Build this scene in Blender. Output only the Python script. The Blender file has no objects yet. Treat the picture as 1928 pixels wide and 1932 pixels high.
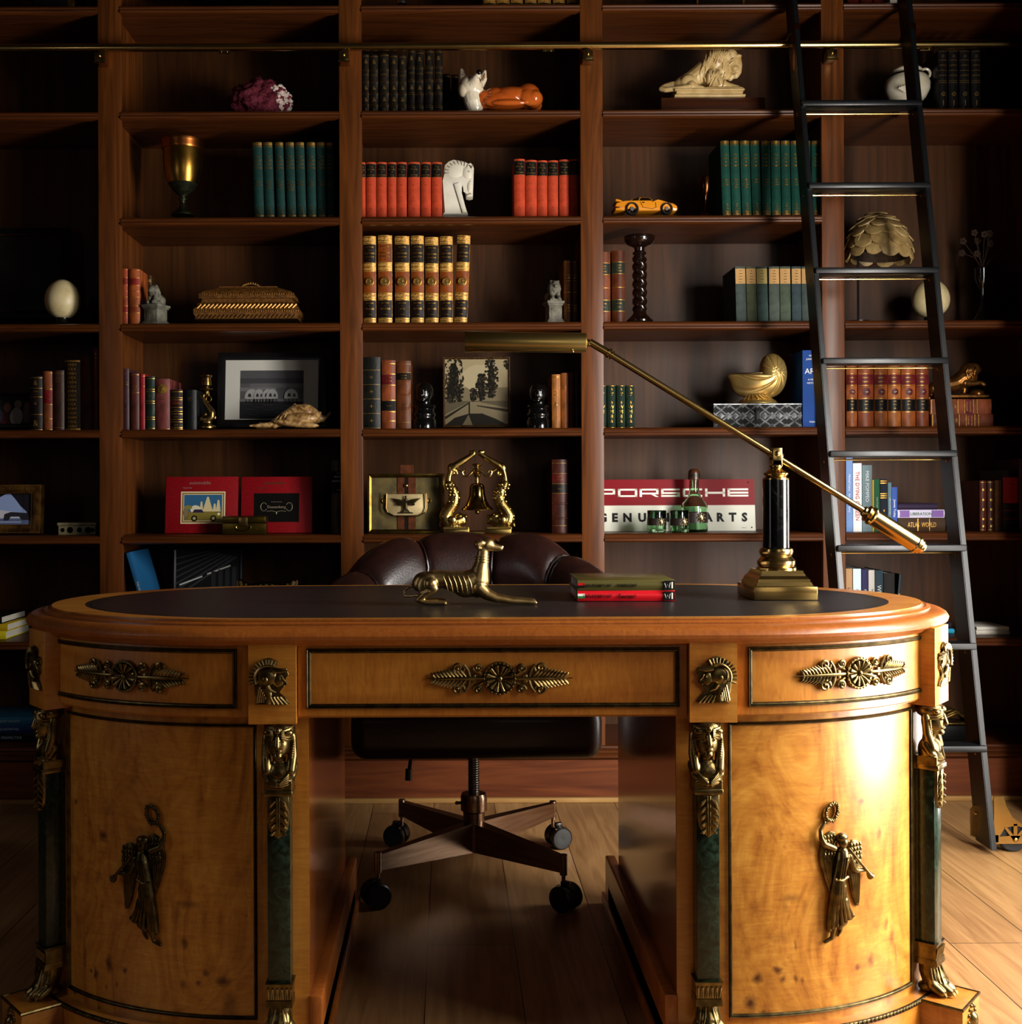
import bpy, bmesh, math, random
from mathutils import Vector, Matrix, Euler, noise
R = math.radians
random.seed(7)
SC = bpy.context.scene
COL = SC.collection

# ------------------------------------------------------------------ camera, world, light, exposure
F = 2270.0                      # focal length in pixels of the 1928 px wide frame
CX, CY, ROLL = 846.0, 920.0, 0.0042
cd = bpy.data.cameras.new('camera'); cam = bpy.data.objects.new('camera', cd); COL.objects.link(cam)
cd.sensor_fit = 'HORIZONTAL'; cd.sensor_width = 36.0; cd.lens = F / 1928 * 36
cd.shift_x = (964 - CX) / 1928; cd.shift_y = -(966 - CY) / 1928
cd.clip_start = 0.05
cam.matrix_world = Matrix.Translation((0, 0, 1.0)) @ Matrix.Rotation(R(90), 4, 'X') @ Matrix.Rotation(-ROLL, 4, 'Z')
SC.camera = cam
wd = bpy.data.worlds.new('world'); SC.world = wd; wd.use_nodes = True
wd.node_tree.nodes['Background'].inputs[0].default_value = (0.55, 0.62, 0.75, 1)
wd.node_tree.nodes['Background'].inputs[1].default_value = 0.006
SC.view_settings.view_transform = 'Standard'; SC.view_settings.look = 'None'
SC.view_settings.gamma = 1.0; SC.view_settings.use_curve_mapping = False
SC.view_settings.exposure = 0.0
def area(name, loc, aim, sx, sy, power, col):
    l = bpy.data.lights.new(name, 'AREA'); l.shape = 'RECTANGLE'; l.size = sx; l.size_y = sy
    l.energy = power; l.color = col
    o = bpy.data.objects.new(name, l); COL.objects.link(o); o.location = loc
    o.rotation_euler = (Vector(aim) - Vector(loc)).to_track_quat('-Z', 'Y').to_euler()
    return o
# daylight standing in the window openings of the right, left and front walls
area('daylight_right', (1.715, 1.98, 1.08), (0.865, 2.51, 1.05), 0.46, 1.6, 108, (1.0, 0.955, 0.89))
area('daylight_right_near', (1.775, 1.32, 1.50), (0.8, 2.05, 0.6), 0.50, 1.0, 24, (1.0, 0.955, 0.89))
area('daylight_garden_door', (1.775, 2.98, 0.62), (0.5, 3.0, 0.3), 0.38, 1.0, 12, (1.0, 0.95, 0.88))
area('daylight_left', (-2.00, 1.32, 1.35), (0.0, 1.6, 0.9), 0.22, 1.3, 3.6, (0.96, 0.92, 1.0))
area('daylight_front', (0.95, -1.24, 1.55), (0.5, 2.0, 0.9), 1.1, 1.3, 4.0, (1.0, 0.88, 0.70))

# ------------------------------------------------------------------ pixel helpers (photo frame 1928 x 1932)
def WX(px, py, Y): return ((px - CX) - ROLL * (py - CY)) * Y / F
def WZ(px, py, Y): return 1.0 - ((py - CY) + ROLL * (px - CX)) * Y / F
YW = 3.83                       # front plane of the bookcase
YB = 4.179                      # its back panel
def row(y): return 1.0 + (CY - y) / (F / YW)
ROWS = {7: row(7.5), 207: row(207.2), 407: row(407.5), 607: row(607.7), 808: row(808), 1008: row(1008.3), 1208: row(1208), 1408: row(1408)}

# ------------------------------------------------------------------ materials
def lin(h):
    if not isinstance(h, str): return tuple(h)[:3] + (1,)
    h = h.lstrip('#'); v = [int(h[i:i+2], 16) / 255 for i in (0, 2, 4)]
    return tuple(c / 12.92 if c <= .04045 else ((c + .055) / 1.055) ** 2.4 for c in v) + (1,)
_M = {}
def mat(name, col, rough=.5, metal=0., coat=0., col2=None, scale=20., stretch=(1, 1, 1), bump=0., bscale=None,
        dist=0., detail=5., ramp=(.35, .65), trans=0., ior=1.45, spec=.5, emit=None):
    if name in _M: return _M[name]
    m = bpy.data.materials.new(name); m.use_nodes = True; nt = m.node_tree; N = nt.nodes; L = nt.links
    b = N['Principled BSDF']
    b.inputs['Base Color'].default_value = lin(col); b.inputs['Roughness'].default_value = rough
    b.inputs['Metallic'].default_value = metal; b.inputs['Coat Weight'].default_value = coat
    b.inputs['Coat Roughness'].default_value = .12 if rough < .4 else .3; b.inputs['IOR'].default_value = ior
    b.inputs['Transmission Weight'].default_value = trans; b.inputs['Specular IOR Level'].default_value = spec
    if emit:
        b.inputs['Emission Color'].default_value = lin(emit[0]); b.inputs['Emission Strength'].default_value = emit[1]
    if col2 is not None or bump:
        tc = N.new('ShaderNodeTexCoord'); mp = N.new('ShaderNodeMapping')
        mp.inputs['Scale'].default_value = stretch; L.new(tc.outputs['Object'], mp.inputs['Vector'])
        if col2 is not None:
            n = N.new('ShaderNodeTexNoise'); n.inputs['Scale'].default_value = scale
            n.inputs['Detail'].default_value = detail; n.inputs['Distortion'].default_value = dist
            L.new(mp.outputs[0], n.inputs['Vector'])
            r = N.new('ShaderNodeValToRGB'); r.color_ramp.elements[0].position = ramp[0]; r.color_ramp.elements[1].position = ramp[1]
            r.color_ramp.elements[0].color = lin(col); r.color_ramp.elements[1].color = lin(col2)
            L.new(n.outputs['Fac'], r.inputs['Fac']); L.new(r.outputs['Color'], b.inputs['Base Color'])
        if bump:
            n2 = N.new('ShaderNodeTexNoise'); n2.inputs['Scale'].default_value = bscale or scale; n2.inputs['Detail'].default_value = 4
            L.new(mp.outputs[0], n2.inputs['Vector'])
            bp = N.new('ShaderNodeBump'); bp.inputs['Strength'].default_value = bump; bp.inputs['Distance'].default_value = .002
            L.new(n2.outputs['Fac'], bp.inputs['Height']); L.new(bp.outputs['Normal'], b.inputs['Normal'])
    _M[name] = m; return m
def wood(name, c1, c2, axis, rough=.38, coat=.2, scale=1.0, fig=2.2):
    s = [26, 26, 26]; s[axis] = 1.6
    return mat(name, c1, rough, 0, coat, c2, scale, tuple(s), .12, scale * 3, fig, 8, (.3, .72), spec=.22)

WOOD_V = wood('cherry_vertical', '#3e1e08', '#663610', 2, .44, .2)
WOOD_H = wood('cherry_horizontal', '#361806', '#542a0c', 0, .42, .12)
WOOD_BACK = wood('cherry_back_panel', '#301a08', '#4a2a10', 2, .46, .04, .55, 3.0)
WOOD_BASE = wood('cherry_base', '#4a2212', '#6e3a1c', 0, .42, .2, .5, 3.5)
OAK_TRIM = wood('oak_trim', '#8a6638', '#a8834e', 0, .5, 0.)

KNOTS = []                      # (x, z, half width, half height, strength) on the two doors, filled in by the desk
def burl(name, c1, c2, c3, knots=True, axis=2, fig=5.0):
    if name in _M: return _M[name]
    m = bpy.data.materials.new(name); m.use_nodes = True; nt = m.node_tree; N = nt.nodes; L = nt.links
    b = N['Principled BSDF']; b.inputs['Roughness'].default_value = .34
    b.inputs['Coat Weight'].default_value = .34; b.inputs['Coat Roughness'].default_value = .26
    tc = N.new('ShaderNodeTexCoord')
    mp = N.new('ShaderNodeMapping'); s = [7.0, 7.0, 7.0]; s[axis] = 3.0 if knots else .9
    mp.inputs['Scale'].default_value = s; L.new(tc.outputs['Object'], mp.inputs['Vector'])
    n = N.new('ShaderNodeTexNoise'); n.inputs['Scale'].default_value = 1.1; n.inputs['Detail'].default_value = 9
    n.inputs['Distortion'].default_value = fig if knots else 1.2; n.inputs['Roughness'].default_value = .58
    L.new(mp.outputs[0], n.inputs['Vector'])
    r = N.new('ShaderNodeValToRGB'); e = r.color_ramp.elements
    e[0].position = .28; e[0].color = lin(c1); e[1].position = .72; e[1].color = lin(c3)
    k = e.new(.5); k.color = lin(c2)
    L.new(n.outputs['Fac'], r.inputs['Fac'])
    out = r.outputs['Color']
    # fine curl across the grain
    mp2 = N.new('ShaderNodeMapping'); mp2.inputs['Scale'].default_value = (9, 9, 46) if axis == 2 else (46, 46, 9)
    L.new(tc.outputs['Object'], mp2.inputs['Vector'])
    n2 = N.new('ShaderNodeTexNoise'); n2.inputs['Scale'].default_value = 2.2; n2.inputs['Detail'].default_value = 5; n2.inputs['Distortion'].default_value = 1.5
    L.new(mp2.outputs[0], n2.inputs['Vector'])
    mx = N.new('ShaderNodeMix'); mx.data_type = 'RGBA'; mx.blend_type = 'SOFT_LIGHT'; mx.inputs[0].default_value = .55
    L.new(out, mx.inputs[6]); L.new(n2.outputs['Fac'], mx.inputs[7]); out = mx.outputs[2]
    if knots:
        v = N.new('ShaderNodeTexVoronoi'); v.inputs['Scale'].default_value = 30
        L.new(tc.outputs['Object'], v.inputs['Vector'])
        n3 = N.new('ShaderNodeTexNoise'); n3.inputs['Scale'].default_value = 5.5; n3.inputs['Detail'].default_value = 1
        L.new(tc.outputs['Object'], n3.inputs['Vector'])
        # knots gather in clusters: the threshold follows a large noise
        mr = N.new('ShaderNodeMapRange'); mr.inputs[1].default_value = .52; mr.inputs[2].default_value = .70
        mr.inputs[3].default_value = 0.; mr.inputs[4].default_value = .30; L.new(n3.outputs['Fac'], mr.inputs[0])
        ma = N.new('ShaderNodeMath'); ma.operation = 'SUBTRACT'; L.new(mr.outputs[0], ma.inputs[0]); L.new(v.outputs['Distance'], ma.inputs[1])
        mr2 = N.new('ShaderNodeMapRange'); mr2.inputs[1].default_value = 0.; mr2.inputs[2].default_value = .14
        mr2.inputs[4].default_value = .85; L.new(ma.outputs[0], mr2.inputs[0])
        acc = mr2.outputs[0]
        nd = N.new('ShaderNodeTexNoise'); nd.inputs['Scale'].default_value = 60; L.new(tc.outputs['Object'], nd.inputs['Vector'])
        wob = N.new('ShaderNodeVectorMath'); wob.operation = 'MULTIPLY_ADD'; L.new(nd.outputs['Color'], wob.inputs[0])
        wob.inputs[1].default_value = (.012, 0, .012); L.new(tc.outputs['Object'], wob.inputs[2])
        for x, z, rx, rz, st in KNOTS:
            a = N.new('ShaderNodeVectorMath'); a.operation = 'SUBTRACT'; a.inputs[1].default_value = (x + .006, 0, z + .006); L.new(wob.outputs[0], a.inputs[0])
            c = N.new('ShaderNodeVectorMath'); c.operation = 'MULTIPLY'; c.inputs[1].default_value = (1 / rx, 0, 1 / rz); L.new(a.outputs[0], c.inputs[0])
            l = N.new('ShaderNodeVectorMath'); l.operation = 'LENGTH'; L.new(c.outputs[0], l.inputs[0])
            q = N.new('ShaderNodeMapRange'); q.inputs[1].default_value = 1.25; q.inputs[2].default_value = .3; q.inputs[4].default_value = st; L.new(l.outputs['Value'], q.inputs[0])
            w = N.new('ShaderNodeMath'); w.operation = 'MAXIMUM'; L.new(acc, w.inputs[0]); L.new(q.outputs[0], w.inputs[1]); acc = w.outputs[0]
        mk = N.new('ShaderNodeMix'); mk.data_type = 'RGBA'; mk.inputs[7].default_value = lin('#4a1e08')
        L.new(acc, mk.inputs[0]); L.new(out, mk.inputs[6]); out = mk.outputs[2]
    L.new(out, b.inputs['Base Color'])
    bp = N.new('ShaderNodeBump'); bp.inputs['Strength'].default_value = .06; bp.inputs['Distance'].default_value = .002
    L.new(n2.outputs['Fac'], bp.inputs['Height']); L.new(bp.outputs['Normal'], b.inputs['Normal'])
    _M[name] = m; return m
MAPLE = burl('maple_veneer', '#925216', '#b06f24', '#c28434', False, 2)
MAPLE_H = burl('maple_veneer_long', '#925216', '#b06f24', '#c28434', False, 0)
MOLDWOOD = burl('moulded_edge_wood', '#7c4014', '#94501b', '#a86024', False, 0)

def floor_mat():
    m = bpy.data.materials.new('oak_planks'); m.use_nodes = True; nt = m.node_tree; N = nt.nodes; L = nt.links
    b = N['Principled BSDF']; b.inputs['Roughness'].default_value = .42
    tc = N.new('ShaderNodeTexCoord'); mp = N.new('ShaderNodeMapping')
    mp.inputs['Rotation'].default_value = (0, 0, R(90)); mp.inputs['Location'].default_value = (0.3, .0495 , 0)
    L.new(tc.outputs['Object'], mp.inputs['Vector'])
    br = N.new('ShaderNodeTexBrick'); br.inputs['Scale'].default_value = 1; br.inputs['Brick Width'].default_value = 1.7
    br.inputs['Row Height'].default_value = .19; br.inputs['Mortar Size'].default_value = .0014; br.offset = .37
    br.inputs['Mortar Smooth'].default_value = .3
    br.inputs['Color1'].default_value = lin('#8f6a42'); br.inputs['Color2'].default_value = lin('#aa8354'); br.inputs['Mortar'].default_value = lin('#2a1a0e')
    L.new(mp.outputs[0], br.inputs['Vector'])
    mp2 = N.new('ShaderNodeMapping'); mp2.inputs['Scale'].default_value = (22, 1.5, 1); L.new(tc.outputs['Object'], mp2.inputs['Vector'])
    n = N.new('ShaderNodeTexNoise'); n.inputs['Scale'].default_value = 1.6; n.inputs['Detail'].default_value = 9; n.inputs['Distortion'].default_value = 1.6
    L.new(mp2.outputs[0], n.inputs['Vector'])
    r = N.new('ShaderNodeValToRGB'); r.color_ramp.elements[0].position = .3; r.color_ramp.elements[1].position = .68
    r.color_ramp.elements[0].color = (.46, .38, .31, 1); r.color_ramp.elements[1].color = (1, 1, 1, 1)
    L.new(n.outputs['Fac'], r.inputs['Fac'])
    mx = N.new('ShaderNodeMix'); mx.data_type = 'RGBA'; mx.blend_type = 'MULTIPLY'; mx.inputs[0].default_value = .75
    L.new(br.outputs['Color'], mx.inputs[6]); L.new(r.outputs['Color'], mx.inputs[7]); L.new(mx.outputs[2], b.inputs['Base Color'])
    bp = N.new('ShaderNodeBump'); bp.inputs['Strength'].default_value = .25; bp.inputs['Distance'].default_value = .002
    L.new(n.outputs['Fac'], bp.inputs['Height']); L.new(bp.outputs['Normal'], b.inputs['Normal'])
    return m
BRASS = mat('polished_brass', '#c8aa6c', .20, 1, col2='#b29254', scale=9)
BRASS_AGED = mat('aged_brass', '#94794a', .30, 1, col2='#745c32', scale=30, bump=.05)
BRONZE = mat('dark_bronze', '#38301e', .40, 1, col2='#5a4c2e', scale=60)
GILT = mat('gilt_bronze', '#5c4c2c', .32, 1, col2='#8a764a', scale=50)
GOLD = mat('gold_leaf', '#d3a04a', .34, 1, col2='#b5812f', scale=80)
GOLD_DULL = mat('dull_gold_leaf', '#8d6430', .45, 1, col2='#5e4018', scale=70)
STEEL = mat('steel', '#b9b7b2', .25, 1)
COPPER = mat('brushed_antique_copper', '#a08670', .26, 1, col2='#8a6e58', scale=2, stretch=(4, 4, 60))
BLACKMETAL = mat('black_powder_coat', '#050608', .36, 0, col2='#090b0e', scale=300, bump=.08, spec=.5)
BLACKPLASTIC = mat('black_plastic', '#060606', .3)
LEATHER = mat('oxblood_leather', '#1c0d0a', .34, 0, .1, '#26110d', 25, (1, 1, 1), .25, 160)
LEATHER_TOP = mat('black_tooled_leather', '#121013', .36, 0, 0, '#1c191b', 60, (1, 1, 1), .3, 420)
MARBLE_G = mat('green_marble', '#0b140c', .25, 0, .2, '#25382a', 34, (1, 1, 1), .1, 90, 2.5, 9, (.38, .74))
MARBLE_B = mat('black_marble', '#050505', .12, 0, .4, '#2a2a2c', 22, (1, 1, 1), 0, None, 3.5, 9, (.52, .9))
PAPER = mat('page_edges', '#b9a377', .8, col2='#8f7a52', scale=4, stretch=(300, 1, 1))
PAPERW = mat('white_page_edges', '#d8d4c8', .8, col2='#b8b3a4', scale=4, stretch=(1, 1, 400))
WHITE = mat('white_paint', '#e6e2d6', .5)
def deep(h): return tuple(min(1, 1.12 * x ** 1.16) for x in lin(h)[:3])    # fuller colour for cloth and leather
def cloth(h, rough=.62):
    c = deep(h); d = tuple(x * .68 for x in c)
    return mat('cloth_' + h.strip('#'), d, rough, col2=c[:3], scale=45, bump=.15, bscale=500, spec=.12)
def hide(h, rough=.42):
    c = deep(h); d = tuple(x * .45 for x in c)
    return mat('hide_' + h.strip('#'), d, rough, 0, 0, c[:3], 38, (1, 1, .5), .25, 150, spec=.2)
def plain(h, rough=.5, coat=0.): return mat('paint_' + h.strip('#') + '_%d_%d' % (int(rough * 100), int(coat * 100)), h, rough, 0, coat, spec=.15 if rough >= .4 else .5)

# ------------------------------------------------------------------ mesh building
class G:
    def __init__(s): s.bm = bmesh.new()
    def add(s, verts, faces, M=None):
        vs = [s.bm.verts.new(M @ Vector(v) if M else v) for v in verts]
        for f in faces:
            try: s.bm.faces.new([vs[i] for i in f])
            except ValueError: pass
        return s
    def box(s, x0, x1, y0, y1, z0, z1, bev=0., M=None):
        vs = [(x, y, z) for x in (x0, x1) for y in (y0, y1) for z in (z0, z1)]
        fs = [(0, 1, 3, 2), (4, 6, 7, 5), (0, 4, 5, 1), (2, 3, 7, 6), (0, 2, 6, 4), (1, 5, 7, 3)]
        if bev <= 0: return s.add(vs, fs, M)
        b = bmesh.new(); v = [b.verts.new(p) for p in vs]
        for f in fs: b.faces.new([v[i] for i in f])
        bmesh.ops.bevel(b, geom=b.edges[:], offset=bev, segments=2, profile=.5, affect='EDGES')
        return s.merge(b, M)
    def merge(s, b, M=None):
        b.verts.index_update()
        s.add([v.co.copy() for v in b.verts], [[v.index for v in f.verts] for f in b.faces], M); b.free(); return s
    def mesh(s, me, M=None):
        return s.add([v.co.copy() for v in me.vertices], [list(p.vertices) for p in me.polygons], M)
    def tube(s, pts, rad, seg=10, caps=True, flat=1.0, M=None):
        pts = [Vector(p) for p in pts]; n = len(pts)
        rr = [rad] * n if not hasattr(rad, '__len__') else list(rad)
        vs, fs = [], []; up = None
        for i, p in enumerate(pts):
            t = (pts[min(i + 1, n - 1)] - pts[max(i - 1, 0)]).normalized()
            if up is None: up = Vector((0, -1, 0)) if abs(t.y) < .9 else Vector((1, 0, 0))
            u = (up - t * up.dot(t)).normalized(); up = u; w = t.cross(u)
            for k in range(seg):
                a = 2 * math.pi * k / seg
                vs.append(p + (u * math.cos(a) * flat + w * math.sin(a)) * rr[i])
        for i in range(n - 1):
            for k in range(seg):
                k2 = (k + 1) % seg
                fs.append((i * seg + k, i * seg + k2, (i + 1) * seg + k2, (i + 1) * seg + k))
        if caps:
            fs.append(tuple(range(seg))[::-1]); fs.append(tuple((n - 1) * seg + k for k in range(seg)))
        return s.add(vs, fs, M)
    def lathe(s, prof, seg=32, M=None, a0=0., a1=360., cap=True):
        vs, fs = [], []; full = abs(a1 - a0) >= 359.9; m = seg if full else seg + 1
        for r, z in prof:
            for k in range(m):
                a = R(a0 + (a1 - a0) * k / seg); vs.append((r * math.cos(a), r * math.sin(a), z))
        for i in range(len(prof) - 1):
            for k in range(seg):
                k2 = (k + 1) % m
                fs.append((i * m + k, i * m + k2, (i + 1) * m + k2, (i + 1) * m + k))
        if full and cap:
            if prof[0][0] > 1e-6: fs.append(tuple(range(m))[::-1])
            if prof[-1][0] > 1e-6: fs.append(tuple((len(prof) - 1) * m + k for k in range(m)))
        return s.add(vs, fs, M)
    def prism(s, pts, y0, y1, bev=0., M=None):            # outline in XZ, thickness along Y (y0 is the near face)
        b = bmesh.new(); n = len(pts)
        v0 = [b.verts.new((x, y0, z)) for x, z in pts]; v1 = [b.verts.new((x, y1, z)) for x, z in pts]
        f0 = b.faces.new(v0); b.faces.new(v1[::-1])
        for i in range(n): b.faces.new((v0[i], v1[i], v1[(i + 1) % n], v0[(i + 1) % n]))
        if bev > 0: bmesh.ops.bevel(b, geom=f0.edges[:], offset=bev, segments=2, profile=.5, affect='EDGES')
        return s.merge(b, M)
    def ball(s, c, r, sub=2, rot=(0, 0, 0)):
        b = bmesh.new(); bmesh.ops.create_icosphere(b, subdivisions=sub, radius=1)
        rr = r if hasattr(r, '__len__') else (r, r, r)
        return s.merge(b, Matrix.LocRotScale(Vector(c), Euler([R(a) for a in rot]), Vector(rr)))
    def warp(s, f):
        for v in s.bm.verts: v.co = f(v.co)
        return s
    def done(s, name, m, parent=None, sharp=40., loc=None, mats=None):
        bmesh.ops.recalc_face_normals(s.bm, faces=s.bm.faces[:])
        me = bpy.data.meshes.new(name); s.bm.to_mesh(me); s.bm.free()
        return link(name, me, m, parent, sharp, loc)
def link(name, me, m, parent=None, sharp=40., loc=None):
    if m and not me.materials: me.materials.append(m)
    me.polygons.foreach_set('use_smooth', [True] * len(me.polygons)); me.set_sharp_from_angle(angle=R(sharp))
    o = bpy.data.objects.new(name, me); COL.objects.link(o)
    if parent: o.parent = parent
    if loc: o.location = loc
    return o
def thing(name, label, cat, loc=(0, 0, 0), rotz=0., group=None):
    o = bpy.data.objects.new(name, None); COL.objects.link(o); o.location = loc; o.rotation_euler = (0, 0, rotz)
    o.empty_display_size = .03
    return tag(o, label, cat, group)
def tag(o, label, cat, group=None):
    o['label'] = label; o['category'] = cat
    if group: o['group'] = group
    return o
def struct(o): o['kind'] = 'structure'; return o
def copy_part(o, parent, loc=None):
    c = o.copy(); COL.objects.link(c); c.parent = parent
    if loc is not None: c.location = loc
    return c

def blob(prims, vox, smooth=3, k=1.0):
    """one continuous sculpted surface from overlapping balls and tapered limbs"""
    b = bmesh.new()
    def sph(M, sub=2): bmesh.ops.create_icosphere(b, subdivisions=sub, radius=1, matrix=M)
    for p in prims:
        if p[0] == 'e':
            _, c, r = p[:3]; rot = p[3] if len(p) > 3 else (0, 0, 0)
            rr = r if hasattr(r, '__len__') else (r, r, r)
            sph(Matrix.LocRotScale(Vector(c) * k, Euler([R(a) for a in rot]), Vector(rr) * k), 3)
        elif p[0] == 'b':
            _, c, r = p[:3]; rot = p[3] if len(p) > 3 else (0, 0, 0)
            bmesh.ops.create_cube(b, size=2, matrix=Matrix.LocRotScale(Vector(c) * k, Euler([R(a) for a in rot]), Vector(r) * k))
        else:
            ch = [(Vector(q[:3]) * k, q[3] * k) for q in p[1]]
            for i, (c, r) in enumerate(ch):
                sph(Matrix.LocRotScale(c, None, Vector((r, r, r))))
                if i:
                    c0, r0 = ch[i - 1]; d = c - c0
                    if d.length > 1e-7:
                        bmesh.ops.create_cone(b, cap_ends=True, segments=14, radius1=r0, radius2=r, depth=d.length,
                            matrix=Matrix.LocRotScale((c + c0) / 2, d.to_track_quat('Z', 'Y'), None))
    me = bpy.data.meshes.new('tmp'); b.to_mesh(me); b.free()
    o = bpy.data.objects.new('tmp', me); COL.objects.link(o)
    q = o.modifiers.new('r', 'REMESH'); q.mode = 'VOXEL'; q.voxel_size = vox * k
    if smooth: q = o.modifiers.new('s', 'SMOOTH'); q.factor = .5; q.iterations = smooth
    dg = bpy.context.evaluated_depsgraph_get()
    out = bpy.data.meshes.new_from_object(o.evaluated_get(dg))
    bpy.data.objects.remove(o); bpy.data.meshes.remove(me); out.materials.clear()
    return out

def pillow(g, out, c, D, rings=14, ribs=None, back=.6):
    """rounded body inside an outline in the XZ plane, swelling towards the viewer from its rim"""
    n = len(out)
    for sg, dd in ((-1, D), (1, D * back)):
        vs = []
        for j in range(rings + 1):
            a = math.pi / 2 * j / rings; r = math.cos(a)
            for x, z in out:
                px, pz = c[0] + (x - c[0]) * r, c[1] + (z - c[1]) * r
                y = dd * math.sin(a) * (1 + (ribs(px, pz) * min(1, 3 * r) if ribs else 0)); vs.append((px, sg * y, pz))
        g.add(vs, [(j * n + i, j * n + (i + 1) % n, (j + 1) * n + (i + 1) % n, (j + 1) * n + i) for j in range(rings) for i in range(n)])
    return g
def smooth_loop(P, m=6):                                # closed Catmull-Rom through the outline points
    o = []; n = len(P)
    for i in range(n):
        p0, p1, p2, p3 = (Vector(P[(i + q) % n]) for q in (-1, 0, 1, 2))
        for j in range(m):
            t = j / m; o.append(tuple(.5 * ((2 * p1) + (p2 - p0) * t + (2 * p0 - 5 * p1 + 4 * p2 - p3) * t * t + (3 * p1 - p0 - 3 * p2 + p3) * t ** 3)))
    return o
def drape(g, bv, pts, rad, lift=.0):                    # a strand laid over a sculpted surface, seen from the front
    o = []
    for p in pts:
        h = bv.ray_cast(Vector((p[0], -.6, p[2])), Vector((0, 1, 0)))
        if h[0] is None: break
        o.append(h[0] + Vector((0, -lift, 0)))
    if len(o) > 2:
        m = len(o) - 1; g.tube(o, [rad * (.3 + .7 * math.sin(math.pi * (i + .4) / (m + .8))) for i in range(m + 1)], 6)
    return g
_T = {}
def text_mesh(s, bold=0., depth=.02):
    """lettering of unit height in the XZ plane facing -Y, centred"""
    if (s, bold) in _T: return _T[s, bold]
    cu = bpy.data.curves.new('t', 'FONT'); cu.body = s; cu.size = 1; cu.align_x = 'CENTER'; cu.extrude = depth; cu.offset = bold; cu.resolution_u = 2
    o = bpy.data.objects.new('t', cu); COL.objects.link(o)
    me = bpy.data.meshes.new_from_object(o.evaluated_get(bpy.context.evaluated_depsgraph_get()))
    bpy.data.objects.remove(o); bpy.data.curves.remove(cu)
    vs = [(v.co.x, -v.co.z, v.co.y - .35) for v in me.vertices]; fs = [list(p.vertices) for p in me.polygons]
    bpy.data.meshes.remove(me)
    w = (max(v[0] for v in vs) - min(v[0] for v in vs)) if vs else 1
    _T[s, bold] = (vs, fs, w); return _T[s, bold]
def put_text(g, s, x, y, z, h, maxw=None, turn=0., stretch=1.0, thick=.0004, bold=0.):
    """h: letter body height in metres; turn in degrees about Y"""
    vs, fs, w = text_mesh(s, bold); k = h; kx = h * stretch
    if maxw and w * kx > maxw: kx = maxw / w
    c, sn = math.cos(R(turn)), math.sin(R(turn)); out = []
    for a, b, d in vs:
        u, v = a * kx, d * k
        out.append((x + u * c + v * sn, y + b * thick / .02, z - u * sn + v * c))
    g.add(out, fs)
    return g
# ------------------------------------------------------------------ the room
XL, XR, YF, YK, ZC = -1.96, 1.74, -1.20, 4.24, 3.06
XA, YA = 2.06, 3.44                               # the bookcase runs on into an alcove behind the window wall
PLASTER = plain('#1e1712', .85)
struct(G().box(XL - .1, XA + .1, YF - .1, YK + .1, -.08, 0).done('floor', floor_mat()))
struct(G().box(XL - .1, XA + .1, YF - .1, YK + .1, ZC, ZC + .08).done('ceiling', PLASTER))
struct(G().box(XL - .1, XA + .1, YK, YK + .1, 0, ZC).done('wall_back', PLASTER))
def wall_x(name, x0, x1, holes):                       # side wall with window openings (y0, y1, z0, z1)
    g = G(); ys = YF
    for y0, y1, z0, z1 in sorted(holes):
        g.box(x0, x1, ys, y0, 0, ZC); g.box(x0, x1, y0, y1, z1, ZC)
        if z0 > 0: g.box(x0, x1, y0, y1, 0, z0)
        ys = y1
    g.box(x0, x1, ys, YK if x0 < 0 else YA, 0, ZC); struct(g.done(name, PLASTER))
def window_x(name, x0, x1, y0, y1, z0, z1, rows):
    f = .03; g = G(); xm = (x0 + x1) / 2; t = .02
    g.box(x0, x1, y0, y0 + f, z0, z1).box(x0, x1, y1 - f, y1, z0, z1).box(x0, x1, y0 + f, y1 - f, z0, z0 + f).box(x0, x1, y0 + f, y1 - f, z1 - f, z1)
    o = struct(g.done(name, WHITE)); g = G()
    for i in range(1, rows):
        z = z0 + (z1 - z0) * i / rows; g.box(xm - t / 2, xm + t / 2, y0 + f, y1 - f, z - t / 2, z + t / 2)
    if rows > 1: g.done('glazing_bars', WHITE, o)
    else: g.bm.free()
RH = [(1.00, 1.60, 1.0, 2.1), (1.66, 2.26, .12, 2.0), (2.76, 3.20, .04, 1.16)]
wall_x('wall_right', XR, XR + .1, RH)
window_x('window_1', XR, XR + .03, *RH[0], 1)
window_x('window_4', XR, XR + .03, *RH[1], 1)
window_x('door_1', XR, XR + .03, *RH[2], 1)
struct(G().box(XR + .1, XA, YA - .1, YA, 0, ZC).done('shade_pier', PLASTER))  # unseen pier added to shade the bookcase's right end; also closes the alcove
struct(G().box(XA, XA + .1, YA - .1, YK, 0, ZC).done('wall_alcove', PLASTER))
LH = [(1.18, 1.46, .66, 2.04)]
wall_x('wall_left', XL - .1, XL, LH); window_x('window_2', XL - .06, XL, *LH[0], 1)
g = G(); wx0, wx1, wz0, wz1 = .38, 1.52, .88, 2.24
g.box(XL, wx0, YF - .1, YF, 0, ZC).box(wx1, XR, YF - .1, YF, 0, ZC).box(wx0, wx1, YF - .1, YF, 0, wz0).box(wx0, wx1, YF - .1, YF, wz1, ZC)
struct(g.done('wall_front', PLASTER))
g = G(); f = .03
g.box(wx0, wx0 + f, YF - .06, YF, wz0, wz1).box(wx1 - f, wx1, YF - .06, YF, wz0, wz1).box(wx0 + f, wx1 - f, YF - .06, YF, wz0, wz0 + f).box(wx0 + f, wx1 - f, YF - .06, YF, wz1 - f, wz1)
struct(g.done('window_3', WHITE))
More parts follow.
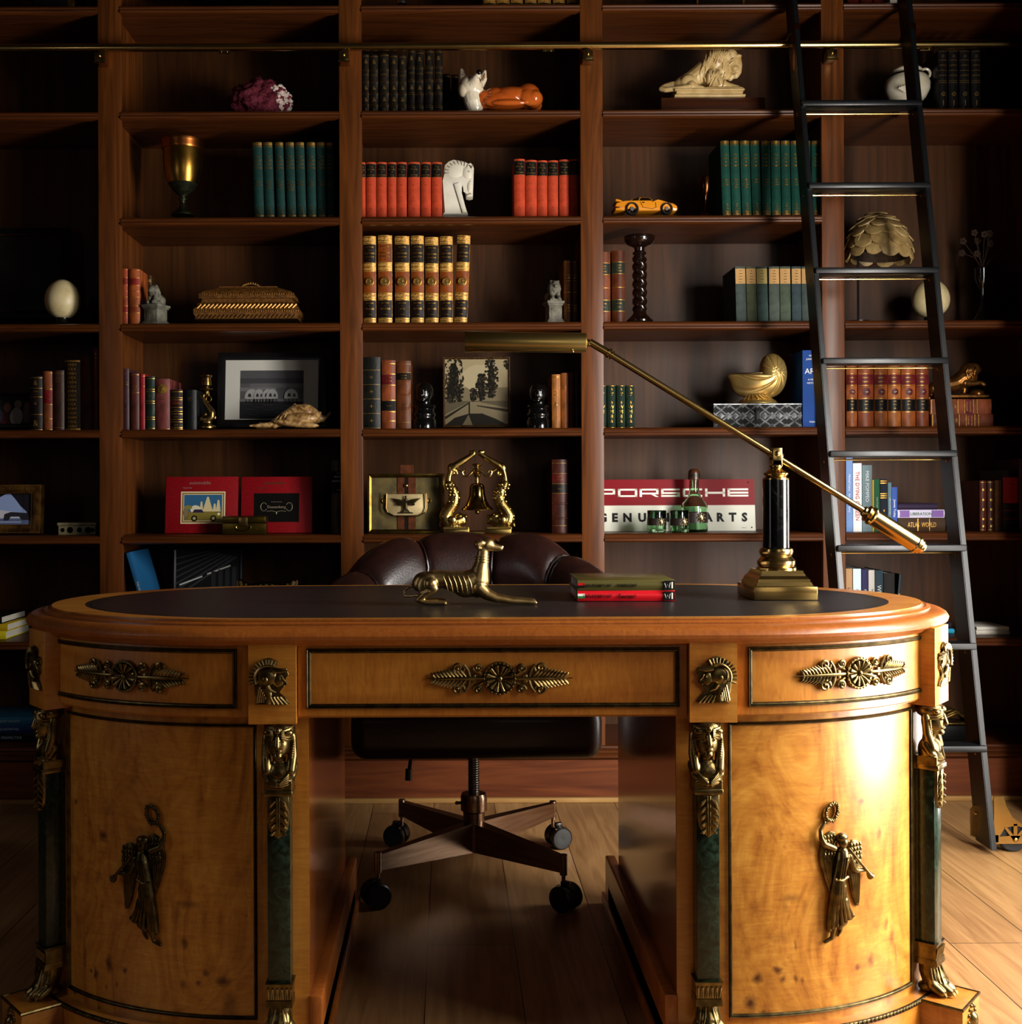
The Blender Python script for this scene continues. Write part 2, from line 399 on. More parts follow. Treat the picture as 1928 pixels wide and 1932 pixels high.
struct(G().box(XL, XA, YW - .022, YW - .004, 0, .016, .004).done('baseboard_back', OAK_TRIM))

# ------------------------------------------------------------------ the bookcase
PX = [-1.8781 + .7675 * i for i in range(6)]           # left edges of the six face posts
PW = .0715; RC = .018
bc = thing('bookcase', 'dark cherry built-in bookcase filling the wall behind the desk', 'bookcase', (0, YW, 0))
def bcl(v): return v
ZT = 2.93
for x in PX:
    G().box(x, x + PW, 0, .022, .13, ZT, .0015).done('post', WOOD_V, bc)
    G().box(x + RC, x + PW - RC, .022, YB - YW, .13, ZT).done('side_panel', WOOD_V, bc)
G().box(PX[0], PX[5] + PW, YB - YW, YB - YW + .02, .13, ZT).done('back_panel', WOOD_BACK, bc)
nose = [(.006, 0), (.002, -.002), (-.002, -.005), (-.004, -.009), (-.002, -.012), (-.0015, -.014), (-.005, -.017), (-.006, -.020), (-.005, -.023), (-.001, -.0255), (.004, -.027), (.02, -.027), (.02, 0)]
for b in range(5):
    x0, x1 = PX[b] + PW - RC, PX[b + 1] + RC
    for y, z in ROWS.items():
        if b in (0, 4) and y == 407: continue
        sh = G().box(x0, x1, .02, YB - YW, z - .022, z).done('shelf', WOOD_H, bc)
        g = G(); a, c = PX[b] + PW + .0005, PX[b + 1] - .0005; n = len(nose)
        g.add([(a, p, z + q) for p, q in nose] + [(c, p, z + q) for p, q in nose],
              [(i, (i + 1) % n, n + (i + 1) % n, n + i) for i in range(n)] + [tuple(range(n)), tuple(range(n, 2 * n))[::-1]])
        g.done('shelf_nosing', WOOD_H, sh, 25)
G().box(PX[0], PX[5] + PW, 0, YB - YW, ZT, ZC - .002).done('frieze', WOOD_H, bc)
G().box(PX[0], PX[5] + PW, -.004, .03, .0, .137).done('base_board', WOOD_BASE, bc)
prof = [(0, .13), (-.012, .137), (-.018, .142), (-.018, .148), (-.010, .153), (-.013, .157), (-.013, .162), (-.006, .166), (-.009, .170), (-.006, .176), (0, .178), (.02, .178), (.02, .13)]
g = G(); n = len(prof); a, c = PX[0], PX[5] + PW
g.add([(a, p, q) for p, q in prof] + [(c, p, q) for p, q in prof], [(i, (i + 1) % n, n + (i + 1) % n, n + i) for i in range(n)] + [tuple(range(n)), tuple(range(n, 2 * n))[::-1]])
g.done('base_molding', WOOD_H, bc, 25)

# ------------------------------------------------------------------ brass ladder rail and its brackets
YR, ZR = 3.792, 2.391
rl = thing('ladder_rail', 'long polished brass ladder rail running across the top of the bookcase', 'rail', (0, YR, ZR))
G().tube([(PX[0], 0, 0), (PX[5] + PW, 0, 0)], .0125, 20).done('rail_tube', BRASS, rl)
for i, x in enumerate(PX[1:5]):
    xc = x + PW / 2 - .016
    br = G().box(xc - .016, xc + .016, -.012, YW - YR - .0004, -.050, -.018, .003).box(xc - .005, xc + .005, -.008, .008, -.02, -.008).done('rail_bracket', BRASS, rl)
    G().ball((xc, -.012, -.030), .0055).box(xc - .018, xc + .018, -.016, -.010, -.053, -.048).done('bracket_screw', BRASS, br)
for x in (-.70, .32, 1.51):
    G().box(x - .018, x + .018, -.003, .003, -.019, -.0125).ball((x - .009, -.003, -.016), .002).ball((x + .009, -.003, -.016), .002).done('splice_plate', BRASS, rl)

# ------------------------------------------------------------------ the rolling ladder
LY = lambda z: 3.245 + .195 * z
lx = lambda x, z: x - .0125 * z
lad = thing('library_ladder', 'tall black rolling ladder leaning on the brass rail', 'ladder', (1.29, 3.25, 0))
def L0(v): return (v[0] - 1.29, v[1] - 3.25, v[2])
def stile(x0, x1):
    g = G(); vs = []
    for z in (.014, 2.86):
        yf = LY(z); d = .072 if z > 1 else .098
        vs += [L0((lx(x0, z), yf, z)), L0((lx(x1, z), yf, z)), L0((lx(x1, z), yf + d, z)), L0((lx(x0, z), yf + d, z))]
    b = bmesh.new(); v = [b.verts.new(p) for p in vs]
    for f in [(0, 1, 2, 3), (4, 7, 6, 5), (0, 4, 5, 1), (1, 5, 6, 2), (2, 6, 7, 3), (3, 7, 4, 0)]: b.faces.new([v[i] for i in f])
    bmesh.ops.bevel(b, geom=b.edges[:], offset=.002, segments=2, affect='EDGES')
    return g.merge(b).done('stile', BLACKMETAL, lad)
st_l, st_r = stile(1.105, 1.121), stile(1.461, 1.477)
for ty in (-726.7, -571.6, -411.6, -241.5, -66.5, 111.6, 297, 490):
    z = (1 - ty * 3.245 / F) / (1 + ty * .195 / F); yf = LY(z) - .012
    p = L0((0, yf, z)); xa, xb = L0((lx(1.108, z), 0, 0))[0], L0((lx(1.4745, z), 0, 0))[0]
    rg = G().box(xa, xb, p[1], p[1] + .070, p[2] - .018, p[2], .004).done('rung', BLACKMETAL, lad)
    G().tube([(xa + .01, p[1] + .062, p[2] - .025), (xb - .012, p[1] + .062, p[2] - .025)], .0028, 8).done('rung_rod', BRASS, rg)
    for st, x in ((st_l, 1.105), (st_r, 1.461)):
        G().ball(L0((lx(x, z - .02) - .0002, LY(z) + .035, z - .03)), (.0015, .005, .005)).done('bolt_head', BRASS, st)
for st, x in ((st_l, 1.075), (st_r, 1.432)):
    z0, z1 = 2.285, 2.43; g = G()
    g.box(*[L0((x, 0, 0))[0], L0((x + .018, 0, 0))[0]], 3.715 - 3.25, 3.765 - 3.25, z0, z1, .003)
    g.tube([L0((x + .004, 3.735, ZR + .018)), L0((x + .004, 3.79, ZR + .026)), L0((x + .004, 3.806, ZR + .017))], .005, 8)
    g.ball(L0((x + .008, 3.714, z0 + .02)), (.006, .003, .006))
    g.done('roller_hook', mat('copper_hook', '#6a3a1c', .3, 1), lad)
def caster_plate(x, flip):
    wx, wz, wy = x + .058 * flip, .040, 3.290
    g = G(); a = lambda px, pz: (x + px * flip - 1.29, pz)
    y0, y1 = 3.268 - 3.25, 3.271 - 3.25
    g.prism([a(0, .045), a(0, .155), a(.026, .155), a(.034, .128), a(.050, .098), a(.072, .082), a(.094, .078), a(.094, .066), a(.06, .075), a(.03, .07), a(.014, .045)], y0, y1)
    g.prism([a(0, .026), a(0, .046), a(.018, .046), a(.05, .048), a(.066, .048), a(.098, .046), a(.104, .036), a(.098, .026)], y0, y1)
    for an in (52, 90, 128):
        c, s_ = math.cos(R(an)), math.sin(R(an)); q = .005
        g.prism([a(.058 - s_ * q, .036 + c * q), a(.058 + s_ * q, .036 - c * q), a(.058 + c * .044 + s_ * q, .036 + s_ * .044), a(.058 + c * .044 - s_ * q, .036 + s_ * .044)], y0, y1)
    g.box(*sorted([a(-.002, 0)[0], a(.012, 0)[0]]), y0, y1 + .06, .03, .05)
    pl = g.done('caster_bracket', BRASS, lad)
    G().ball((wx - 1.29, y0 - .002, .037), (.007, .004, .007)).done('axle_cap', BRASS, pl)
    M = Matrix.Translation((wx - 1.29, wy - 3.25, wz)) @ Matrix.Rotation(R(90), 4, 'X')
    w = G().lathe([(.026, -.012), (.036, -.012), (.0395, -.008), (.0395, .008), (.036, .012), (.026, .012)], 40, M)
    w.lathe([(.008, -.009), (.027, -.009), (.027, .009), (.008, .009)], 24, M).done('wheel', mat('rubber', '#15171a', .5), pl)
caster_plate(1.478, 1); caster_plate(1.104, -1)
G().prism([(.155, .024), (.155, .10), (.165, .112), (.176, .112), (.186, .05), (.186, .024)], .09, .093).ball((.17, .088, .09), .005).done('end_bracket', BRASS, lad)

# ------------------------------------------------------------------ the desk
DX, DY = .074, 2.44
desk = thing('pedestal_desk', 'large oval maple pedestal desk with bronze mounts and black leather top', 'desk', (DX, DY, 0))
CS = .42
class Oval:                                            # straight front and back, elliptical ends
    def __init__(s, A, B):
        s.A, s.B, s.e = A, B, A - CS
        n = 400; s.tab = [(0., 0.)]; p = (s.e * 0, -B); tot = 0.
        for i in range(1, n + 1):
            t = i / n * math.pi / 2; q = (s.e * math.sin(t), -B * math.cos(t))
            tot += math.hypot(q[0] - p[0], q[1] - p[1]); p = q; s.tab.append((tot, t))
    def at(s, u):
        a = abs(u); sg = 1 if u >= 0 else -1
        if a <= CS: return Vector((u, -s.B, 0)), Vector((0, -1, 0))
        a -= CS; t = None
        for (l0, t0), (l1, t1) in zip(s.tab, s.tab[1:]):
            if l0 <= a <= l1: t = t0 + (t1 - t0) * (a - l0) / max(l1 - l0, 1e-9); break
        if t is None: t = math.pi / 2 + (a - s.tab[-1][0]) / max(s.B, .1)
        x, y = CS + s.e * math.sin(t), -s.B * math.cos(t)
        nx, ny = math.sin(t) / s.e, -math.cos(t) / s.B; l = math.hypot(nx, ny)
        return Vector((sg * x, y, 0)), Vector((sg * nx / l, ny / l, 0))
    def u_px(s, px, py):                               # where a picture column meets the front of the oval
        best = None
        for i in range(-1100, 1101):
            u = i / 1000; p, n = s.at(u); Y = DY + p.y
            x = CX + (DX + p.x) * F / Y + ROLL * (py - CY)
            if n.dot(Vector((DX + p.x, Y, 0))) < 0 and (best is None or abs(x - px) < best[0]): best = (abs(x - px), u)
        return best[1]
    def loop(s, off=0., n=40):
        out = []
        for i in range(n + 1):
            t = -math.pi / 2 + math.pi * i / n; out.append((CS + s.e * math.cos(t), s.B * math.sin(t), math.cos(t) / s.e, math.sin(t) / s.B))
        for i in range(n + 1):
            t = math.pi / 2 + math.pi * i / n; out.append((-CS + s.e * math.cos(t), s.B * math.sin(t), math.cos(t) / s.e, math.sin(t) / s.B))
        r = []
        for x, y, nx, ny in out:
            l = math.hypot(nx, ny); r.append((x + nx / l * off, y + ny / l * off, nx / l, ny / l))
        return r
def sweep(g, loop, prof, closed=True):                 # profile: (outward, z)
    n, m = len(loop), len(prof)
    vs = [(x + nx * o, y + ny * o, z) for x, y, nx, ny in loop for o, z in prof]
    fs = [(i * m + j, ((i + 1) % n) * m + j, ((i + 1) % n) * m + j + 1, i * m + j + 1) for i in range(n if closed else n - 1) for j in range(m - 1)]
    return g.add(vs, fs)
TOP, APR, BOD = Oval(.912, .41), Oval(.885, .375), Oval(.872, .355)
ZT0 = .774
def flat(g, loop, z): return g.add([(x, y, z) for x, y, _, _ in loop], [tuple(range(len(loop)))])
g = G()
sweep(g, TOP.loop(), [(-.055, ZT0 - .002), (-.046, ZT0 - .002), (-.046, ZT0 - .005), (-.040, ZT0 - .004), (-.034, ZT0 - .007), (-.034, ZT0 - .010), (-.022, ZT0 - .011), (-.012, ZT0 - .013), (-.004, ZT0 - .018), (0, ZT0 - .025),
      (-.002, ZT0 - .031), (-.008, ZT0 - .035), (-.014, ZT0 - .037), (-.018, ZT0 - .041), (-.024, ZT0 - .044), (-.05, ZT0 - .046), (-.1, ZT0 - .046)])
g.done('top_molding', MOLDWOOD, desk, 30)
RIM = TOP.loop(-.048)
g = G(); n = len(RIM)
LEA2 = [(x * .925, y * .95, a, b) for x, y, a, b in RIM]
g.add([(x, y, ZT0) for x, y, _, _ in RIM] + [(x, y, ZT0) for x, y, _, _ in LEA2], [(i, (i + 1) % n, n + (i + 1) % n, n + i) for i in range(n)])
sweep(g, RIM, [(0, ZT0), (0, ZT0 - .006)]); g.done('top_border', MAPLE_H, desk, 30)
g = G(); flat(g, LEA2, ZT0 - .0004).done('leather_inset', LEATHER_TOP, desk)
g = G(); n = len(LEA2)
g.add([(x * k, y * k2, ZT0 + .0003) for k, k2 in ((.985, .978), (.982, .974)) for x, y, _, _ in LEA2], [(i, (i + 1) % n, n + (i + 1) % n, n + i) for i in range(n)])
g.done('tooled_line', mat('tooled_gilt', '#3a3020', .4, .6), desk)
# frieze (apron)
AZ0, AZ1 = .606, .742
g = G(); sweep(g, APR.loop(), [(-.2, AZ0), (0, AZ0), (0, AZ1), (-.2, AZ1)]); g.done('frieze', MAPLE_H, desk, 30)
def onto(cv, u0, flip=1):
    def f(c):
        p, n = cv.at(u0 + c.x * flip); return Vector((p.x - n.x * c.y, p.y - n.y * c.y, c.z))
    return f
def slab(cv, u0, u1, z0, z1, h, edge=.002):            # raised panel following the curve
    g = G(); n = max(2, int((u1 - u0) / .012)); us = [u0 + (u1 - u0) * i / n for i in range(n + 1)]
    pr = [(0, z0), (h - edge, z0), (h, z0 + edge), (h, z1 - edge), (h - edge, z1), (0, z1)]; m = len(pr); vs = []
    for u in us:
        p, nn = cv.at(u); vs += [(p.x + nn.x * o, p.y + nn.y * o, z) for o, z in pr]
    g.add(vs, [(i * m + j, (i + 1) * m + j, (i + 1) * m + j + 1, i * m + j + 1) for i in range(n) for j in range(m - 1)] + [tuple(range(m)), tuple(range(n * m, n * m + m))[::-1]])
    return g
def ring(cv, u0, u1, z0, z1, w=.008, h=.005, base=.003):  # mitred moulding frame on the curve
    g = G(); pr = [(0, 0), (.0008, h * .8), (w * .25, h), (w * .45, h * .55), (w * .6, h * .75), (w * .8, h * .6), (w, 0)]; n = max(2, int((u1 - u0) / .012)); nv = 6
    def path(o):
        P = []
        P += [(u0 + o + (u1 - u0 - 2 * o) * i / n, z0 + o) for i in range(n)]
        P += [(u1 - o, z0 + o + (z1 - z0 - 2 * o) * i / nv) for i in range(nv)]
        P += [(u1 - o - (u1 - u0 - 2 * o) * i / n, z1 - o) for i in range(n)]
        P += [(u0 + o, z1 - o - (z1 - z0 - 2 * o) * i / nv) for i in range(nv)]
        return P
    vs = []; N = 2 * (n + nv)
    for o, hh in pr:
        for u, z in path(o):
            p, nn = cv.at(u); vs.append((p.x + nn.x * (base + hh), p.y + nn.y * (base + hh), z))
    g.add(vs, [(j * N + i, j * N + (i + 1) % N, (j + 1) * N + (i + 1) % N, (j + 1) * N + i) for j in range(len(pr) - 1) for i in range(N)])
    return g
def mount():                                           # rosette between two acanthus sprays, relief in XZ towards -Y
    k = .0003587; g = G()
    M0 = Matrix.Rotation(R(90), 4, 'X')
    g.lathe([(0, 0), (80 * k, 0), (80 * k, 12 * k), (76 * k, 22 * k), (68 * k, 22 * k), (64 * k, 12 * k), (58 * k, 10 * k), (0, 12 * k)], 40, M0)
    for i in range(12):
        a = R(30 * i + 15); c, s = math.cos(a), math.sin(a)
        g.tube([(c * 12 * k, -14 * k, s * 12 * k), (c * 36 * k, -22 * k, s * 36 * k), (c * 58 * k, -20 * k, s * 58 * k), (c * 66 * k, -12 * k, s * 66 * k)], [3 * k, 7 * k, 13 * k, 6 * k], 8)
    g.ball((0, -18 * k, 0), (15 * k, 14 * k, 15 * k))
    for i in range(24):
        a = R(15 * i); g.ball((math.cos(a) * 74 * k, -22 * k, math.sin(a) * 74 * k), 5 * k, 1)
    def scroll(cx, cz, r, d, turns=1.35, a0=0.):
        P, Q = [], []
        for i in range(22):
            t = i / 21; a = R(a0) + d * t * turns * 2 * math.pi; rr = r * (1 - .78 * t)
            P.append((cx + rr * math.cos(a), -10 * k - 6 * k * t, cz + rr * math.sin(a))); Q.append((9 - 3 * t) * k)
        g.tube(P, Q, 7); g.ball(P[-1], 9 * k, 1)
    for s in (-1, 1):
        X = lambda v: s * v * k
        for v in (-1, 1):
            scroll(X(104), v * 52 * k, 22 * k, -v * s, a0=0 if s > 0 else 180)
            scroll(X(196), v * 52 * k, 30 * k, v * s, a0=180 if s > 0 else 0)
            g.tube([(X(82), -8 * k, v * 20 * k), (X(100), -10 * k, v * 30 * k), (X(126), -10 * k, v * 48 * k)], 7 * k, 7)
            g.tube([(X(140), -10 * k, v * 8 * k), (X(150), -12 * k, v * 40 * k), (X(168), -12 * k, v * 66 * k)], [9 * k, 8 * k, 7 * k], 7)
            for i in range(9):
                x = 156 + i * 18.5; L = 72 - i * 4.4
                g.tube([(X(x), -10 * k, v * 2 * k), (X(x + L * .36), -15 * k, v * L * .46 * k), (X(x + L * .66), -9 * k, v * L * .74 * k)], [4.5 * k, 8 * k, 3 * k], 6)
        g.tube([(X(70), -8 * k, 0), (X(120), -14 * k, 0), (X(250), -14 * k, 0), (X(350), -8 * k, 0)], [9 * k, 10 * k, 8 * k, 2 * k], 8)
        g.box(*sorted([X(112), X(132)]), -20 * k, 0, -20 * k, 20 * k, 3 * k)
    return g
def helmet():                                          # helmeted profile looking to +X
    k = 1 / 3.0125 / 1105; P = [(1470, 455), (1500, 445), (1472, 400), (1465, 330), (1466, 280), (1480, 230), (1510, 200), (1550, 190), (1590, 205), (1604, 226), (1570, 240), (1600, 250), (1650, 252), (1662, 285), (1642, 306), (1652, 342), (1622, 360), (1606, 385), (1640, 412), (1665, 450), (1600, 458), (1540, 450)]
    c = lambda x, z, y=0: ((x - 1565) * k, -y * k, (325 - z) * k)
    g = G().prism([(c(x, z)[0], c(x, z)[2]) for x, z in P], -14 * k, 0, 2.5 * k)
    g.ball(c(1538, 300, 13), (60 * k, 16 * k, 54 * k)).ball(c(1530, 312, 30), (15 * k, 6 * k, 17 * k))
    g.ball(c(1602, 318, 12), (34 * k, 14 * k, 42 * k)).ball(c(1640, 322, 16), (9 * k, 8 * k, 7 * k), 1).ball(c(1632, 348, 14), (9 * k, 7 * k, 5 * k), 1).ball(c(1612, 305, 28), (7 * k, 4 * k, 4 * k), 1)
    g.tube([c(1624, 290, 24), c(1632, 308, 26), c(1646, 322, 22)], [5 * k, 6 * k, 6 * k], 6)
    g.tube([c(1545, 345, 26), c(1560, 370, 26), c(1590, 385, 22)], [14 * k, 10 * k, 4 * k], 6)
    g.tube([c(1535, 360, 20), c(1545, 410, 20), c(1535, 445, 16)], [26 * k, 22 * k, 24 * k], 8, True, .5)
    g.ball(c(1585, 425, 12), (50 * k, 10 * k, 26 * k))
    for i in range(13):
        a = R(200 - i * 11.5); r0, r1 = 74, 108
        g.tube([c(1545 + r0 * math.cos(a), 305 - r0 * math.sin(a), 24), c(1545 + r1 * math.cos(a), 305 - r1 * math.sin(a), 26)], [9 * k, 7 * k], 6)
    g.tube([c(1545 + 74 * math.cos(R(a)), 305 - 74 * math.sin(R(a)), 30) for a in range(205, 55, -15)], 7 * k, 6)
    g.tube([c(1570, 262, 24), c(1610, 268, 26), c(1655, 262, 22)], [8 * k, 10 * k, 6 * k], 6)
    for i in range(5): g.tube([c(1500 + i * 8, 350 + i * 14, 28), c(1480 + i * 12, 440, 18)], 6 * k, 5)
    for i in range(4): g.tube([c(1560 + i * 18, 410, 24), c(1580 + i * 24, 452, 18)], 7 * k, 5)
    return g
ub = [(.335, .416)]
for nm, (ua, uz) in (('c', (-.333, .333)), ('r', (.418, None)), ('l', (None, -.418))):
    ue = abs(APR.u_px(1757, 1260)) ; ua = -ue if ua is None else ua; uz = ue if uz is None else uz
    d = slab(APR, ua, uz, AZ0 + .002, AZ1 - .001, .004).done('drawer', MAPLE_H, desk, 30)
    if nm == 'c': r0, r1, uc = -.319, .321, .012
    else:
        r1 = APR.u_px(1747, 1260); r0 = .437; uc = APR.u_px(1616, 1265)
        if nm == 'l': r0, r1, uc = -r1, -r0, -uc
    ring(APR, r0, r1, .622, .7255, .0085, .005, .004).done('drawer_molding', BRONZE, d, 30)
    mount().warp(onto(APR, uc)).warp(lambda c: Vector((c.x, c.y, c.z + .6735))).warp(lambda c: c).done('drawer_mount', GILT, d, 50).location = (0, -.004, 0)
UO = CS + next(l for l, t in APR.tab if t >= R(57))    # outer columns stand on the shoulders of the oval
for s in (-1, 1):
    b = slab(APR, *sorted((s * .335, s * .416)), AZ0 - .008, AZ1 - .001, .018, .001).done('pilaster_block', MAPLE, desk, 30)
    helmet().warp(lambda c: Vector((c.x * -s, c.y, c.z))).warp(onto(APR, s * .3755)).warp(lambda c: Vector((c.x, c.y - .018, c.z + .6715))).done('helmet_mount', GILT, b, 50)
    p, n = APR.at(s * UO); an = math.atan2(n.x, -n.y)
    M = Matrix.Translation(p) @ Matrix.Rotation(an, 4, 'Z')
    b = G().box(-.040, .040, -.030, .03, AZ0 - .008, AZ1 - .001, .001, M).done('pilaster_block', MAPLE, desk, 30)
    g = helmet().warp(lambda c: Vector((c.x * -s, c.y - .030, c.z + .6715))); g.warp(lambda c: M @ c).done('helmet_mount', GILT, b, 50)
# pedestals
for px, py, rx, rz, st in ((1430, 1846, 9, 9, .9), (1467, 1829, 8, 6, .8), (1478, 1846, 5, 7, .7), (1500, 1848, 4, 6, .7), (1513, 1850, 4, 5, .6), (1416, 1893, 10, 13, .95), (1440, 1910, 5, 4, .6), (1625, 1513, 8, 5, .7), (1658, 1572, 6, 9, .6), (1643, 1812, 7, 12, .6), (1617, 1826, 6, 5, .7), (1672, 1742, 6, 10, .6), (1682, 1768, 7, 16, .55), (1690, 1800, 3, 16, .45), (1496, 1694, 18, 7, .42), (1480, 1708, 7, 16, .3), (1516, 1710, 6, 16, .25), (1502, 1784, 3, 9, .5), (1470, 1770, 18, 10, .22), (1560, 1620, 60, 5, .12),
                           (194, 1578, 7, 9, .8), (206, 1820, 8, 13, .9), (181, 1838, 6, 11, .85), (235, 1830, 5, 6, .8), (160, 1800, 5, 26, .5), (352, 1706, 20, 7, .5), (331, 1724, 8, 16, .35), (384, 1736, 6, 26, .3), (348, 1780, 6, 10, .7), (420, 1852, 14, 8, .85), (388, 1836, 7, 6, .7), (375, 1856, 5, 5, .7), (345, 1858, 6, 8, .6), (200, 1862, 4, 5, .6), (435, 1900, 12, 22, .5), (205, 1530, 8, 12, .35), (143, 1513, 4, 6, .7), (220, 1858, 4, 5, .6)):
    p_, n_ = BOD.at(BOD.u_px(px, py)); Y_ = DY + p_.y; KNOTS.append((p_.x, WZ(px, py, Y_), 1.25 * rx * Y_ / F * max(.3, abs(n_.y)), 1.25 * rz * Y_ / F, min(1, st * 1.15)))
BURL = burl('burl_veneer', '#8c5014', '#b07226', '#c68c38')
def ped_loop(cv, xin, off=0., n=36):
    L = [(xin - off, -cv.B - off, 0, 0)]
    for i in range(n + 1):
        t = -math.pi / 2 + math.pi * i / n; x, y = CS + cv.e * math.cos(t), cv.B * math.sin(t)
        nx, ny = math.cos(t) / cv.e, math.sin(t) / cv.B; l = math.hypot(nx, ny); L.append((x + nx / l * off, y + ny / l * off, nx / l, ny / l))
    L.append((xin - off, cv.B + off, 0, 0)); return L
def solid(L, z0, z1, s):
    g = G(); n = len(L); g.add([(s * x, y, z) for z in (z0, z1) for x, y, _, _ in L], [(i, (i + 1) % n, n + (i + 1) % n, n + i) for i in range(n)] + [tuple(range(n)), tuple(range(n, 2 * n))[::-1]]); return g
PZ = .064
def victory():
    k = 1 / 2.975 / 1062; c = lambda x, z, y=0, r=None: ((x - 900) * k, -y * k, (500 - z) * k) + ((r * k,) if r else ())
    body = [('c', [c(908, 375, 22, 32), c(905, 420, 24, 40), c(888, 480, 22, 36), c(882, 520, 22, 40), c(872, 600, 20, 44), c(868, 660, 18, 42)]),
            ('c', [c(895, 560, 30, 30), c(868, 680, 30, 22), c(850, 790, 24, 15), c(838, 848, 18, 11), c(800, 866, 12, 10)]),
            ('c', [c(900, 780, 14, 14), c(905, 815, 10, 9), c(885, 845, 8, 6)]),
            ('c', [c(850, 350, 24, 20), c(790, 322, 24, 17), c(772, 285, 22, 13), c(770, 245, 18, 11), c(800, 205, 14, 9)]),
            ('c', [c(945, 400, 26, 22), c(978, 475, 28, 18), c(1000, 490, 28, 15), c(1062, 492, 26, 12)]),
            ('e', c(906, 322, 30), (26 * k, 26 * k, 34 * k)), ('e', c(900, 292, 28), (36 * k, 26 * k, 26 * k)), ('e', c(938, 318, 34), (9 * k, 9 * k, 8 * k)),
            ('c', [c(905, 345, 26, 14), c(908, 370, 24, 18)]),
            ('c', [c(905, 640, 16, 38), c(935, 720, 14, 30), c(960, 745, 12, 22), c(985, 740, 10, 14)]),
            ('c', [c(865, 640, 16, 40), c(840, 740, 14, 28), c(825, 800, 12, 16)]), ('c', [c(900, 680, 14, 36), c(915, 760, 12, 30), c(890, 790, 10, 20)])]
    rr = random.Random(3); me = blob(body, .0010, 1)
    g = G().mesh(me); bpy.data.meshes.remove(me)
    for P in ([(810, 272), (840, 258), (868, 266), (880, 330), (880, 420), (852, 470), (848, 560), (836, 610), (815, 560), (792, 490), (775, 440), (768, 380), (780, 320)],
              [(958, 345), (985, 322), (1015, 326), (1042, 356), (1052, 410), (1045, 470), (1036, 540), (1032, 640), (1028, 695), (1010, 690), (985, 640), (968, 570), (955, 500), (950, 420)]):
        g.prism([(c(x, z)[0], c(x, z)[2]) for x, z in P], -14 * k, 0, 4 * k)
    for x0, x1, zt in ((800, 862, 290), (975, 1036, 350)):
        for i in range(5):
            for j in range(4):
                g.ball(c(x0 + (x1 - x0) * j / 3 + (5 if i % 2 else 0), zt + i * 24, 14), (10 * k, 7 * k, 15 * k), 1, (0, rr.uniform(-30, 30), 0))
    for i in range(4): g.tube([c(795 + i * 14, 410 + i * 4, 16), c(812 + i * 8, 480, 17), c(828 + i * 4, 560, 12)], [6 * k, 7 * k, 3 * k], 6)
    for i in range(5): g.tube([c(965 + i * 16, 480, 16), c(980 + i * 11, 580, 17), c(1003 + i * 6, 675, 12)], [6 * k, 8 * k, 4 * k], 6)
    for i in range(6): g.tube([c(860 + i * 9, 522, 60 - abs(i - 2.5) * 6), c(838 + i * 15, 640, 62 - abs(i - 2.5) * 8), c(832 + i * 27, 790 - i * 10, 44 - abs(i - 2.5) * 4)], [5 * k, 8 * k, 9 * k], 6)
    for i in range(3): g.tube([c(880 + i * 14, 395, 64), c(870 + i * 14, 450, 64), c(862 + i * 14, 510, 62)], 5 * k, 6)
    g.tube([c(845, 515, 44), c(880, 522, 58), c(925, 510, 46)], 8 * k, 6)
    g.tube([c(935, 352, 44), c(1000, 430, 46), c(1068, 502, 40), c(1082, 520, 36), c(1095, 532, 34)], [6 * k, 7 * k, 9 * k, 16 * k, 22 * k], 10)
    W = [c(846 + 36 * math.cos(R(a)) + 8 * math.sin(R(a)), 152 - 48 * math.sin(R(a)), 12) for a in range(0, 361, 12)]
    g.tube(W, 9 * k, 7, False)
    for i, p in enumerate(W): g.ball((p[0] + rr.uniform(-5, 5) * k, p[1] - 5 * k, p[2] + rr.uniform(-5, 5) * k), (13 * k, 8 * k, 7 * k), 1, (0, rr.uniform(0, 180), 0))
    g.tube([c(815, 195, 12), c(808, 212, 14)], 8 * k, 6)
    return g
# bronze-mounted columns: meshes built once, each column gets its own copies
KC = 1 / 1095
def bust():
    P = [('e', (0, -24, 572), (30, 27, 19)), ('e', (0, -31, 548), (20, 23, 30)), ('e', (0, -47, 527), (8, 7, 6)), ('c', [(0, -52, 562, 4), (0, -57, 546, 5)]),
         ('e', (0, -52, 536), (8, 4, 2.6)), ('c', [(0, -26, 535, 13), (0, -22, 505, 13)]), ('e', (0, -50, 574), (7, 6, 7)),
         ('e', (0, -24, 490), (28, 22, 26)), ('b', (0, -24, 470), (26, 23, 9)), ('e', (0, -30, 494), (20, 9, 24))]
    for s in (-1, 1):
        P += [('e', (s * 8, -51, 556), (5, 3, 2.6)), ('c', [(s * 23, -24, 560, 9), (s * 25, -28, 525, 9), (s * 22, -36, 497, 9)]),
              ('c', [(s * 26, -24, 505, 9), (s * 24, -34, 488, 8), (s * 4, -46, 473, 7)]), ('e', (s * 16, -44, 570), (12, 8, 7))]
    me = blob(P, 1.15, 2, KC); g = G().mesh(me)
    k = KC
    for s in (-1, 1):
        for i in range(5):
            g.tube([(s * 28 * k, -20 * k, (580 - i * 6) * k), (s * 20 * k, -46 * k, (576 - i * 5) * k), (s * 7 * k, -52 * k, (573 - i * 3) * k)], 2.4 * k, 6)
            g.tube([(s * 28 * k, (-26 - i) * k, (503 - i * 6) * k), (s * 17 * k, (-44 - i) * k, (490 - i * 4) * k), (s * 3 * k, -52 * k, (476 - i) * k)], 2.2 * k, 6)
        for i in range(14): g.ball((s * (27 - i * .4) * k, (-33 - i * .4) * k, (552 - i * 4.3) * k), 3.6 * k, 1)
    g.box(-27 * k, 27 * k, -50 * k, 0, 452 * k, 463 * k, 2 * k); return g
